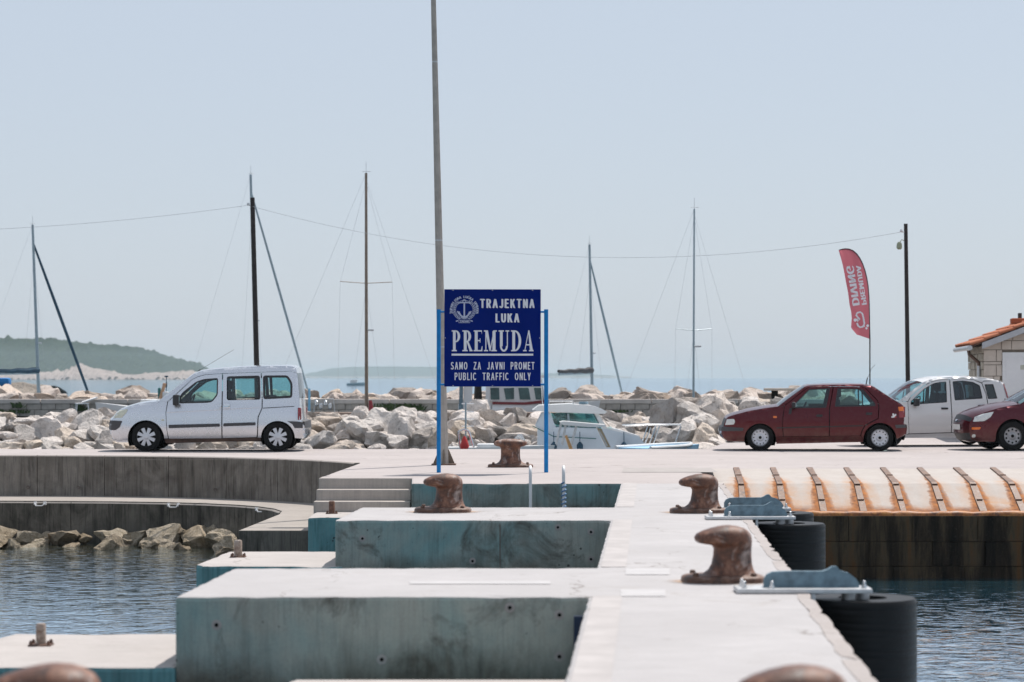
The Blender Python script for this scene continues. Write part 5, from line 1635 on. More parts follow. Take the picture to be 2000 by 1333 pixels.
def arc_pts(cu, cz, r, a0, a1, n=16):
    return [(cu + r * math.cos(R(a0 + (a1 - a0) * i / n)), cz + r * math.sin(R(a0 + (a1 - a0) * i / n))) for i in range(n + 1)]
RX = Matrix.Rotation(R(90), 4, 'X')   # local z -> -y
def rim_spokes(r, n=8, y=0.07):
    d = MB(); d.lathe([(r * 0.2, y - 0.03), (r * 0.95, y - 0.03), (r, y - 0.02), (r, y - 0.10)], 32, RX, False)
    a = d.mesh('rim_back', M['dark'], 40)
    c = MB(); c.lathe([(r * 0.93, y - 0.015), (r * 0.95, y + 0.008), (r * 1.02, y + 0.012), (r * 1.045, y - 0.004), (r * 1.03, y - 0.03)], 36, RX, False)
    c.lathe([(r * 0.10, y + 0.024), (r * 0.20, y + 0.022), (r * 0.28, y + 0.012), (r * 0.3, y - 0.02)], 24, RX, True)
    for i in range(n):
        t = 2 * math.pi * (i + 0.5) / n
        M_ = Matrix.Rotation(t, 4, 'Y')
        w0, w1 = r * 0.12, r * 0.20
        vs = [M_ @ Vector(p) for p in ((-w0, -y - 0.012, r * 0.2), (w0, -y - 0.012, r * 0.2), (w1, -y - 0.004, r * 0.97), (-w1, -y - 0.004, r * 0.97), (-w0, -y + 0.02, r * 0.2), (w0, -y + 0.02, r * 0.2), (w1, -y + 0.02, r * 0.97), (-w1, -y + 0.02, r * 0.97))]
        c.add(vs, [(0, 1, 2, 3), (4, 7, 6, 5), (0, 4, 5, 1), (1, 5, 6, 2), (2, 6, 7, 3), (3, 7, 4, 0)])
    return [a, c.mesh('rim', M['hub'], 35)]
def rim_disc(r, n=12, mat=None, y=0.065, hr=0.075, hp=0.72, cap=None):
    c = MB(); c.lathe([(r * 0.12, y + 0.012), (r * 0.30, y + 0.012), (r * 0.42, y - 0.004), (r * 0.85, y + 0.004), (r * 0.93, y - 0.012), (r * 0.96, y + 0.01), (r * 1.03, y + 0.012), (r * 1.05, y - 0.01), (r * 1.02, y - 0.04)], 40, RX, True)
    a = c.mesh('rim', mat or M['hub'], 35)
    h = MB()
    for i in range(n):
        t = 2 * math.pi * i / n
        M_ = Matrix.Rotation(t, 4, 'Y') @ Matrix.Translation((0, -y - 0.0055, r * hp)) @ RX
        h.lathe([(r * hr, -0.003), (r * hr, 0.003)], 10, M_)
    h.lathe([(r * 0.17, y + 0.005), (r * 0.17, y + 0.02), (r * 0.1, y + 0.024)], 16, RX)
    return [a, h.mesh('rim_holes', M['dark'], 35)]

# ------------------------------------------------------------------ silver van
def vc(p): return ((p[0] - 25) / 446.0, (957 - p[1]) / 446.0)
def V(l): return [vc(p) for p in l]
sp = M['silverpaint']
raw = [((100, 872), .02, sp, 'front_bumper'), ((60, 840), .05, sp, 'front_bumper'), ((40, 790), .07, sp, 'front_bumper'), ((36, 755), .08, M['trim'], 'bumper_insert'), ((36, 700), .08, M['trim'], 'bumper_insert'), ((46, 672), .08, sp, 'nose'), ((72, 650), .07, sp, 'nose'),
       ((98, 612), .06, sp, 'hood'), ((135, 580), .05, sp, 'hood'), ((210, 549), .045, sp, 'hood'), ((300, 522), .04, sp, 'hood'), ((400, 506), .04, sp, 'hood'), ((492, 497), .04, M['carglass'], 'windscreen'), ((560, 443), .05, M['carglass'], 'windscreen'), ((630, 388), .055, M['carglass'], 'windscreen'),
       ((700, 333), .055, M['carglass'], 'windscreen'), ((768, 280), .05, sp, 'roof'), ((805, 250), .045, sp, 'roof'), ((870, 224), .04, sp, 'roof'), ((980, 207), .035, sp, 'roof'), ((1100, 195), .03, sp, 'roof'), ((1300, 182), .03, sp, 'roof'), ((1500, 175), .03, sp, 'roof'), ((1650, 174), .03, sp, 'roof'), ((1715, 180), .03, sp, 'roof'),
       ((1742, 196), .03, sp, 'tailgate'), ((1752, 240), .03, M['carglass'], 'rear_window'), ((1766, 340), .03, M['carglass'], 'rear_window'), ((1778, 470), .03, sp, 'tailgate_panel'), ((1786, 600), .03, sp, 'tailgate_panel'), ((1792, 672), .04, M['trim'], 'rear_bumper'), ((1826, 684), .05, M['trim'], 'rear_bumper'), ((1830, 742), .05, sp, 'rear_valance'), ((1826, 800), .04, sp, 'rear_valance'), ((1800, 838), .02, sp, 'rear_valance')]
prof = [(*vc(p), c, m, n) for p, c, m, n in raw]
VAND = 49.4
vx = X(208, VAND) + max(p[0] for p in prof) / 2
van = Car('silver boxy passenger van with black side strips parked at the quay edge', (vx, VAND + 0.86, 0.0), 0.0, prof, 0.86, 0.98, 1.76, 0.12, 0.07, 0.6, 0.2, 0.4, 0.05, sp)
van.root.name = 'parked_van'; van.root['category'] = 'van'
van.skin()
PT = [vc(p[0]) for p in raw]
wingp = PT[:13] + V([(575, 503), (563, 600), (572, 760), (583, 836)]) + arc_pts(*vc((382, 836)), 0.372, 0, 180, 22) + V([(216, 873)])
van.panel('front_wing', wingp, [], sp)
fd = V([(583, 503), (640, 452), (800, 300), (850, 276), (910, 258), (1069, 246), (1072, 300), (1071, 834), (590, 838), (577, 760), (568, 600)])
fw = round_poly(V([(690, 518), (690, 446), (722, 408), (835, 318), (905, 294), (1036, 284), (1036, 440), (985, 505), (940, 512)]), 0.05)
o_ = van.panel('front_door', fd, [fw], sp)
van.window(fw, M['carglass'], seal=0.028)
sd = V([(1081, 246), (1424, 234), (1437, 480), (1437, 560), (1402, 640), (1395, 800), (1390, 824), (1081, 833)])
sw = round_poly(V([(1118, 488), (1114, 270), (1417, 262), (1427, 482)]), 0.05)
od = van.panel('sliding_door', sd, [sw], sp)
van.window(sw, M['carglass'], seal=0.05)
qp = V([(1433, 233), (1708, 224), (1728, 232)]) + PT[26:] + V([(1745, 832)]) + arc_pts(*vc((1585, 830)), 0.345, 0, 180, 22) + V([(1399, 826), (1404, 805), (1411, 642), (1446, 560), (1446, 480)])
qw_ = round_poly(V([(1450, 480), (1444, 262), (1672, 260), (1716, 330), (1716, 466)]), 0.06)
van.panel('rear_quarter', qp, [qw_], sp)
van.window(qw_, M['carglass'], seal=0.045)
rl = PT[12:27] + V([(1728, 228), (1708, 220), (1424, 230), (1069, 242), (910, 254), (850, 271), (796, 298), (634, 448), (577, 501)])
van.panel('roof_rail', rl, [], sp)
van.panel('sill', V([(545, 838), (583, 838), (1072, 836), (1394, 826), (1432, 826), (1432, 858), (1100, 866), (560, 882)]), [], plain('rusty_sill', (0.10, 0.06, 0.045), 0.8, 0, 0.5, 5), -0.03)
van.panel('side_moulding', round_poly(V([(592, 743), (590, 712), (1058, 700), (1058, 728)]), 0.02), [], M['trim'], 0.014)
van.panel('side_moulding', round_poly(V([(1090, 726), (1090, 698), (1382, 688), (1384, 716)]), 0.02), [], M['trim'], 0.014)
van.panel('bumper_corner', round_poly(V([(38, 680), (60, 672), (166, 676), (140, 735), (100, 762), (42, 762)]), 0.02), [], M['trim'], 0.006)
van.panel('rear_bumper_corner', V([(1672, 678), (1826, 684), (1830, 742), (1738, 742), (1718, 705)]), [], M['trim'], 0.008)
van.panel('headlight', round_poly(V([(72, 650), (98, 612), (140, 580), (216, 566), (205, 600), (160, 648)]), 0.02), [], M['yellowlens'], 0.005)
van.panel('tail_light', round_poly(V([(1770, 668), (1768, 556), (1784, 556), (1792, 668)]), 0.01), [], M['redlens'], 0.006)
for sg in (-1, 1):
    b = MB(); x_ = 1786; u, z = vc((1788, 612)); b.rbox((u - van.L / 2 - 0.02, sg * 0.70, z), (0.07, 0.13, 0.25), 0.02); b.obj('tail_light', M['redlens'], van.root, 40)
van.panel('side_repeater', [vc((537 + 15 * math.cos(R(30 * i)), 668 + 8 * math.sin(R(30 * i)))) for i in range(12)], [], M['yellowlens'], 0.008)
for (cx, cy, w_, d_) in ((1060, 540, 0.06, o_), (1120, 538, 0.13, od)):
    u, z = vc((cx, cy))
    for i, sg in enumerate((-1, 1)):
        b = MB(); b.rbox((u - van.L / 2, sg * (float(van.W(u, z)) + 0.012), z), (w_, 0.03, 0.10), 0.012); b.obj('handle', M['silverpaint'] if w_ < 0.1 else M['chrome'], d_[i], 40)
van.panel('slide_rail', V([(1450, 556), (1735, 540), (1735, 546), (1450, 563)]), [], M['trim'], 0.003)
van.line('body_crease', [vc(p) for p in ((575, 600), (800, 588), (1066, 574))], 0.006, sp)
van.line('body_crease', [vc(p) for p in ((1086, 573), (1250, 562), (1425, 555))], 0.006, sp)
van.mirror(*vc((655, 495)), M['black'], (0.13, 0.2, 0.22))
van.arch(*vc((382, 836)), 0.372); van.arch(*vc((1585, 830)), 0.345)
van.wheels([vc((385, 0))[0], vc((1585, 0))[0]], 0.305, 0.305, 0.175, rim_spokes)
van.underbody(0.2, 0.45, 0.5); van.dash(*[vc((p, 0))[0] for p in (560, 690)], 1.0); van.seats(vc((1010, 0))[0], vc((1420, 0))[0], 0.62)
u, z = vc((800, 246))
b = MB(); b.tube([(u - van.L / 2, 0, z + 0.03), (u - van.L / 2 + 0.07, 0, z + 0.09)], 0.010, 6); b.tube([(u - van.L / 2 + 0.06, 0, z + 0.08), (u - van.L / 2 + 0.76, 0, z + 0.5)], 0.0035, 5); b.obj('antenna', M['black'], van.root)
b = MB(); b.tube([(0.98 - van.L / 2, -0.5, 1.045), (1.05 - van.L / 2, 0.1, 1.08)], 0.01, 5); b.tube([(0.98 - van.L / 2, 0.1, 1.045), (1.05 - van.L / 2, 0.6, 1.08)], 0.01, 5); b.obj('wiper', M['black'], van.root)
van.front_patch('number_plate', [(-0.26, 0.40), (0.26, 0.40), (0.26, 0.51), (-0.26, 0.51)], M['plate'], 0.012)

# ------------------------------------------------------------------ maroon hatchback
def fc(p): return ((p[0] - 48) / 498.0, (757 - p[1]) / 498.0)
def Fh(l): return [fc(p) for p in l]
mp = M['maroon']
raw = [((110, 657), .02, mp, 'front_valance'), ((72, 628), .03, mp, 'front_valance'), ((52, 592), .05, mp, 'front_valance'), ((48, 552), .06, M['trim'], 'front_bumper'), ((50, 520), .06, M['trim'], 'front_bumper'), ((74, 504), .06, M['black'], 'grille'), ((80, 470), .05, M['black'], 'grille'), ((98, 428), .05, mp, 'hood'), ((118, 408), .05, mp, 'hood'), ((180, 386), .05, mp, 'hood'),
       ((330, 347), .05, mp, 'hood'), ((500, 316), .05, mp, 'hood'), ((628, 300), .05, M['carglass'], 'windscreen'), ((700, 245), .055, M['carglass'], 'windscreen'), ((800, 170), .055, M['carglass'], 'windscreen'), ((900, 98), .04, mp, 'roof'), ((945, 84), .03, mp, 'roof'), ((1100, 77), .03, mp, 'roof'), ((1300, 75), .03, mp, 'roof'), ((1500, 80), .03, mp, 'roof'), ((1588, 90), .03, mp, 'roof'),
       ((1625, 108), .03, M['carglass'], 'rear_window'), ((1700, 158), .03, M['carglass'], 'rear_window'), ((1800, 222), .03, M['carglass'], 'rear_window'), ((1880, 272), .03, mp, 'tailgate'), ((1908, 296), .03, mp, 'tailgate'), ((1918, 360), .03, mp, 'tailgate'), ((1914, 440), .03, mp, 'tailgate'), ((1912, 474), .03, M['trim'], 'rear_bumper'), ((1938, 486), .04, M['trim'], 'rear_bumper'), ((1944, 520), .04, mp, 'rear_valance'), ((1938, 580), .03, mp, 'rear_valance'), ((1850, 628), .02, mp, 'rear_valance')]
prof = [(*fc(p), c, m, n) for p, c, m, n in raw]
PT = [fc(p[0]) for p in raw]
FED = 49.8
Lf = max(p[0] for p in prof)
fe = Car('maroon five door hatchback with white pierced wheel covers parked side on', (X(1412, 50.1) + Lf / 2 + 0.02, FED + 0.82, 0.0), R(-5.0), prof, 0.815, 0.92, 1.37, 0.13, 0.06, 0.5, 0.17, 0.4, 0.09, mp)
fe.skin()
wp = PT[:13] + Fh([(690, 300), (674, 420), (668, 480), (680, 609), (610, 612)]) + arc_pts(*fc((446, 636)), 0.325, 5, 175, 20) + Fh([(283, 662)])
fe.panel('front_wing', wp, [], mp)
fdoor = Fh([(696, 298), (704, 288), (928, 112), (960, 102), (1190, 97), (1150, 320), (1147, 603), (686, 607), (675, 480), (681, 420)])
fwin = round_poly(Fh([(792, 318), (802, 268), (945, 122), (1165, 110), (1121, 313)]), 0.03)
fdo = fe.panel('front_door', fdoor, [fwin], mp); fe.window(fwin, M['carglass'], seal=0.018)
rdoor = Fh([(1199, 96), (1482, 100), (1520, 114), (1640, 240), (1652, 300), (1644, 420), (1600, 440), (1510, 490), (1480, 545), (1465, 598), (1155, 602), (1158, 320)])
rwin = round_poly(Fh([(1206, 303), (1238, 112), (1480, 117), (1510, 135), (1622, 270), (1622, 296)]), 0.025)
rdo = fe.panel('rear_door', rdoor, [rwin], mp); fe.window(rwin, M['carglass'], seal=0.018)
fe.panel('window_divider', Fh([(1478, 116), (1493, 118), (1498, 298), (1486, 298)]), [], M['black'], -0.002)
qp = Fh([(1490, 97)]) + PT[20:] + Fh([(1834, 628)]) + arc_pts(*fc((1667, 632)), 0.335, 5, 175, 20) + Fh([(1499, 640), (1474, 600), (1488, 548), (1517, 497), (1606, 447), (1652, 424), (1660, 300), (1648, 237), (1526, 111)])
fe.panel('rear_quarter', qp, [], mp)
rl = PT[12:21] + Fh([(1486, 96), (1199, 92), (958, 98), (924, 108), (700, 284), (692, 296)])
fe.panel('roof_rail', rl, [], mp)
fe.panel('sill', Fh([(606, 615), (686, 611), (1147, 607), (1470, 602), (1496, 640), (1496, 664), (1100, 672), (612, 684)]), [], mp, -0.006)
fe.panel('rub_strip', Fh([(612, 526), (612, 514), (1140, 500), (1495, 489), (1492, 501)]), [], M['black'], 0.006)
fe.panel('front_bumper_corner', Fh([(50, 520), (74, 508), (276, 520), (270, 552), (50, 556)]), [], M['trim'], 0.008)
fe.panel('rear_bumper_corner', Fh([(1816, 486), (1938, 484), (1944, 515), (1830, 520)]), [], M['trim'], 0.01)
fe.panel('headlight', round_poly(Fh([(86, 492), (104, 432), (178, 428), (188, 455), (178, 484)]), 0.015), [], M['lens'], 0.006)
fe.panel('indicator', round_poly(Fh([(578, 418), (578, 397), (616, 397), (616, 418)]), 0.01), [], M['amber'], 0.008)
fe.panel('tail_light', Fh([(1858, 345), (1852, 302), (1906, 300), (1914, 345)]), [], M['amber'], 0.006)
fe.panel('tail_light', Fh([(1860, 412), (1858, 347), (1914, 347), (1914, 412)]), [], M['redlens'], 0.006)
for sg in (-1, 1):
    u, z = fc((1912, 355)); b = MB(); b.rbox((u - fe.L / 2 + 0.005, sg * 0.60, z), (0.05, 0.16, 0.22), 0.015); b.obj('tail_light', M['redlens'], fe.root, 40)
fe.panel('sticker', Fh([(1782, 412), (1778, 400), (1795, 398), (1790, 372), (1806, 368), (1812, 384), (1828, 372), (1832, 390), (1815, 404), (1808, 412)]), [], M['whitepaint'], 0.004, (-1,))
fe.panel('sticker', Fh([(1808, 414), (1826, 392), (1834, 414)]), [], M['canvas_red'], 0.0045, (-1,))
for (cx, cy, dd) in ((1050, 394, fdo), (1555, 372, rdo)):
    u, z = fc((cx, cy))
    for i, sg in enumerate((-1, 1)):
        b = MB(); b.rbox((u - fe.L / 2, sg * (float(fe.W(u, z)) + 0.008), z), (0.125, 0.024, 0.05), 0.01); b.obj('handle', M['black'], dd[i], 40)
fe.mirror(*fc((778, 292)), M['black'], (0.08, 0.17, 0.12))
fe.panel('mirror_base', Fh([(735, 378), (745, 318), (775, 312), (762, 378)]), [], M['black'], 0.004)
fe.arch(*fc((446, 636)), 0.325); fe.arch(*fc((1667, 632)), 0.335)
fe.wheels([fc((446, 0))[0], fc((1665, 0))[0]], 0.278, 0.278, 0.165, lambda r: rim_disc(r, 12))
fe.underbody(0.18, 0.4, 0.45); fe.dash(fc((650, 0))[0], fc((800, 0))[0], 0.92); fe.seats(fc((1160, 0))[0], fc((1560, 0))[0], 0.46)
u, z = fc((1548, 82))
b = MB(); b.tube([(u - fe.L / 2, 0, z + 0.02), (u - fe.L / 2 + 0.03, 0, z + 0.16)], 0.011, 6); b.tube([(u - fe.L / 2 + 0.03, 0, z + 0.15), (u - fe.L / 2 + 0.12, 0, z + 0.36), (u - fe.L / 2 + 0.19, 0, z + 0.43)], 0.0035, 5); b.obj('antenna', M['black'], fe.root)
fe.front_patch('number_plate', [(-0.26, 0.36), (0.26, 0.36), (0.26, 0.47), (-0.26, 0.47)], M['plate'], 0.012)
b = MB(); b.rbox((fc((1835, 0))[0] - fe.L / 2, -0.62, 0.19), (0.02, 0.2, 0.22), 0.006); b.obj('mud_flap', M['trim'], fe.root)

# ------------------------------------------------------------------ white city car
wp_ = M['whitecar']
prof = [(.14, .2, .02, wp_, 'front_bumper'), (.05, .3, .05, wp_, 'front_bumper'), (.0, .45, .07, wp_, 'front_bumper'), (.02, .62, .07, M['black'], 'grille'), (.07, .72, .06, wp_, 'hood'), (.16, .80, .05, wp_, 'hood'), (.38, .90, .05, wp_, 'hood'), (.65, .965, .05, wp_, 'hood'), (.90, 1.0, .05, M['carglass'], 'windscreen'), (1.08, 1.13, .06, M['carglass'], 'windscreen'), (1.27, 1.27, .06, M['carglass'], 'windscreen'), (1.47, 1.405, .05, wp_, 'roof'),
        (1.62, 1.465, .04, wp_, 'roof'), (1.85, 1.51, .035, wp_, 'roof'), (2.15, 1.53, .03, wp_, 'roof'), (2.6, 1.53, .03, wp_, 'roof'), (3.0, 1.50, .03, wp_, 'roof'), (3.24, 1.45, .03, wp_, 'roof'), (3.33, 1.40, .03, M['carglass'], 'rear_window'), (3.41, 1.18, .03, M['carglass'], 'rear_window'), (3.45, 1.0, .03, wp_, 'tailgate'), (3.49, .8, .03, wp_, 'tailgate'), (3.53, .62, .04, wp_, 'rear_bumper'), (3.54, .4, .04, wp_, 'rear_bumper'), (3.46, .24, .02, wp_, 'rear_bumper')]
def pc(p): return (0.70 + (p[0] - 4) / 378.0, (1213 - p[1]) / 393.0)
def Pn(l): return [pc(p) for p in l]
PDp = 52.9
pa_ = Car('white small car with dark rear window parked behind the maroon hatchback', (0, 0, 0), R(9.0), prof, 0.785, 0.93, 1.53, 0.11, 0.06, 0.55, 0.18, 0.4, 0.06, wp_)
ca, sa = math.cos(R(9)), math.sin(R(9))
tx_, ty_ = X(1741, PDp), PDp     # near front wheel hub line
lx, ly = 0.70 - pa_.L / 2, -0.785
pa_.root.location = (tx_ - (lx * ca - ly * sa), ty_ - (lx * sa + ly * ca), 0)
pa_.skin()
P2 = [(p[0], p[1]) for p in prof]
pa_.panel('front_wing', P2[:9] + Pn([(150, 828), (150, 1000), (160, 1098)]) + [(1.03, 0.26)] + arc_pts(0.70, 0.285, 0.33, -4, 184, 20) + [(0.36, 0.2)], [], wp_)
fd = Pn([(154, 828), (185, 780), (300, 690), (380, 652), (440, 640), (521, 634), (522, 1090), (163, 1100), (154, 1000)])
fw = round_poly(Pn([(175, 852), (178, 822), (300, 712), (380, 668), (440, 656), (494, 652), (490, 832)]), 0.02)
fdo = pa_.panel('front_door', fd, [fw], wp_); pa_.window(fw, M['carglass'], seal=0.014)
pa_.panel('window_divider', Pn([(292, 718), (302, 712), (290, 848), (278, 850)]), [], M['black'], -0.002)
rd = Pn([(529, 634), (650, 628), (730, 638), (800, 668), (830, 760), (842, 860), (838, 960)]) + [(2.82, 0.57), (2.72, 0.48), (2.66, 0.33), (2.655, 0.28)] + Pn([(529, 1090)])
rw = round_poly(Pn([(558, 815), (548, 650), (640, 643), (725, 655), (785, 686), (802, 800)]), 0.03)
rdo = pa_.panel('rear_door', rd, [rw], wp_); pa_.window(rw, M['tintglass'], seal=0.014)
qp = [P2[17]] + P2[18:] + [(3.34, .25)] + arc_pts(3.0, 0.285, 0.33, -4, 184, 20) + [(2.66, 0.25)] + [(2.67, 0.34), (2.73, 0.485), (2.83, 0.575)] + Pn([(845, 960), (849, 860), (837, 760), (806, 664)]) + [(2.86, 1.43)]
qw2 = round_poly(Pn([(848, 804), (824, 676), (902, 674), (930, 800)]), 0.02)
pa_.panel('rear_quarter', qp, [qw2], wp_); pa_.window(qw2, M['carglass'], seal=0.02)
rl = P2[8:18] + [(2.86, 1.445)] + Pn([(803, 660), (732, 634), (650, 623), (521, 629), (438, 635), (376, 648), (296, 686), (180, 776), (152, 822)])
pa_.panel('roof_rail', rl, [], wp_)
pa_.panel('sill', [(1.03, .19), (2.66, .19), (2.66, .265)] + Pn([(529, 1096), (163, 1106)]) + [(1.03, .262)], [], wp_, -0.015)
pa_.panel('tail_light', [(3.31, 1.38), (3.345, 1.38), (3.44, .98), (3.40, .96)], [], M['redlens'], 0.008)
for (cx, cy, dd) in ((465, 884, fdo), (785, 862, rdo)):
    u, z = pc((cx, cy))
    for i, sg in enumerate((-1, 1)):
        b = MB(); b.rbox((u - pa_.L / 2, sg * (float(pa_.W(u, z)) + 0.01), z), (0.155, 0.026, 0.04), 0.01); b.obj('handle', M['black'], dd[i], 40)
pa_.mirror(*pc((205, 838)), M['black'], (0.1, 0.2, 0.17))
pa_.panel('headlight', round_poly([(.06, .66), (.14, .78), (.40, .89), (.36, .74), (.2, .62)], 0.02), [], M['lens'], 0.006)
pa_.arch(0.70, 0.285, 0.33); pa_.arch(3.0, 0.285, 0.33)
pa_.wheels([0.70, 3.0], 0.28, 0.28, 0.165, lambda r: rim_disc(r, 9))
pa_.underbody(0.2, 0.42, 0.4); pa_.dash(0.95, 1.3, 0.98); pa_.seats(1.95, 2.85, 0.56)
b = MB(); b.tube([(0.93 - pa_.L / 2, -0.55, 1.04), (1.02 - pa_.L / 2, 0.1, 1.09)], 0.012, 5); b.obj('wiper', M['black'], pa_.root)
pa_.front_patch('number_plate', [(-0.26, 0.36), (0.26, 0.36), (0.26, 0.47), (-0.26, 0.47)], M['plate'], 0.012)

# ------------------------------------------------------------------ maroon car cut by the right edge
m2 = M['maroon2']
prof = [(.20, .19, .03, m2, 'front_valance'), (.08, .26, .09, M['black'], 'lower_grille'), (.04, .37, .12, m2, 'front_bumper'), (.03, .52, .13, m2, 'front_bumper'), (.05, .60, .13, M['black'], 'grille'), (.09, .67, .12, m2, 'hood'), (.16, .725, .10, m2, 'hood'), (.32, .80, .08, m2, 'hood'), (.60, .885, .07, m2, 'hood'), (.85, .935, .06, m2, 'hood'), (1.06, .965, .06, M['carglass'], 'windscreen'), (1.3, 1.11, .07, M['carglass'], 'windscreen'), (1.55, 1.25, .07, M['carglass'], 'windscreen'), (1.78, 1.35, .06, m2, 'roof'),
        (2.0, 1.40, .04, m2, 'roof'), (2.4, 1.42, .03, m2, 'roof'), (2.9, 1.39, .03, m2, 'roof'), (3.3, 1.31, .03, m2, 'roof'), (3.42, 1.27, .03, M['carglass'], 'rear_window'), (3.8, 1.0, .03, m2, 'tailgate'), (4.02, .92, .03, m2, 'tailgate'), (4.1, .7, .04, m2, 'tailgate'), (4.17, .5, .04, m2, 'rear_bumper'), (4.1, .25, .02, m2, 'rear_bumper')]
fo = Car('maroon car with clear headlight and steel wheels cut off by the right edge', (0, 0, 0), R(6.5), prof, 0.85, 0.90, 1.42, 0.16, 0.07, 0.7, 0.27, 0.4, 0.1, m2)
ca, sa = math.cos(R(6.5)), math.sin(R(6.5))
FOD = 50.0
lx, ly = 0.87 - fo.L / 2, -0.85
fo.root.location = (X(1979, FOD) - (lx * ca - ly * sa), FOD - (lx * sa + ly * ca), 0)
fo.skin()
P2 = [(p[0], p[1]) for p in prof]
fo.panel('front_wing', P2[:11] + [(1.20, .955), (1.24, .75), (1.25, .25)] + arc_pts(0.87, 0.305, 0.355, -10, 190, 22) + [(0.5, 0.19)], [], m2)
fd = [(1.225, .95), (1.85, 1.335), (2.3, 1.385), (2.33, .9), (2.33, .25), (1.262, .25), (1.252, .75)]
fw = round_poly([(1.42, .955), (1.92, 1.30), (2.25, 1.345), (2.27, .935)], 0.03)
fdo = fo.panel('front_door', fd, [fw], m2); fo.window(fw, M['carglass'], seal=0.018)
rd = [(2.312, 1.385), (2.9, 1.35), (3.25, 1.24), (3.3, .95), (3.22, .72), (3.12, .55), (3.10, .25), (2.342, .25), (2.342, .9)]
rw = round_poly([(2.36, .935), (2.36, 1.345), (2.85, 1.315), (3.14, 1.21), (3.18, .95)], 0.03)
rdo = fo.panel('rear_door', rd, [rw], m2); fo.window(rw, M['carglass'], seal=0.018)
fo.panel('rear_quarter', [(3.262, 1.25)] + P2[17:] + [(3.86, .25)] + arc_pts(3.485, 0.305, 0.355, -8, 188, 20) + [(3.112, .26), (3.132, .55), (3.232, .72), (3.312, .95)], [], m2)
fo.panel('roof_rail', P2[10:18] + [(3.252, 1.252), (2.9, 1.362), (2.3, 1.397), (1.845, 1.345), (1.212, .957)], [], m2)
fo.panel('sill', [(1.25, .19), (3.11, .19), (3.11, .245), (1.25, .245)], [], m2, -0.015)
fo.panel('headlight', round_poly([(.075, .60), (.12, .70), (.26, .765), (.47, .81), (.40, .70), (.28, .615)], 0.02), [], M['lens'], 0.008)
fo.panel('indicator', round_poly([(.06, .485), (.06, .435), (.20, .44), (.22, .49)], 0.015), [], M['amber'], 0.008)
fo.panel('fog_light', round_poly([(.075, .27), (.075, .34), (.13, .34), (.13, .27)], 0.03), [], M['lens'], 0.01)
fo.panel('side_repeater', round_poly([(1.10, .60), (1.10, .63), (1.15, .63), (1.15, .60)], 0.008), [], M['amber'], 0.006)
gp = [(0.30 * math.cos(R(20 * i)), 0.635 + 0.055 * math.sin(R(20 * i))) for i in range(18)]
g_ = fo.front_patch('grille_panel', gp, M['black'], 0.012)
fo.front_patch('badge', [(0.07 * math.cos(R(30 * i)), 0.635 + 0.03 * math.sin(R(30 * i))) for i in range(12)], M['chrome'], 0.022, g_)
fo.front_patch('number_plate', [(-0.26, 0.43), (-0.09, .43), (0.09, .43), (0.26, 0.43), (0.26, 0.54), (0.09, .54), (-.09, .54), (-0.26, 0.54)], M['plate'], 0.016)
for k in range(4):
    zz = 0.275 + 0.026 * k
    fo.front_patch('lower_slat', [(-0.45, zz), (-.2, zz), (.2, zz), (0.45, zz), (0.45, zz + 0.012), (.2, zz + .012), (-.2, zz + .012), (-0.45, zz + 0.012)], M['trim'], 0.014)
fo.mirror(1.4, .96, m2)
fo.arch(0.87, 0.305, 0.355); fo.arch(3.485, 0.305, 0.355)
fo.wheels([0.87, 3.485], 0.305, 0.305, 0.185, lambda r: rim_disc(r, 10, M['steelwheel'], 0.05, 0.105, 0.68))
fo.underbody(0.19, 0.42, 0.5); fo.dash(1.1, 1.45, 0.95); fo.seats(2.2, 3.1, 0.48)
b = MB(); b.tube([(1.05 - fo.L / 2, -0.6, 1.0), (1.16 - fo.L / 2, 0.05, 1.06)], 0.013, 5); b.tube([(1.05 - fo.L / 2, 0.0, 1.0), (1.16 - fo.L / 2, 0.6, 1.06)], 0.013, 5); b.obj('wiper', M['black'], fo.root)
# ================================================================== BOATS
def hull_mesh(L, B, fb, fs, draft, flare=0.12, ns=18, rake=0.5):
    b = MB(); vs = []; nc = 7
    for i in range(ns):
        s_ = i / (ns - 1)
        hb = B / 2 * (0.82 + 0.18 * min(1, s_ / 0.4)) * (1 - max(0, (s_ - 0.42) / 0.58) ** 2.3)
        hb = max(hb, 0.015)
        sh = fs + (fb - fs) * s_ ** 1.8
        x = -L / 2 + L * s_
        kd = -draft * (1 - max(0, (s_ - 0.6) / 0.4) ** 2 * 1.15)
        half = [(hb, sh, rake * s_ ** 6), (hb * 0.97, sh * 0.55, rake * 0.6 * s_ ** 6), (hb * (0.86 - flare), 0.0, 0.0), (hb * 0.45, kd * 0.7, -0.1 * s_)]
        ring = half + [(0.0, kd, -0.2 * s_)] + [(-h, z, dx) for h, z, dx in half[::-1]]
        for (y, z, dx) in ring: vs.append((x + dx, y, z))
    nc = 9; fs_ = []
    for i in range(ns - 1):
        for j in range(nc - 1): fs_.append((i * nc + j, i * nc + j + 1, (i + 1) * nc + j + 1, (i + 1) * nc + j))
        fs_.append((i * nc, (i + 1) * nc, (i + 1) * nc + nc - 1, i * nc + nc - 1))
    fs_.append(tuple(range(nc))); fs_.append(tuple((ns - 1) * nc + j for j in range(nc - 1, -1, -1)))
    b.add(vs, fs_)
    return b
def rail(b, pts, r=0.012): b.tube(pts, r, 6)

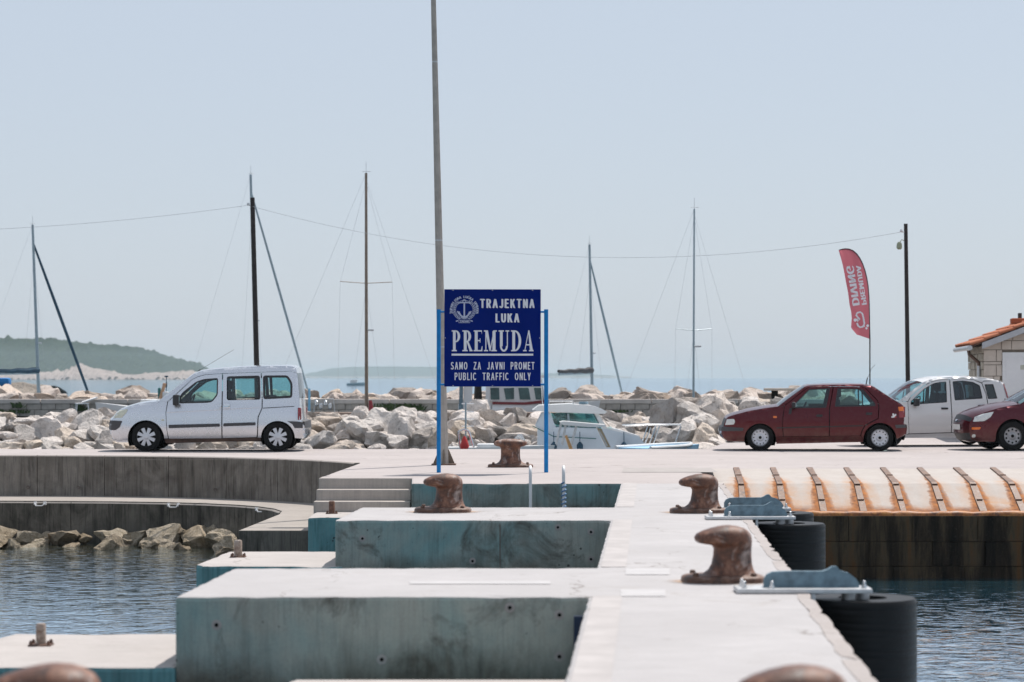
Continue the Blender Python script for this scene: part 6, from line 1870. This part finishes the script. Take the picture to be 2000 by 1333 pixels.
def sailboat(lab, px_mast, D, ytop, pxtop, L, heading, mast_m, hull_m, boom=True, furl=None, spreader=None, boom_dir=-1, mast_r=0.06, cover='sailblue', scale_hull=1.0, stays=True, bow_px=None, group='moored sailing boats'):
    """heading +1: bow to the right in the picture"""
    x0 = X(px_mast, D); zt_ = Z(ytop, D) - WATER; dx = X(pxtop, D) - x0
    yaw_ = 0.0
    if bow_px is not None:
        yaw_ = heading * math.acos(max(0.2, min(1.0, (X(bow_px, D) - x0) / (heading * L * 0.44)))); dx = dx / math.cos(yaw_)
    t = thing('sailing_boat', lab, 'sailboat', (x0, D, WATER), yaw_, group)
    B = L * 0.31
    h = hull_mesh(L, B, 0.95 * scale_hull, 0.75 * scale_hull, 0.5)
    h.v = [(heading * x - heading * L * 0.08, y * heading, z) for x, y, z in h.v]
    h.obj('hull', hull_m, t, 40)
    c = MB(); c.rbox((-heading * L * 0.05, 0, 0.95 * scale_hull), (L * 0.38, B * 0.6, 0.42), 0.08); ca_ = c.obj('cabin', M['white'], t, 40)
    w = MB()
    for s_ in (-1, 1): w.rbox((-heading * L * 0.05, s_ * B * 0.3, 0.99 * scale_hull), (L * 0.26, 0.02, 0.12), 0.005)
    w.obj('cabin_window', M['black'], ca_)
    b = MB(); b.tube([(dx * k / 8, 0, 0.9 + (zt_ - 0.9) * k / 8) for k in range(9)], [mast_r * (1 - 0.04 * k) for k in range(9)], 10); mast = b.obj('mast', mast_m, t, 40)
    b = MB(); b.tube([(dx, 0, zt_), (dx, 0, zt_ + 0.35)], 0.006, 5); b.tube([(dx - 0.12, 0, zt_ + 0.05), (dx + 0.15, 0, zt_ + 0.05)], 0.008, 5); b.obj('masthead', M['wire'], mast)
    b = MB(); b.rbox((dx * 0.45 + heading * 0.14, 0, zt_ * 0.48), (0.2, 0.14, 0.06), 0.02); b.tube([(dx * .45, 0, zt_ * 0.48), (dx * .45 + heading * 0.12, 0, zt_ * 0.48)], 0.015, 5); b.obj('radar_bracket', M['galv'], mast)
    def at(f): return Vector((dx * f, 0, zt_ * f))
    if boom:
        b = MB(); zb_ = 3.25
        b.tube([(-heading * 0.1, 0, zb_), (-heading * L * 0.38, 0, zb_ - 0.05)], 0.05, 8); bo = b.obj('boom', mast_m, t, 40)
        b = MB(); n = 10
        b.tube([(-heading * (0.12 + L * 0.37 * i / n), 0, zb_ + 0.10 - 0.05 * i / n + 0.02 * math.sin(i * 2.1)) for i in range(n + 1)], [0.13 - 0.07 * i / n for i in range(n + 1)], 10); b.obj('sail_cover', M[cover], bo, 40)
    bow = Vector((heading * L * 0.44, 0, 1.0 * scale_hull)); stern = Vector((-heading * L * 0.57, 0, 0.85 * scale_hull))
    if furl:
        b = MB(); tp = at(furl[0]); n = 14
        b.tube([tp.lerp(bow, i / n) for i in range(n + 1)], [furl[1] * (0.5 + 0.7 * math.sin(math.pi * (0.12 + 0.8 * i / n))) for i in range(n + 1)], 8); b.obj('furled_sail', M[furl[2]], t, 40)
    if stays:
        b = MB(); b.tube([at(1.0), stern], 0.003, 5); b.obj('backstay', M['wire'], t)
        if not furl:
            b = MB(); b.tube([at(0.98), bow], 0.003, 5); b.obj('forestay', M['wire'], t)
        for s_ in (-1, 1):
            if spreader:
                f, hwid = spreader
                p = at(f)
                b = MB(); b.tube([p, p + Vector((s_ * hwid, s_ * 0.25, 0.05))], 0.012, 6); b.obj('spreader', mast_m, t)
                b = MB(); b.tube([at(0.97), p + Vector((s_ * hwid, s_ * 0.25, 0.05)), Vector((s_ * hwid * 1.1, s_ * B * 0.45, 0.85))], 0.003, 5); b.obj('shroud', M['wire'], t)
                b = MB(); b.tube([p - Vector((0, 0, 0.1)), Vector((s_ * hwid * 0.8, s_ * B * 0.45, 0.85))], 0.003, 5); b.obj('shroud', M['wire'], t)
            else:
                b = MB(); b.tube([at(0.86), Vector((-heading * 0.3 + 0.25 * s_, s_ * B * 0.46, 0.85))], 0.003, 5); b.obj('shroud', M['wire'], t)
    return t
wh = M['white']
sailboat('sailing boat at the left edge with teal furled headsail and navy boom cover', 78, 100.0, 440, 67, 8.2, 1, M['mastgrey'], wh, True, (0.92, 0.055, 'sailblue'), None, -1, 0.075, bow_px=172)
sailboat('sailing boat behind the silver van whose mast rises beside the dark wooden pole', 503, 96.0, 342, 491, 7.6, 1, M['mastgrey'], wh, False, (0.94, 0.05, 'mastgreysail') if 'mastgreysail' in M else (0.94, 0.042, 'mastgrey'), None, -1, 0.075, bow_px=612)
cb = sailboat('old wooden mast sailing boat with spreaders and bundled red and blue sails', 716, 76.0, 338, 715, 6.4, 1, M['mastwood'], wh, False, None, (0.635, 0.80), 1, 0.06)
b = MB(); b.tube([(0.12, -0.05, 2.35), (0.15, -0.05, 2.0), (0.13, -0.05, 1.75)], [0.05, 0.08, 0.07], 8); b.obj('red_bundle', M['canvas_red'], cb, 40)
b = MB(); b.tube([(0.12, -0.05, 1.9), (0.3, -0.05, 1.75), (0.55, -0.05, 1.72)], [0.06, 0.14, 0.06], 8); b.obj('blue_bundle', M['canvas_blue'], cb, 40)
# cockpit tent
b = MB(); b.add([(-0.9, -0.9, 0.85), (0.9, -0.9, 0.85), (0.05, -0.6, 1.55), (-0.05, -0.6, 1.55), (-0.9, 0.9, 0.85), (0.9, 0.9, 0.85)], [(0, 1, 2, 3), (0, 3, 4), (1, 5, 2), (3, 2, 5, 4)])
b.obj('cockpit_tent', M['whitepaint'], cb); b = MB(); b.tube([(-0.5, -0.95, 0.9), (0, -0.72, 1.5), (0.45, -0.95, 0.9)], 0.07, 6); b.obj('tent_trim', M['canvas_teal'], cb, 40)
sailboat('sailing boat right of the blue sign with dark boom and furled headsail', 1158, 98.0, 478, 1151, 7.0, 1, M['mastgrey'], wh, True, (0.93, 0.042, 'mastgrey'), None, -1, 0.07, 'black', bow_px=1237)
sailboat('sailing boat with thin grey mast between the cruiser and the maroon hatchback', 1354, 77.5, 408, 1356, 5.0, 1, M['mastgrey'], M['sailblue'], False, None, (0.54, 0.6), 1, 0.04)
# distant motor sailer on the sea
t = thing('distant_boat', 'tiny white boat far out on the sea left of the wooden mast', 'boat', (X(695, 900), 900, WATER))
t.scale = (0.75, 0.75, 0.75)
h = hull_mesh(9, 3, 1.6, 1.2, 0.6); h.obj('hull', plain('distant_hull', (0.25, 0.42, 0.5), 0.5), t, 40)
b = MB(); b.rbox((-1, 0, 2.0), (3.6, 2.2, 1.8), 0.2); b.obj('cabin', wh, t, 40)
b = MB(); b.tube([(0.2, 0, 1), (0.2, 0, 7)], 0.08, 6); b.obj('mast', M['mastgrey'], t)

# ---- cabin cruiser beside the quay, bow to the right
CD = 58.0
def cpx(px, py, D=CD): return (X(px, D), Z(py, D))
cx0 = X(1190, CD)
cc = thing('cabin_cruiser', 'white cabin cruiser with hardtop and slanted windscreen moored behind the quay', 'motorboat', (cx0, CD, WATER))
h = hull_mesh(5.6, 2.2, 1.35, 1.18, 0.5); h.v = [(x - 0.55, y, z) for x, y, z in h.v]; h.obj('hull', wh, cc, 40)
def L2(pts): return [(cpx(a, c)[0] - cx0, cpx(a, c)[1] - WATER) for a, c in pts]
cabm = plain('pale_blue_gelcoat', (0.60, 0.66, 0.72), 0.4, 0, 0.06, 3)
b = MB(); b.plate(L2([(1050, 880), (1050, 832), (1064, 832), (1180, 836), (1245, 852), (1262, 872), (1262, 880)]), -0.85, 0.85); cab = b.obj('cabin', cabm, cc)
b = MB(); b.plate(L2([(1180, 834), (1200, 836), (1246, 850), (1246, 856), (1180, 842)]), -0.8, 0.8); b.obj('foredeck', wh, cc)
for y in (-0.82, 0.82):
    b = MB(); b.plate(L2([(1045, 833), (1058, 806), (1074, 806), (1084, 833)]), y - 0.025, y + 0.025); b.obj('rear_pillar', cabm, cc)
    b = MB(); b.plate(L2([(1158, 806), (1166, 806), (1184, 836), (1174, 836)]), y - 0.025, y + 0.025); b.obj('front_pillar', wh, cc)
    b = MB(); b.plate(L2([(1085, 832), (1076, 807), (1158, 807), (1172, 835)]), y - 0.006, y + 0.006); b.obj('side_window', M['boatglass'], cc)
    b = MB(); b.plate(L2([(1106, 807), (1110, 807), (1112, 834), (1108, 834)]), y - 0.012, y + 0.012); b.obj('window_bar', M['mastgrey'], cc)
b = MB(); p = L2([(1166, 806), (1194, 836)]); b.add([(p[0][0], -0.8, p[0][1]), (p[0][0], 0.8, p[0][1]), (p[1][0], 0.85, p[1][1]), (p[1][0], -0.85, p[1][1])], [(0, 1, 2, 3)]); b.obj('windscreen', M['boatglass'], cc)
b = MB(); b.plate(L2([(1040, 800), (1052, 791), (1110, 788), (1152, 791), (1170, 796), (1183, 803), (1178, 807), (1165, 807), (1060, 803)]), -0.95, 0.95); hard = b.obj('hardtop', wh, cc)
b = MB(); q = L2([(1072, 787), (1118, 787)]); b.tube([(q[0][0], -0.6, q[0][1] - .03), (q[0][0], -0.6, q[0][1] + 0.05), (q[1][0], -0.6, q[1][1] + 0.05), (q[1][0], -0.6, q[1][1] - .03)], 0.014, 6); b.obj('roof_rail', M['steel'], hard, 40)
rl_ = L2([(1218, 831), (1260, 829), (1330, 829)])
for y in (-0.75, 0.75):
    b = MB(); b.tube([(rl_[0][0], y, rl_[0][1]), (rl_[1][0], y * 0.9, rl_[1][1]), (rl_[2][0] - 0.3, y * 0.3, rl_[2][1]), (rl_[2][0], 0, rl_[2][1])], 0.018, 6); b.obj('bow_rail', M['steel'], cc, 40)
    for (a, k, c) in ((1268, 834, 1256), (1285, 830, 1272), (1330, 832, 1318)):
        p = L2([(a, k), (c, 868)]); yy = y * (0.85 if a < 1300 else 0.12); b = MB(); b.tube([(p[0][0], yy, p[0][1]), (p[1][0], yy * 1.05, p[1][1])], 0.016, 6); b.obj('rail_post', M['steel'], cc, 40)

for (px_, y) in ((1080, -1.12), (1130, -1.14), (1215, -1.0)):
    q = L2([(px_, 866)])[0]; b = MB(); b.lathe([(0.02, -0.2), (0.07, -0.15), (0.075, 0.1), (0.02, 0.17)], 10, Matrix.Translation((q[0], y, q[1] - 0.1))); b.tube([(q[0], y, q[1] + 0.05), (q[0], y + 0.1, q[1] + 0.3)], 0.01, 5); b.obj('hull_fender', M['sailblue'], cc, 40)
b = MB(); q = L2([(1064, 806), (1050, 866)]); b.tube([(q[0][0] - .3, -0.9, q[0][1] - .3), (q[0][0] + 0.2, -0.95, q[0][1] - 0.55), (q[0][0] + 1.2, -0.95, q[0][1] - 0.6)], 0.012, 5); b.obj('mooring_line', M['canvas_teal'], cc, 40)
b = MB(); q = L2([(1060, 790)])[0]; b.tube([(q[0], 0.3, q[1]), (q[0] - 0.05, 0.3, q[1] + 0.7)], 0.008, 5); b.obj('radio_antenna', M['whitepaint'], hard)
b = MB(); q = L2([(1140, 790)])[0]; b.lathe([(0.10, 0), (0.12, 0.03), (0.10, 0.07)], 14, Matrix.Translation((q[0], 0.0, q[1]))); b.obj('roof_hatch', M['gusset'], hard, 40)

# small open boat with a flat white canopy in front of the cruiser
KD = 55.5
kx = X(1120, KD)
t = thing('canopy_boat', 'small open boat with flat white canopy on thin poles in front of the cruiser', 'boat', (kx, KD, WATER))
h = hull_mesh(2.8, 1.4, 1.36, 1.26, 0.35); h.obj('hull', wh, t, 40)
def L3(pts, D=KD, x0=kx): return [(X(a, D) - x0, Z(c, D) - WATER) for a, c in pts]
b = MB(); b.plate(L3([(1093, 824), (1100, 822), (1180, 829), (1181, 833), (1150, 833), (1098, 829)]), -0.6, 0.6); b.obj('canopy', wh, t)
for (a, c, d, e) in ((1096, 827, 1086, 868), (1105, 829, 1098, 868), (1126, 832, 1116, 868), (1166, 834, 1184, 870)):
    for y in (-0.5, 0.5):
        p = L3([(a, c), (d, e)]); b = MB(); b.tube([(p[0][0], y, p[0][1]), (p[1][0], y * 1.1, p[1][1])], 0.014, 6); b.obj('canopy_pole', M['galv'], t, 40)
b = MB(); p = L3([(1168, 836), (1186, 872)]); b.plate([(p[0][0] - 0.04, p[0][1]), (p[0][0] + 0.06, p[0][1]), (p[1][0] + 0.06, p[1][1]), (p[1][0] - 0.04, p[1][1])], -0.52, -0.46); b.obj('folded_awning', plain('tan_canvas', (0.42, 0.33, 0.22), 0.8), t)
b = MB(); b.rbox((0.25, 0, 1.15), (0.7, 0.8, 0.35), 0.06); b.obj('console', cabm, t, 40)
ot = MB(); p = L3([(1105, 850), (1117, 882)], 55.0, 0); ot.tube([(p[0][0], 0, p[0][1]), (p[1][0], 0, p[1][1])], [0.03, 0.045], 8)
o = ot.obj('wooden_oar', plain('oar_wood', (0.55, 0.30, 0.12), 0.6), None, 40, True); o.location = (0, 54.9, WATER); tag(o, 'orange brown wooden oar leaning in the canopy boat', 'oar')

# light blue dinghy
t = thing('blue_dinghy', 'light blue and white dinghy low behind the quay edge', 'boat', (X(1290, 54.0), 54.4, WATER), R(48))
h = hull_mesh(1.9, 1.0, 1.54, 1.50, 0.25); h.obj('hull', plain('light_blue_hull', (0.28, 0.52, 0.72), 0.4), t, 40)
b = MB(); hh = hull_mesh(2.44, 1.24, 1.60, 1.54, 0.0)
pts = [(-0.94 + 2.1 * i / 12, -0.5 * (1 - max(0, (i / 12 - 0.42) / 0.58) ** 2.3), 1.51 + 0.05 * (i / 12) ** 1.8) for i in range(13)]
b.tube(pts, 0.04, 8); b.tube([(x, -y, z) for x, y, z in pts], 0.04, 8); b.obj('gunwale', wh, t, 40)
for i in range(3):
    b = MB(); b.rbox((-0.6 + 0.5 * i, 0, 1.47), (0.18, 0.8, 0.03), 0.005); b.obj('thwart', M['whitepaint'], t)

# ---- fishing boat with wheelhouse beyond the mole
GD = 75.5
gx = X(985, GD)
t = thing('fishing_boat', 'white fishing boat with maroon trimmed wheelhouse seen below the blue sign', 'fishing boat', (gx, GD, WATER))
h = hull_mesh(5.8, 2.2, 2.35, 1.95, 0.6); h.v = [(x - 0.4, y, z) for x, y, z in h.v]; h.obj('hull', wh, t, 40)
def L4(pts): return [(X(a, GD) - gx, Z(c, GD) - WATER) for a, c in pts]
mar = plain('maroon_trim', (0.20, 0.03, 0.035), 0.5)
b = MB(); b.plate(L4([(962, 800), (958, 735), (1056, 735), (1066, 785), (1066, 800)]), -0.85, 0.85); wc = b.obj('wheelhouse', M['whitepaint'], t)
b = MB(); b.plate(L4([(890, 740), (890, 733), (1062, 733), (1064, 738)]), -1.0, 1.0); b.obj('wheelhouse_roof', wh, t)
for q in ([(984, 758), (1004, 757), (1004, 779), (988, 780)], [(1012, 757), (1032, 757), (1036, 780), (1015, 780)], [(1042, 757), (1056, 757), (1061, 780), (1046, 780)], [(958, 757), (975, 757), (976, 780), (959, 780)]):
    b = MB(); b.plate(offset_poly(L4(q), -0.03), -0.875, -0.852); w = b.obj('window', M['whitepaint'], wc)
    b = MB(); b.plate(L4(q), -0.885, -0.876); b.obj('pane', plain('dim_pane', (0.05, 0.10, 0.10), 0.1, 0, 0.5, 3), w)
b = MB(); b.plate(L4([(962, 784), (1026, 785), (1066, 780), (1066, 786), (1026, 790), (962, 789)]), -0.89, -0.86); b.obj('maroon_band', mar, t)
for (a, c) in ((897, 905), (948, 956)):
    b = MB(); b.plate(L4([(a, 806), (a + 2, 738), (c + 1, 738), (c, 806)]), -0.9, -0.8); b.obj('awning_post', M['gusset'] if a < 900 else M['whitepaint'], t)
b = MB(); b.plate(L4([(906, 800), (907, 742), (924, 742), (922, 800)]), -0.86, -0.80); b.obj('aft_panel', M['whitepaint'], t)
b = MB(); b.plate(L4([(896, 806), (896, 789), (960, 789), (960, 806)]), -0.84, 0.84); b.obj('bulwark', M['whitepaint'], t)
for (a, c) in ((916, 934), (938, 946)):
    b = MB(); b.plate(L4([(a, 803), (a, 796), (c, 796), (c, 803)]), -0.87, -0.845); b.obj('scupper', M['black'], t)
b = MB(); b.tube([(X(934, GD) - gx, -0.4, 2.2), (X(934, GD) - gx, -0.4, 2.95)], [0.14, 0.10], 8); b.obj('hanging_net', plain('dark_net', (0.05, 0.045, 0.04), 0.95, 0, 0.4, 12), t, 40)

# ---- boat moored close to the quay: ladder, red fender, low white deck
QD = 54.5
qx = X(958, QD)
t = thing('low_workboat', 'low white boat with steel stern frame and red buoy behind the quay edge', 'boat', (qx, QD, WATER))
h = hull_mesh(1.9, 1.2, 1.54, 1.50, 0.35); h.obj('hull', wh, t, 40)
def L5(pts): return [(X(a, QD) - qx, Z(c, QD) - WATER) for a, c in pts]
for y in (-0.35, 0.1):
    p = L5([(899, 878), (896, 842), (908, 838), (916, 842), (927, 878)])
    b = MB(); b.tube([(a, y, c) for a, c in p], 0.022, 8); b.obj('stern_frame', M['steel'], t, 40)
p = L5([(910, 880), (910, 786)]); b = MB(); b.tube([(p[0][0], -0.2, p[0][1]), (p[1][0], -0.2, p[1][1])], 0.02, 8); b.obj('signal_staff', M['mastgrey'], t, 40)
for zz in (788, 804, 818, 832):
    p = L5([(902, zz), (926, zz)]); b = MB(); b.tube([(p[0][0], -0.2, p[0][1]), (p[1][0], -0.2, p[1][1])], 0.012, 6); b.obj('staff_rung', M['steel'], t, 40)
p = L5([(908, 868)]); b = MB(); b.lathe([(0.02, -0.16), (0.09, -0.12), (0.105, -0.02), (0.06, 0.12), (0.02, 0.2)], 14, Matrix.Translation((p[0][0], -0.5, p[0][1]))); b.obj('red_buoy', plain('red_buoy', (0.5, 0.02, 0.015), 0.4), t, 40)
for k in range(3):
    pp_ = L5([(1004 + 3 * k, 876), (1006 + 3 * k, 856), (1012 + 3 * k, 849), (1018 + 3 * k, 858), (1020 + 3 * k, 876)]); b = MB(); b.tube([(a, -0.2 + 0.2 * k, c) for a, c in pp_], 0.018, 6); b.obj('hoop_rail', M['steel'], t, 40)
b = MB(); p = L5([(932, 872), (985, 872)]); b.rbox(((p[0][0] + p[1][0]) / 2, -0.2, p[0][1]), (p[1][0] - p[0][0], 0.7, 0.14), 0.04); b.obj('engine_cover', wh, t, 40)

# ---- things on the breakwater
# black hooded pipe post and stone table at the right, seen over the hatchback bonnet
t = thing('stone_shelter', 'flat stone slab on a black post behind the maroon hatchback bonnet', 'stone table', (X(1530, 80.6), 80.6, 0.6))
b = MB(); b.rbox((0, 0, 0.52), (1.25, 0.7, 0.09), 0.03); b.obj('slab', plain('slab_stone', (0.46, 0.41, 0.36), 0.9, 0, 0.3, 3), t)
b = MB(); b.rbox((-0.30, -0.1, 0.22), (0.2, 0.3, 0.55), 0.03, None); b.obj('black_post', M['dark'], t)
b = MB(); b.rbox((0.45, 0, 0.22), (0.35, 0.5, 0.55), 0.06); b.obj('support_stone', plain('support_stone', (0.45, 0.4, 0.34), 0.9), t)
# outboard on the left boat and orange clothes by the van windscreen
t = thing('leaning_gear', 'peach coloured board and dark post leaning on the breakwater beside the van windscreen', 'boat gear', (X(316, 79.2), 79.3, 0.75))
b = MB(); b.rbox((0.0, 0, 0.28), (0.11, 0.05, 0.62), 0.02, Matrix.Rotation(R(16), 3, 'Y')); b.obj('board', plain('peach_board', (0.62, 0.36, 0.22), 0.8), t)
b = MB(); b.rbox((-0.10, 0.05, 0.25), (0.10, 0.10, 0.36), 0.04); b.obj('green_bag', M['canvas_teal'], t, 40)
b = MB(); b.tube([(0.12, 0.05, -0.1), (0.13, 0.05, 0.78)], 0.012, 6); b.rbox((0.13, 0.05, 0.52), (0.05, 0.05, 0.16), 0.01); b.rbox((0.13, 0.05, 0.80), (0.12, 0.05, 0.05), 0.01); b.obj('marker_post', M['sailblue'], t)
b = MB(); b.rbox((0.12, -0.02, 0.15), (0.22, 0.12, 0.3), 0.05); b.obj('white_float', M['whitepaint'], t, 40)
# blue tarp at left edge
b = MB(); b.rbox((0, 0, 0), (0.75, 0.5, 0.3), 0.1); b.rbox((0.1, 0, -0.25), (0.3, 0.3, 0.3), 0.05)
tag(b.obj('tarpaulin', M['canvas_blue'], None, 40, True, (X(0, 87), 87.0, Z(746, 87))), 'blue tarpaulin bundle on the rocks at the left edge', 'tarpaulin')
# pale outboard cover left of the van windscreen
t = thing('white_runabout', 'white boat bow peeking over the van bonnet in front of the block wall', 'boat', (X(300, 74.5), 74.5, WATER))
h = hull_mesh(2.6, 1.4, 2.30, 2.0, 0.3); h.v = [(-x, -y, z) for x, y, z in h.v]; h.obj('hull', wh, t, 40)
b = MB(); b.rbox((0.1, 0, 2.25), (0.9, 0.9, 0.3), 0.08); b.obj('cabin', wh, t, 40)
# short light blue post and gear on the wall right of the van
t = thing('water_post', 'short light blue post on the breakwater right of the silver van', 'post', (X(604, 79.3), 79.3, 0.2))
b = MB(); b.tube([(0, 0, 0), (0, 0, 0.95)], 0.04, 10); b.obj('post', plain('pale_blue_paint', (0.20, 0.46, 0.66), 0.5), t, 40)
b = MB(); b.rbox((0, 0, 0.02), (0.2, 0.2, 0.04), 0.01); b.obj('base', M['galv'], t)
t = thing('gear_rack', 'small steel rack with hanging pots beside the light blue post', 'rack', (X(630, 79.2), 79.2, 0.2))
b = MB(); b.tube([(-0.3, 0, 0), (-0.25, 0, 0.6), (0.35, 0, 0.62), (0.42, 0, 0)], 0.02, 6); b.obj('frame', M['galv'], t, 40)
for k in range(4):
    b = MB(); b.lathe([(0.02, 0.1), (0.07, 0.05), (0.07, -0.06), (0.03, -0.1)], 10, Matrix.Translation((-0.2 + 0.15 * k, -0.03, 0.48 - 0.1 * (k % 2)))); b.obj('pot', M['steel'], t, 40)
# broken white garden chair by the wall at the left
t = thing('plastic_chair', 'white plastic chair tipped against the block wall at the left', 'chair', (X(160, 79.4), 79.4, 0.28), 0.3)
b = MB(); b.rbox((0, 0, 0.38), (0.42, 0.42, 0.04), 0.015); b.obj('seat', M['whitepaint'], t)
b = MB(); b.rbox((0.25, 0, 0.5), (0.5, 0.42, 0.04), 0.015, Matrix.Rotation(R(-18), 3, 'Y')); b.obj('backrest', M['whitepaint'], t)
for s_ in (-1, 1):
    for q in (-1, 1):
        b = MB(); b.tube([(s_ * 0.18, q * 0.18, 0.37), (s_ * 0.21, q * 0.2, 0.0)], 0.02, 6); b.obj('leg', M['whitepaint'], t, 40)
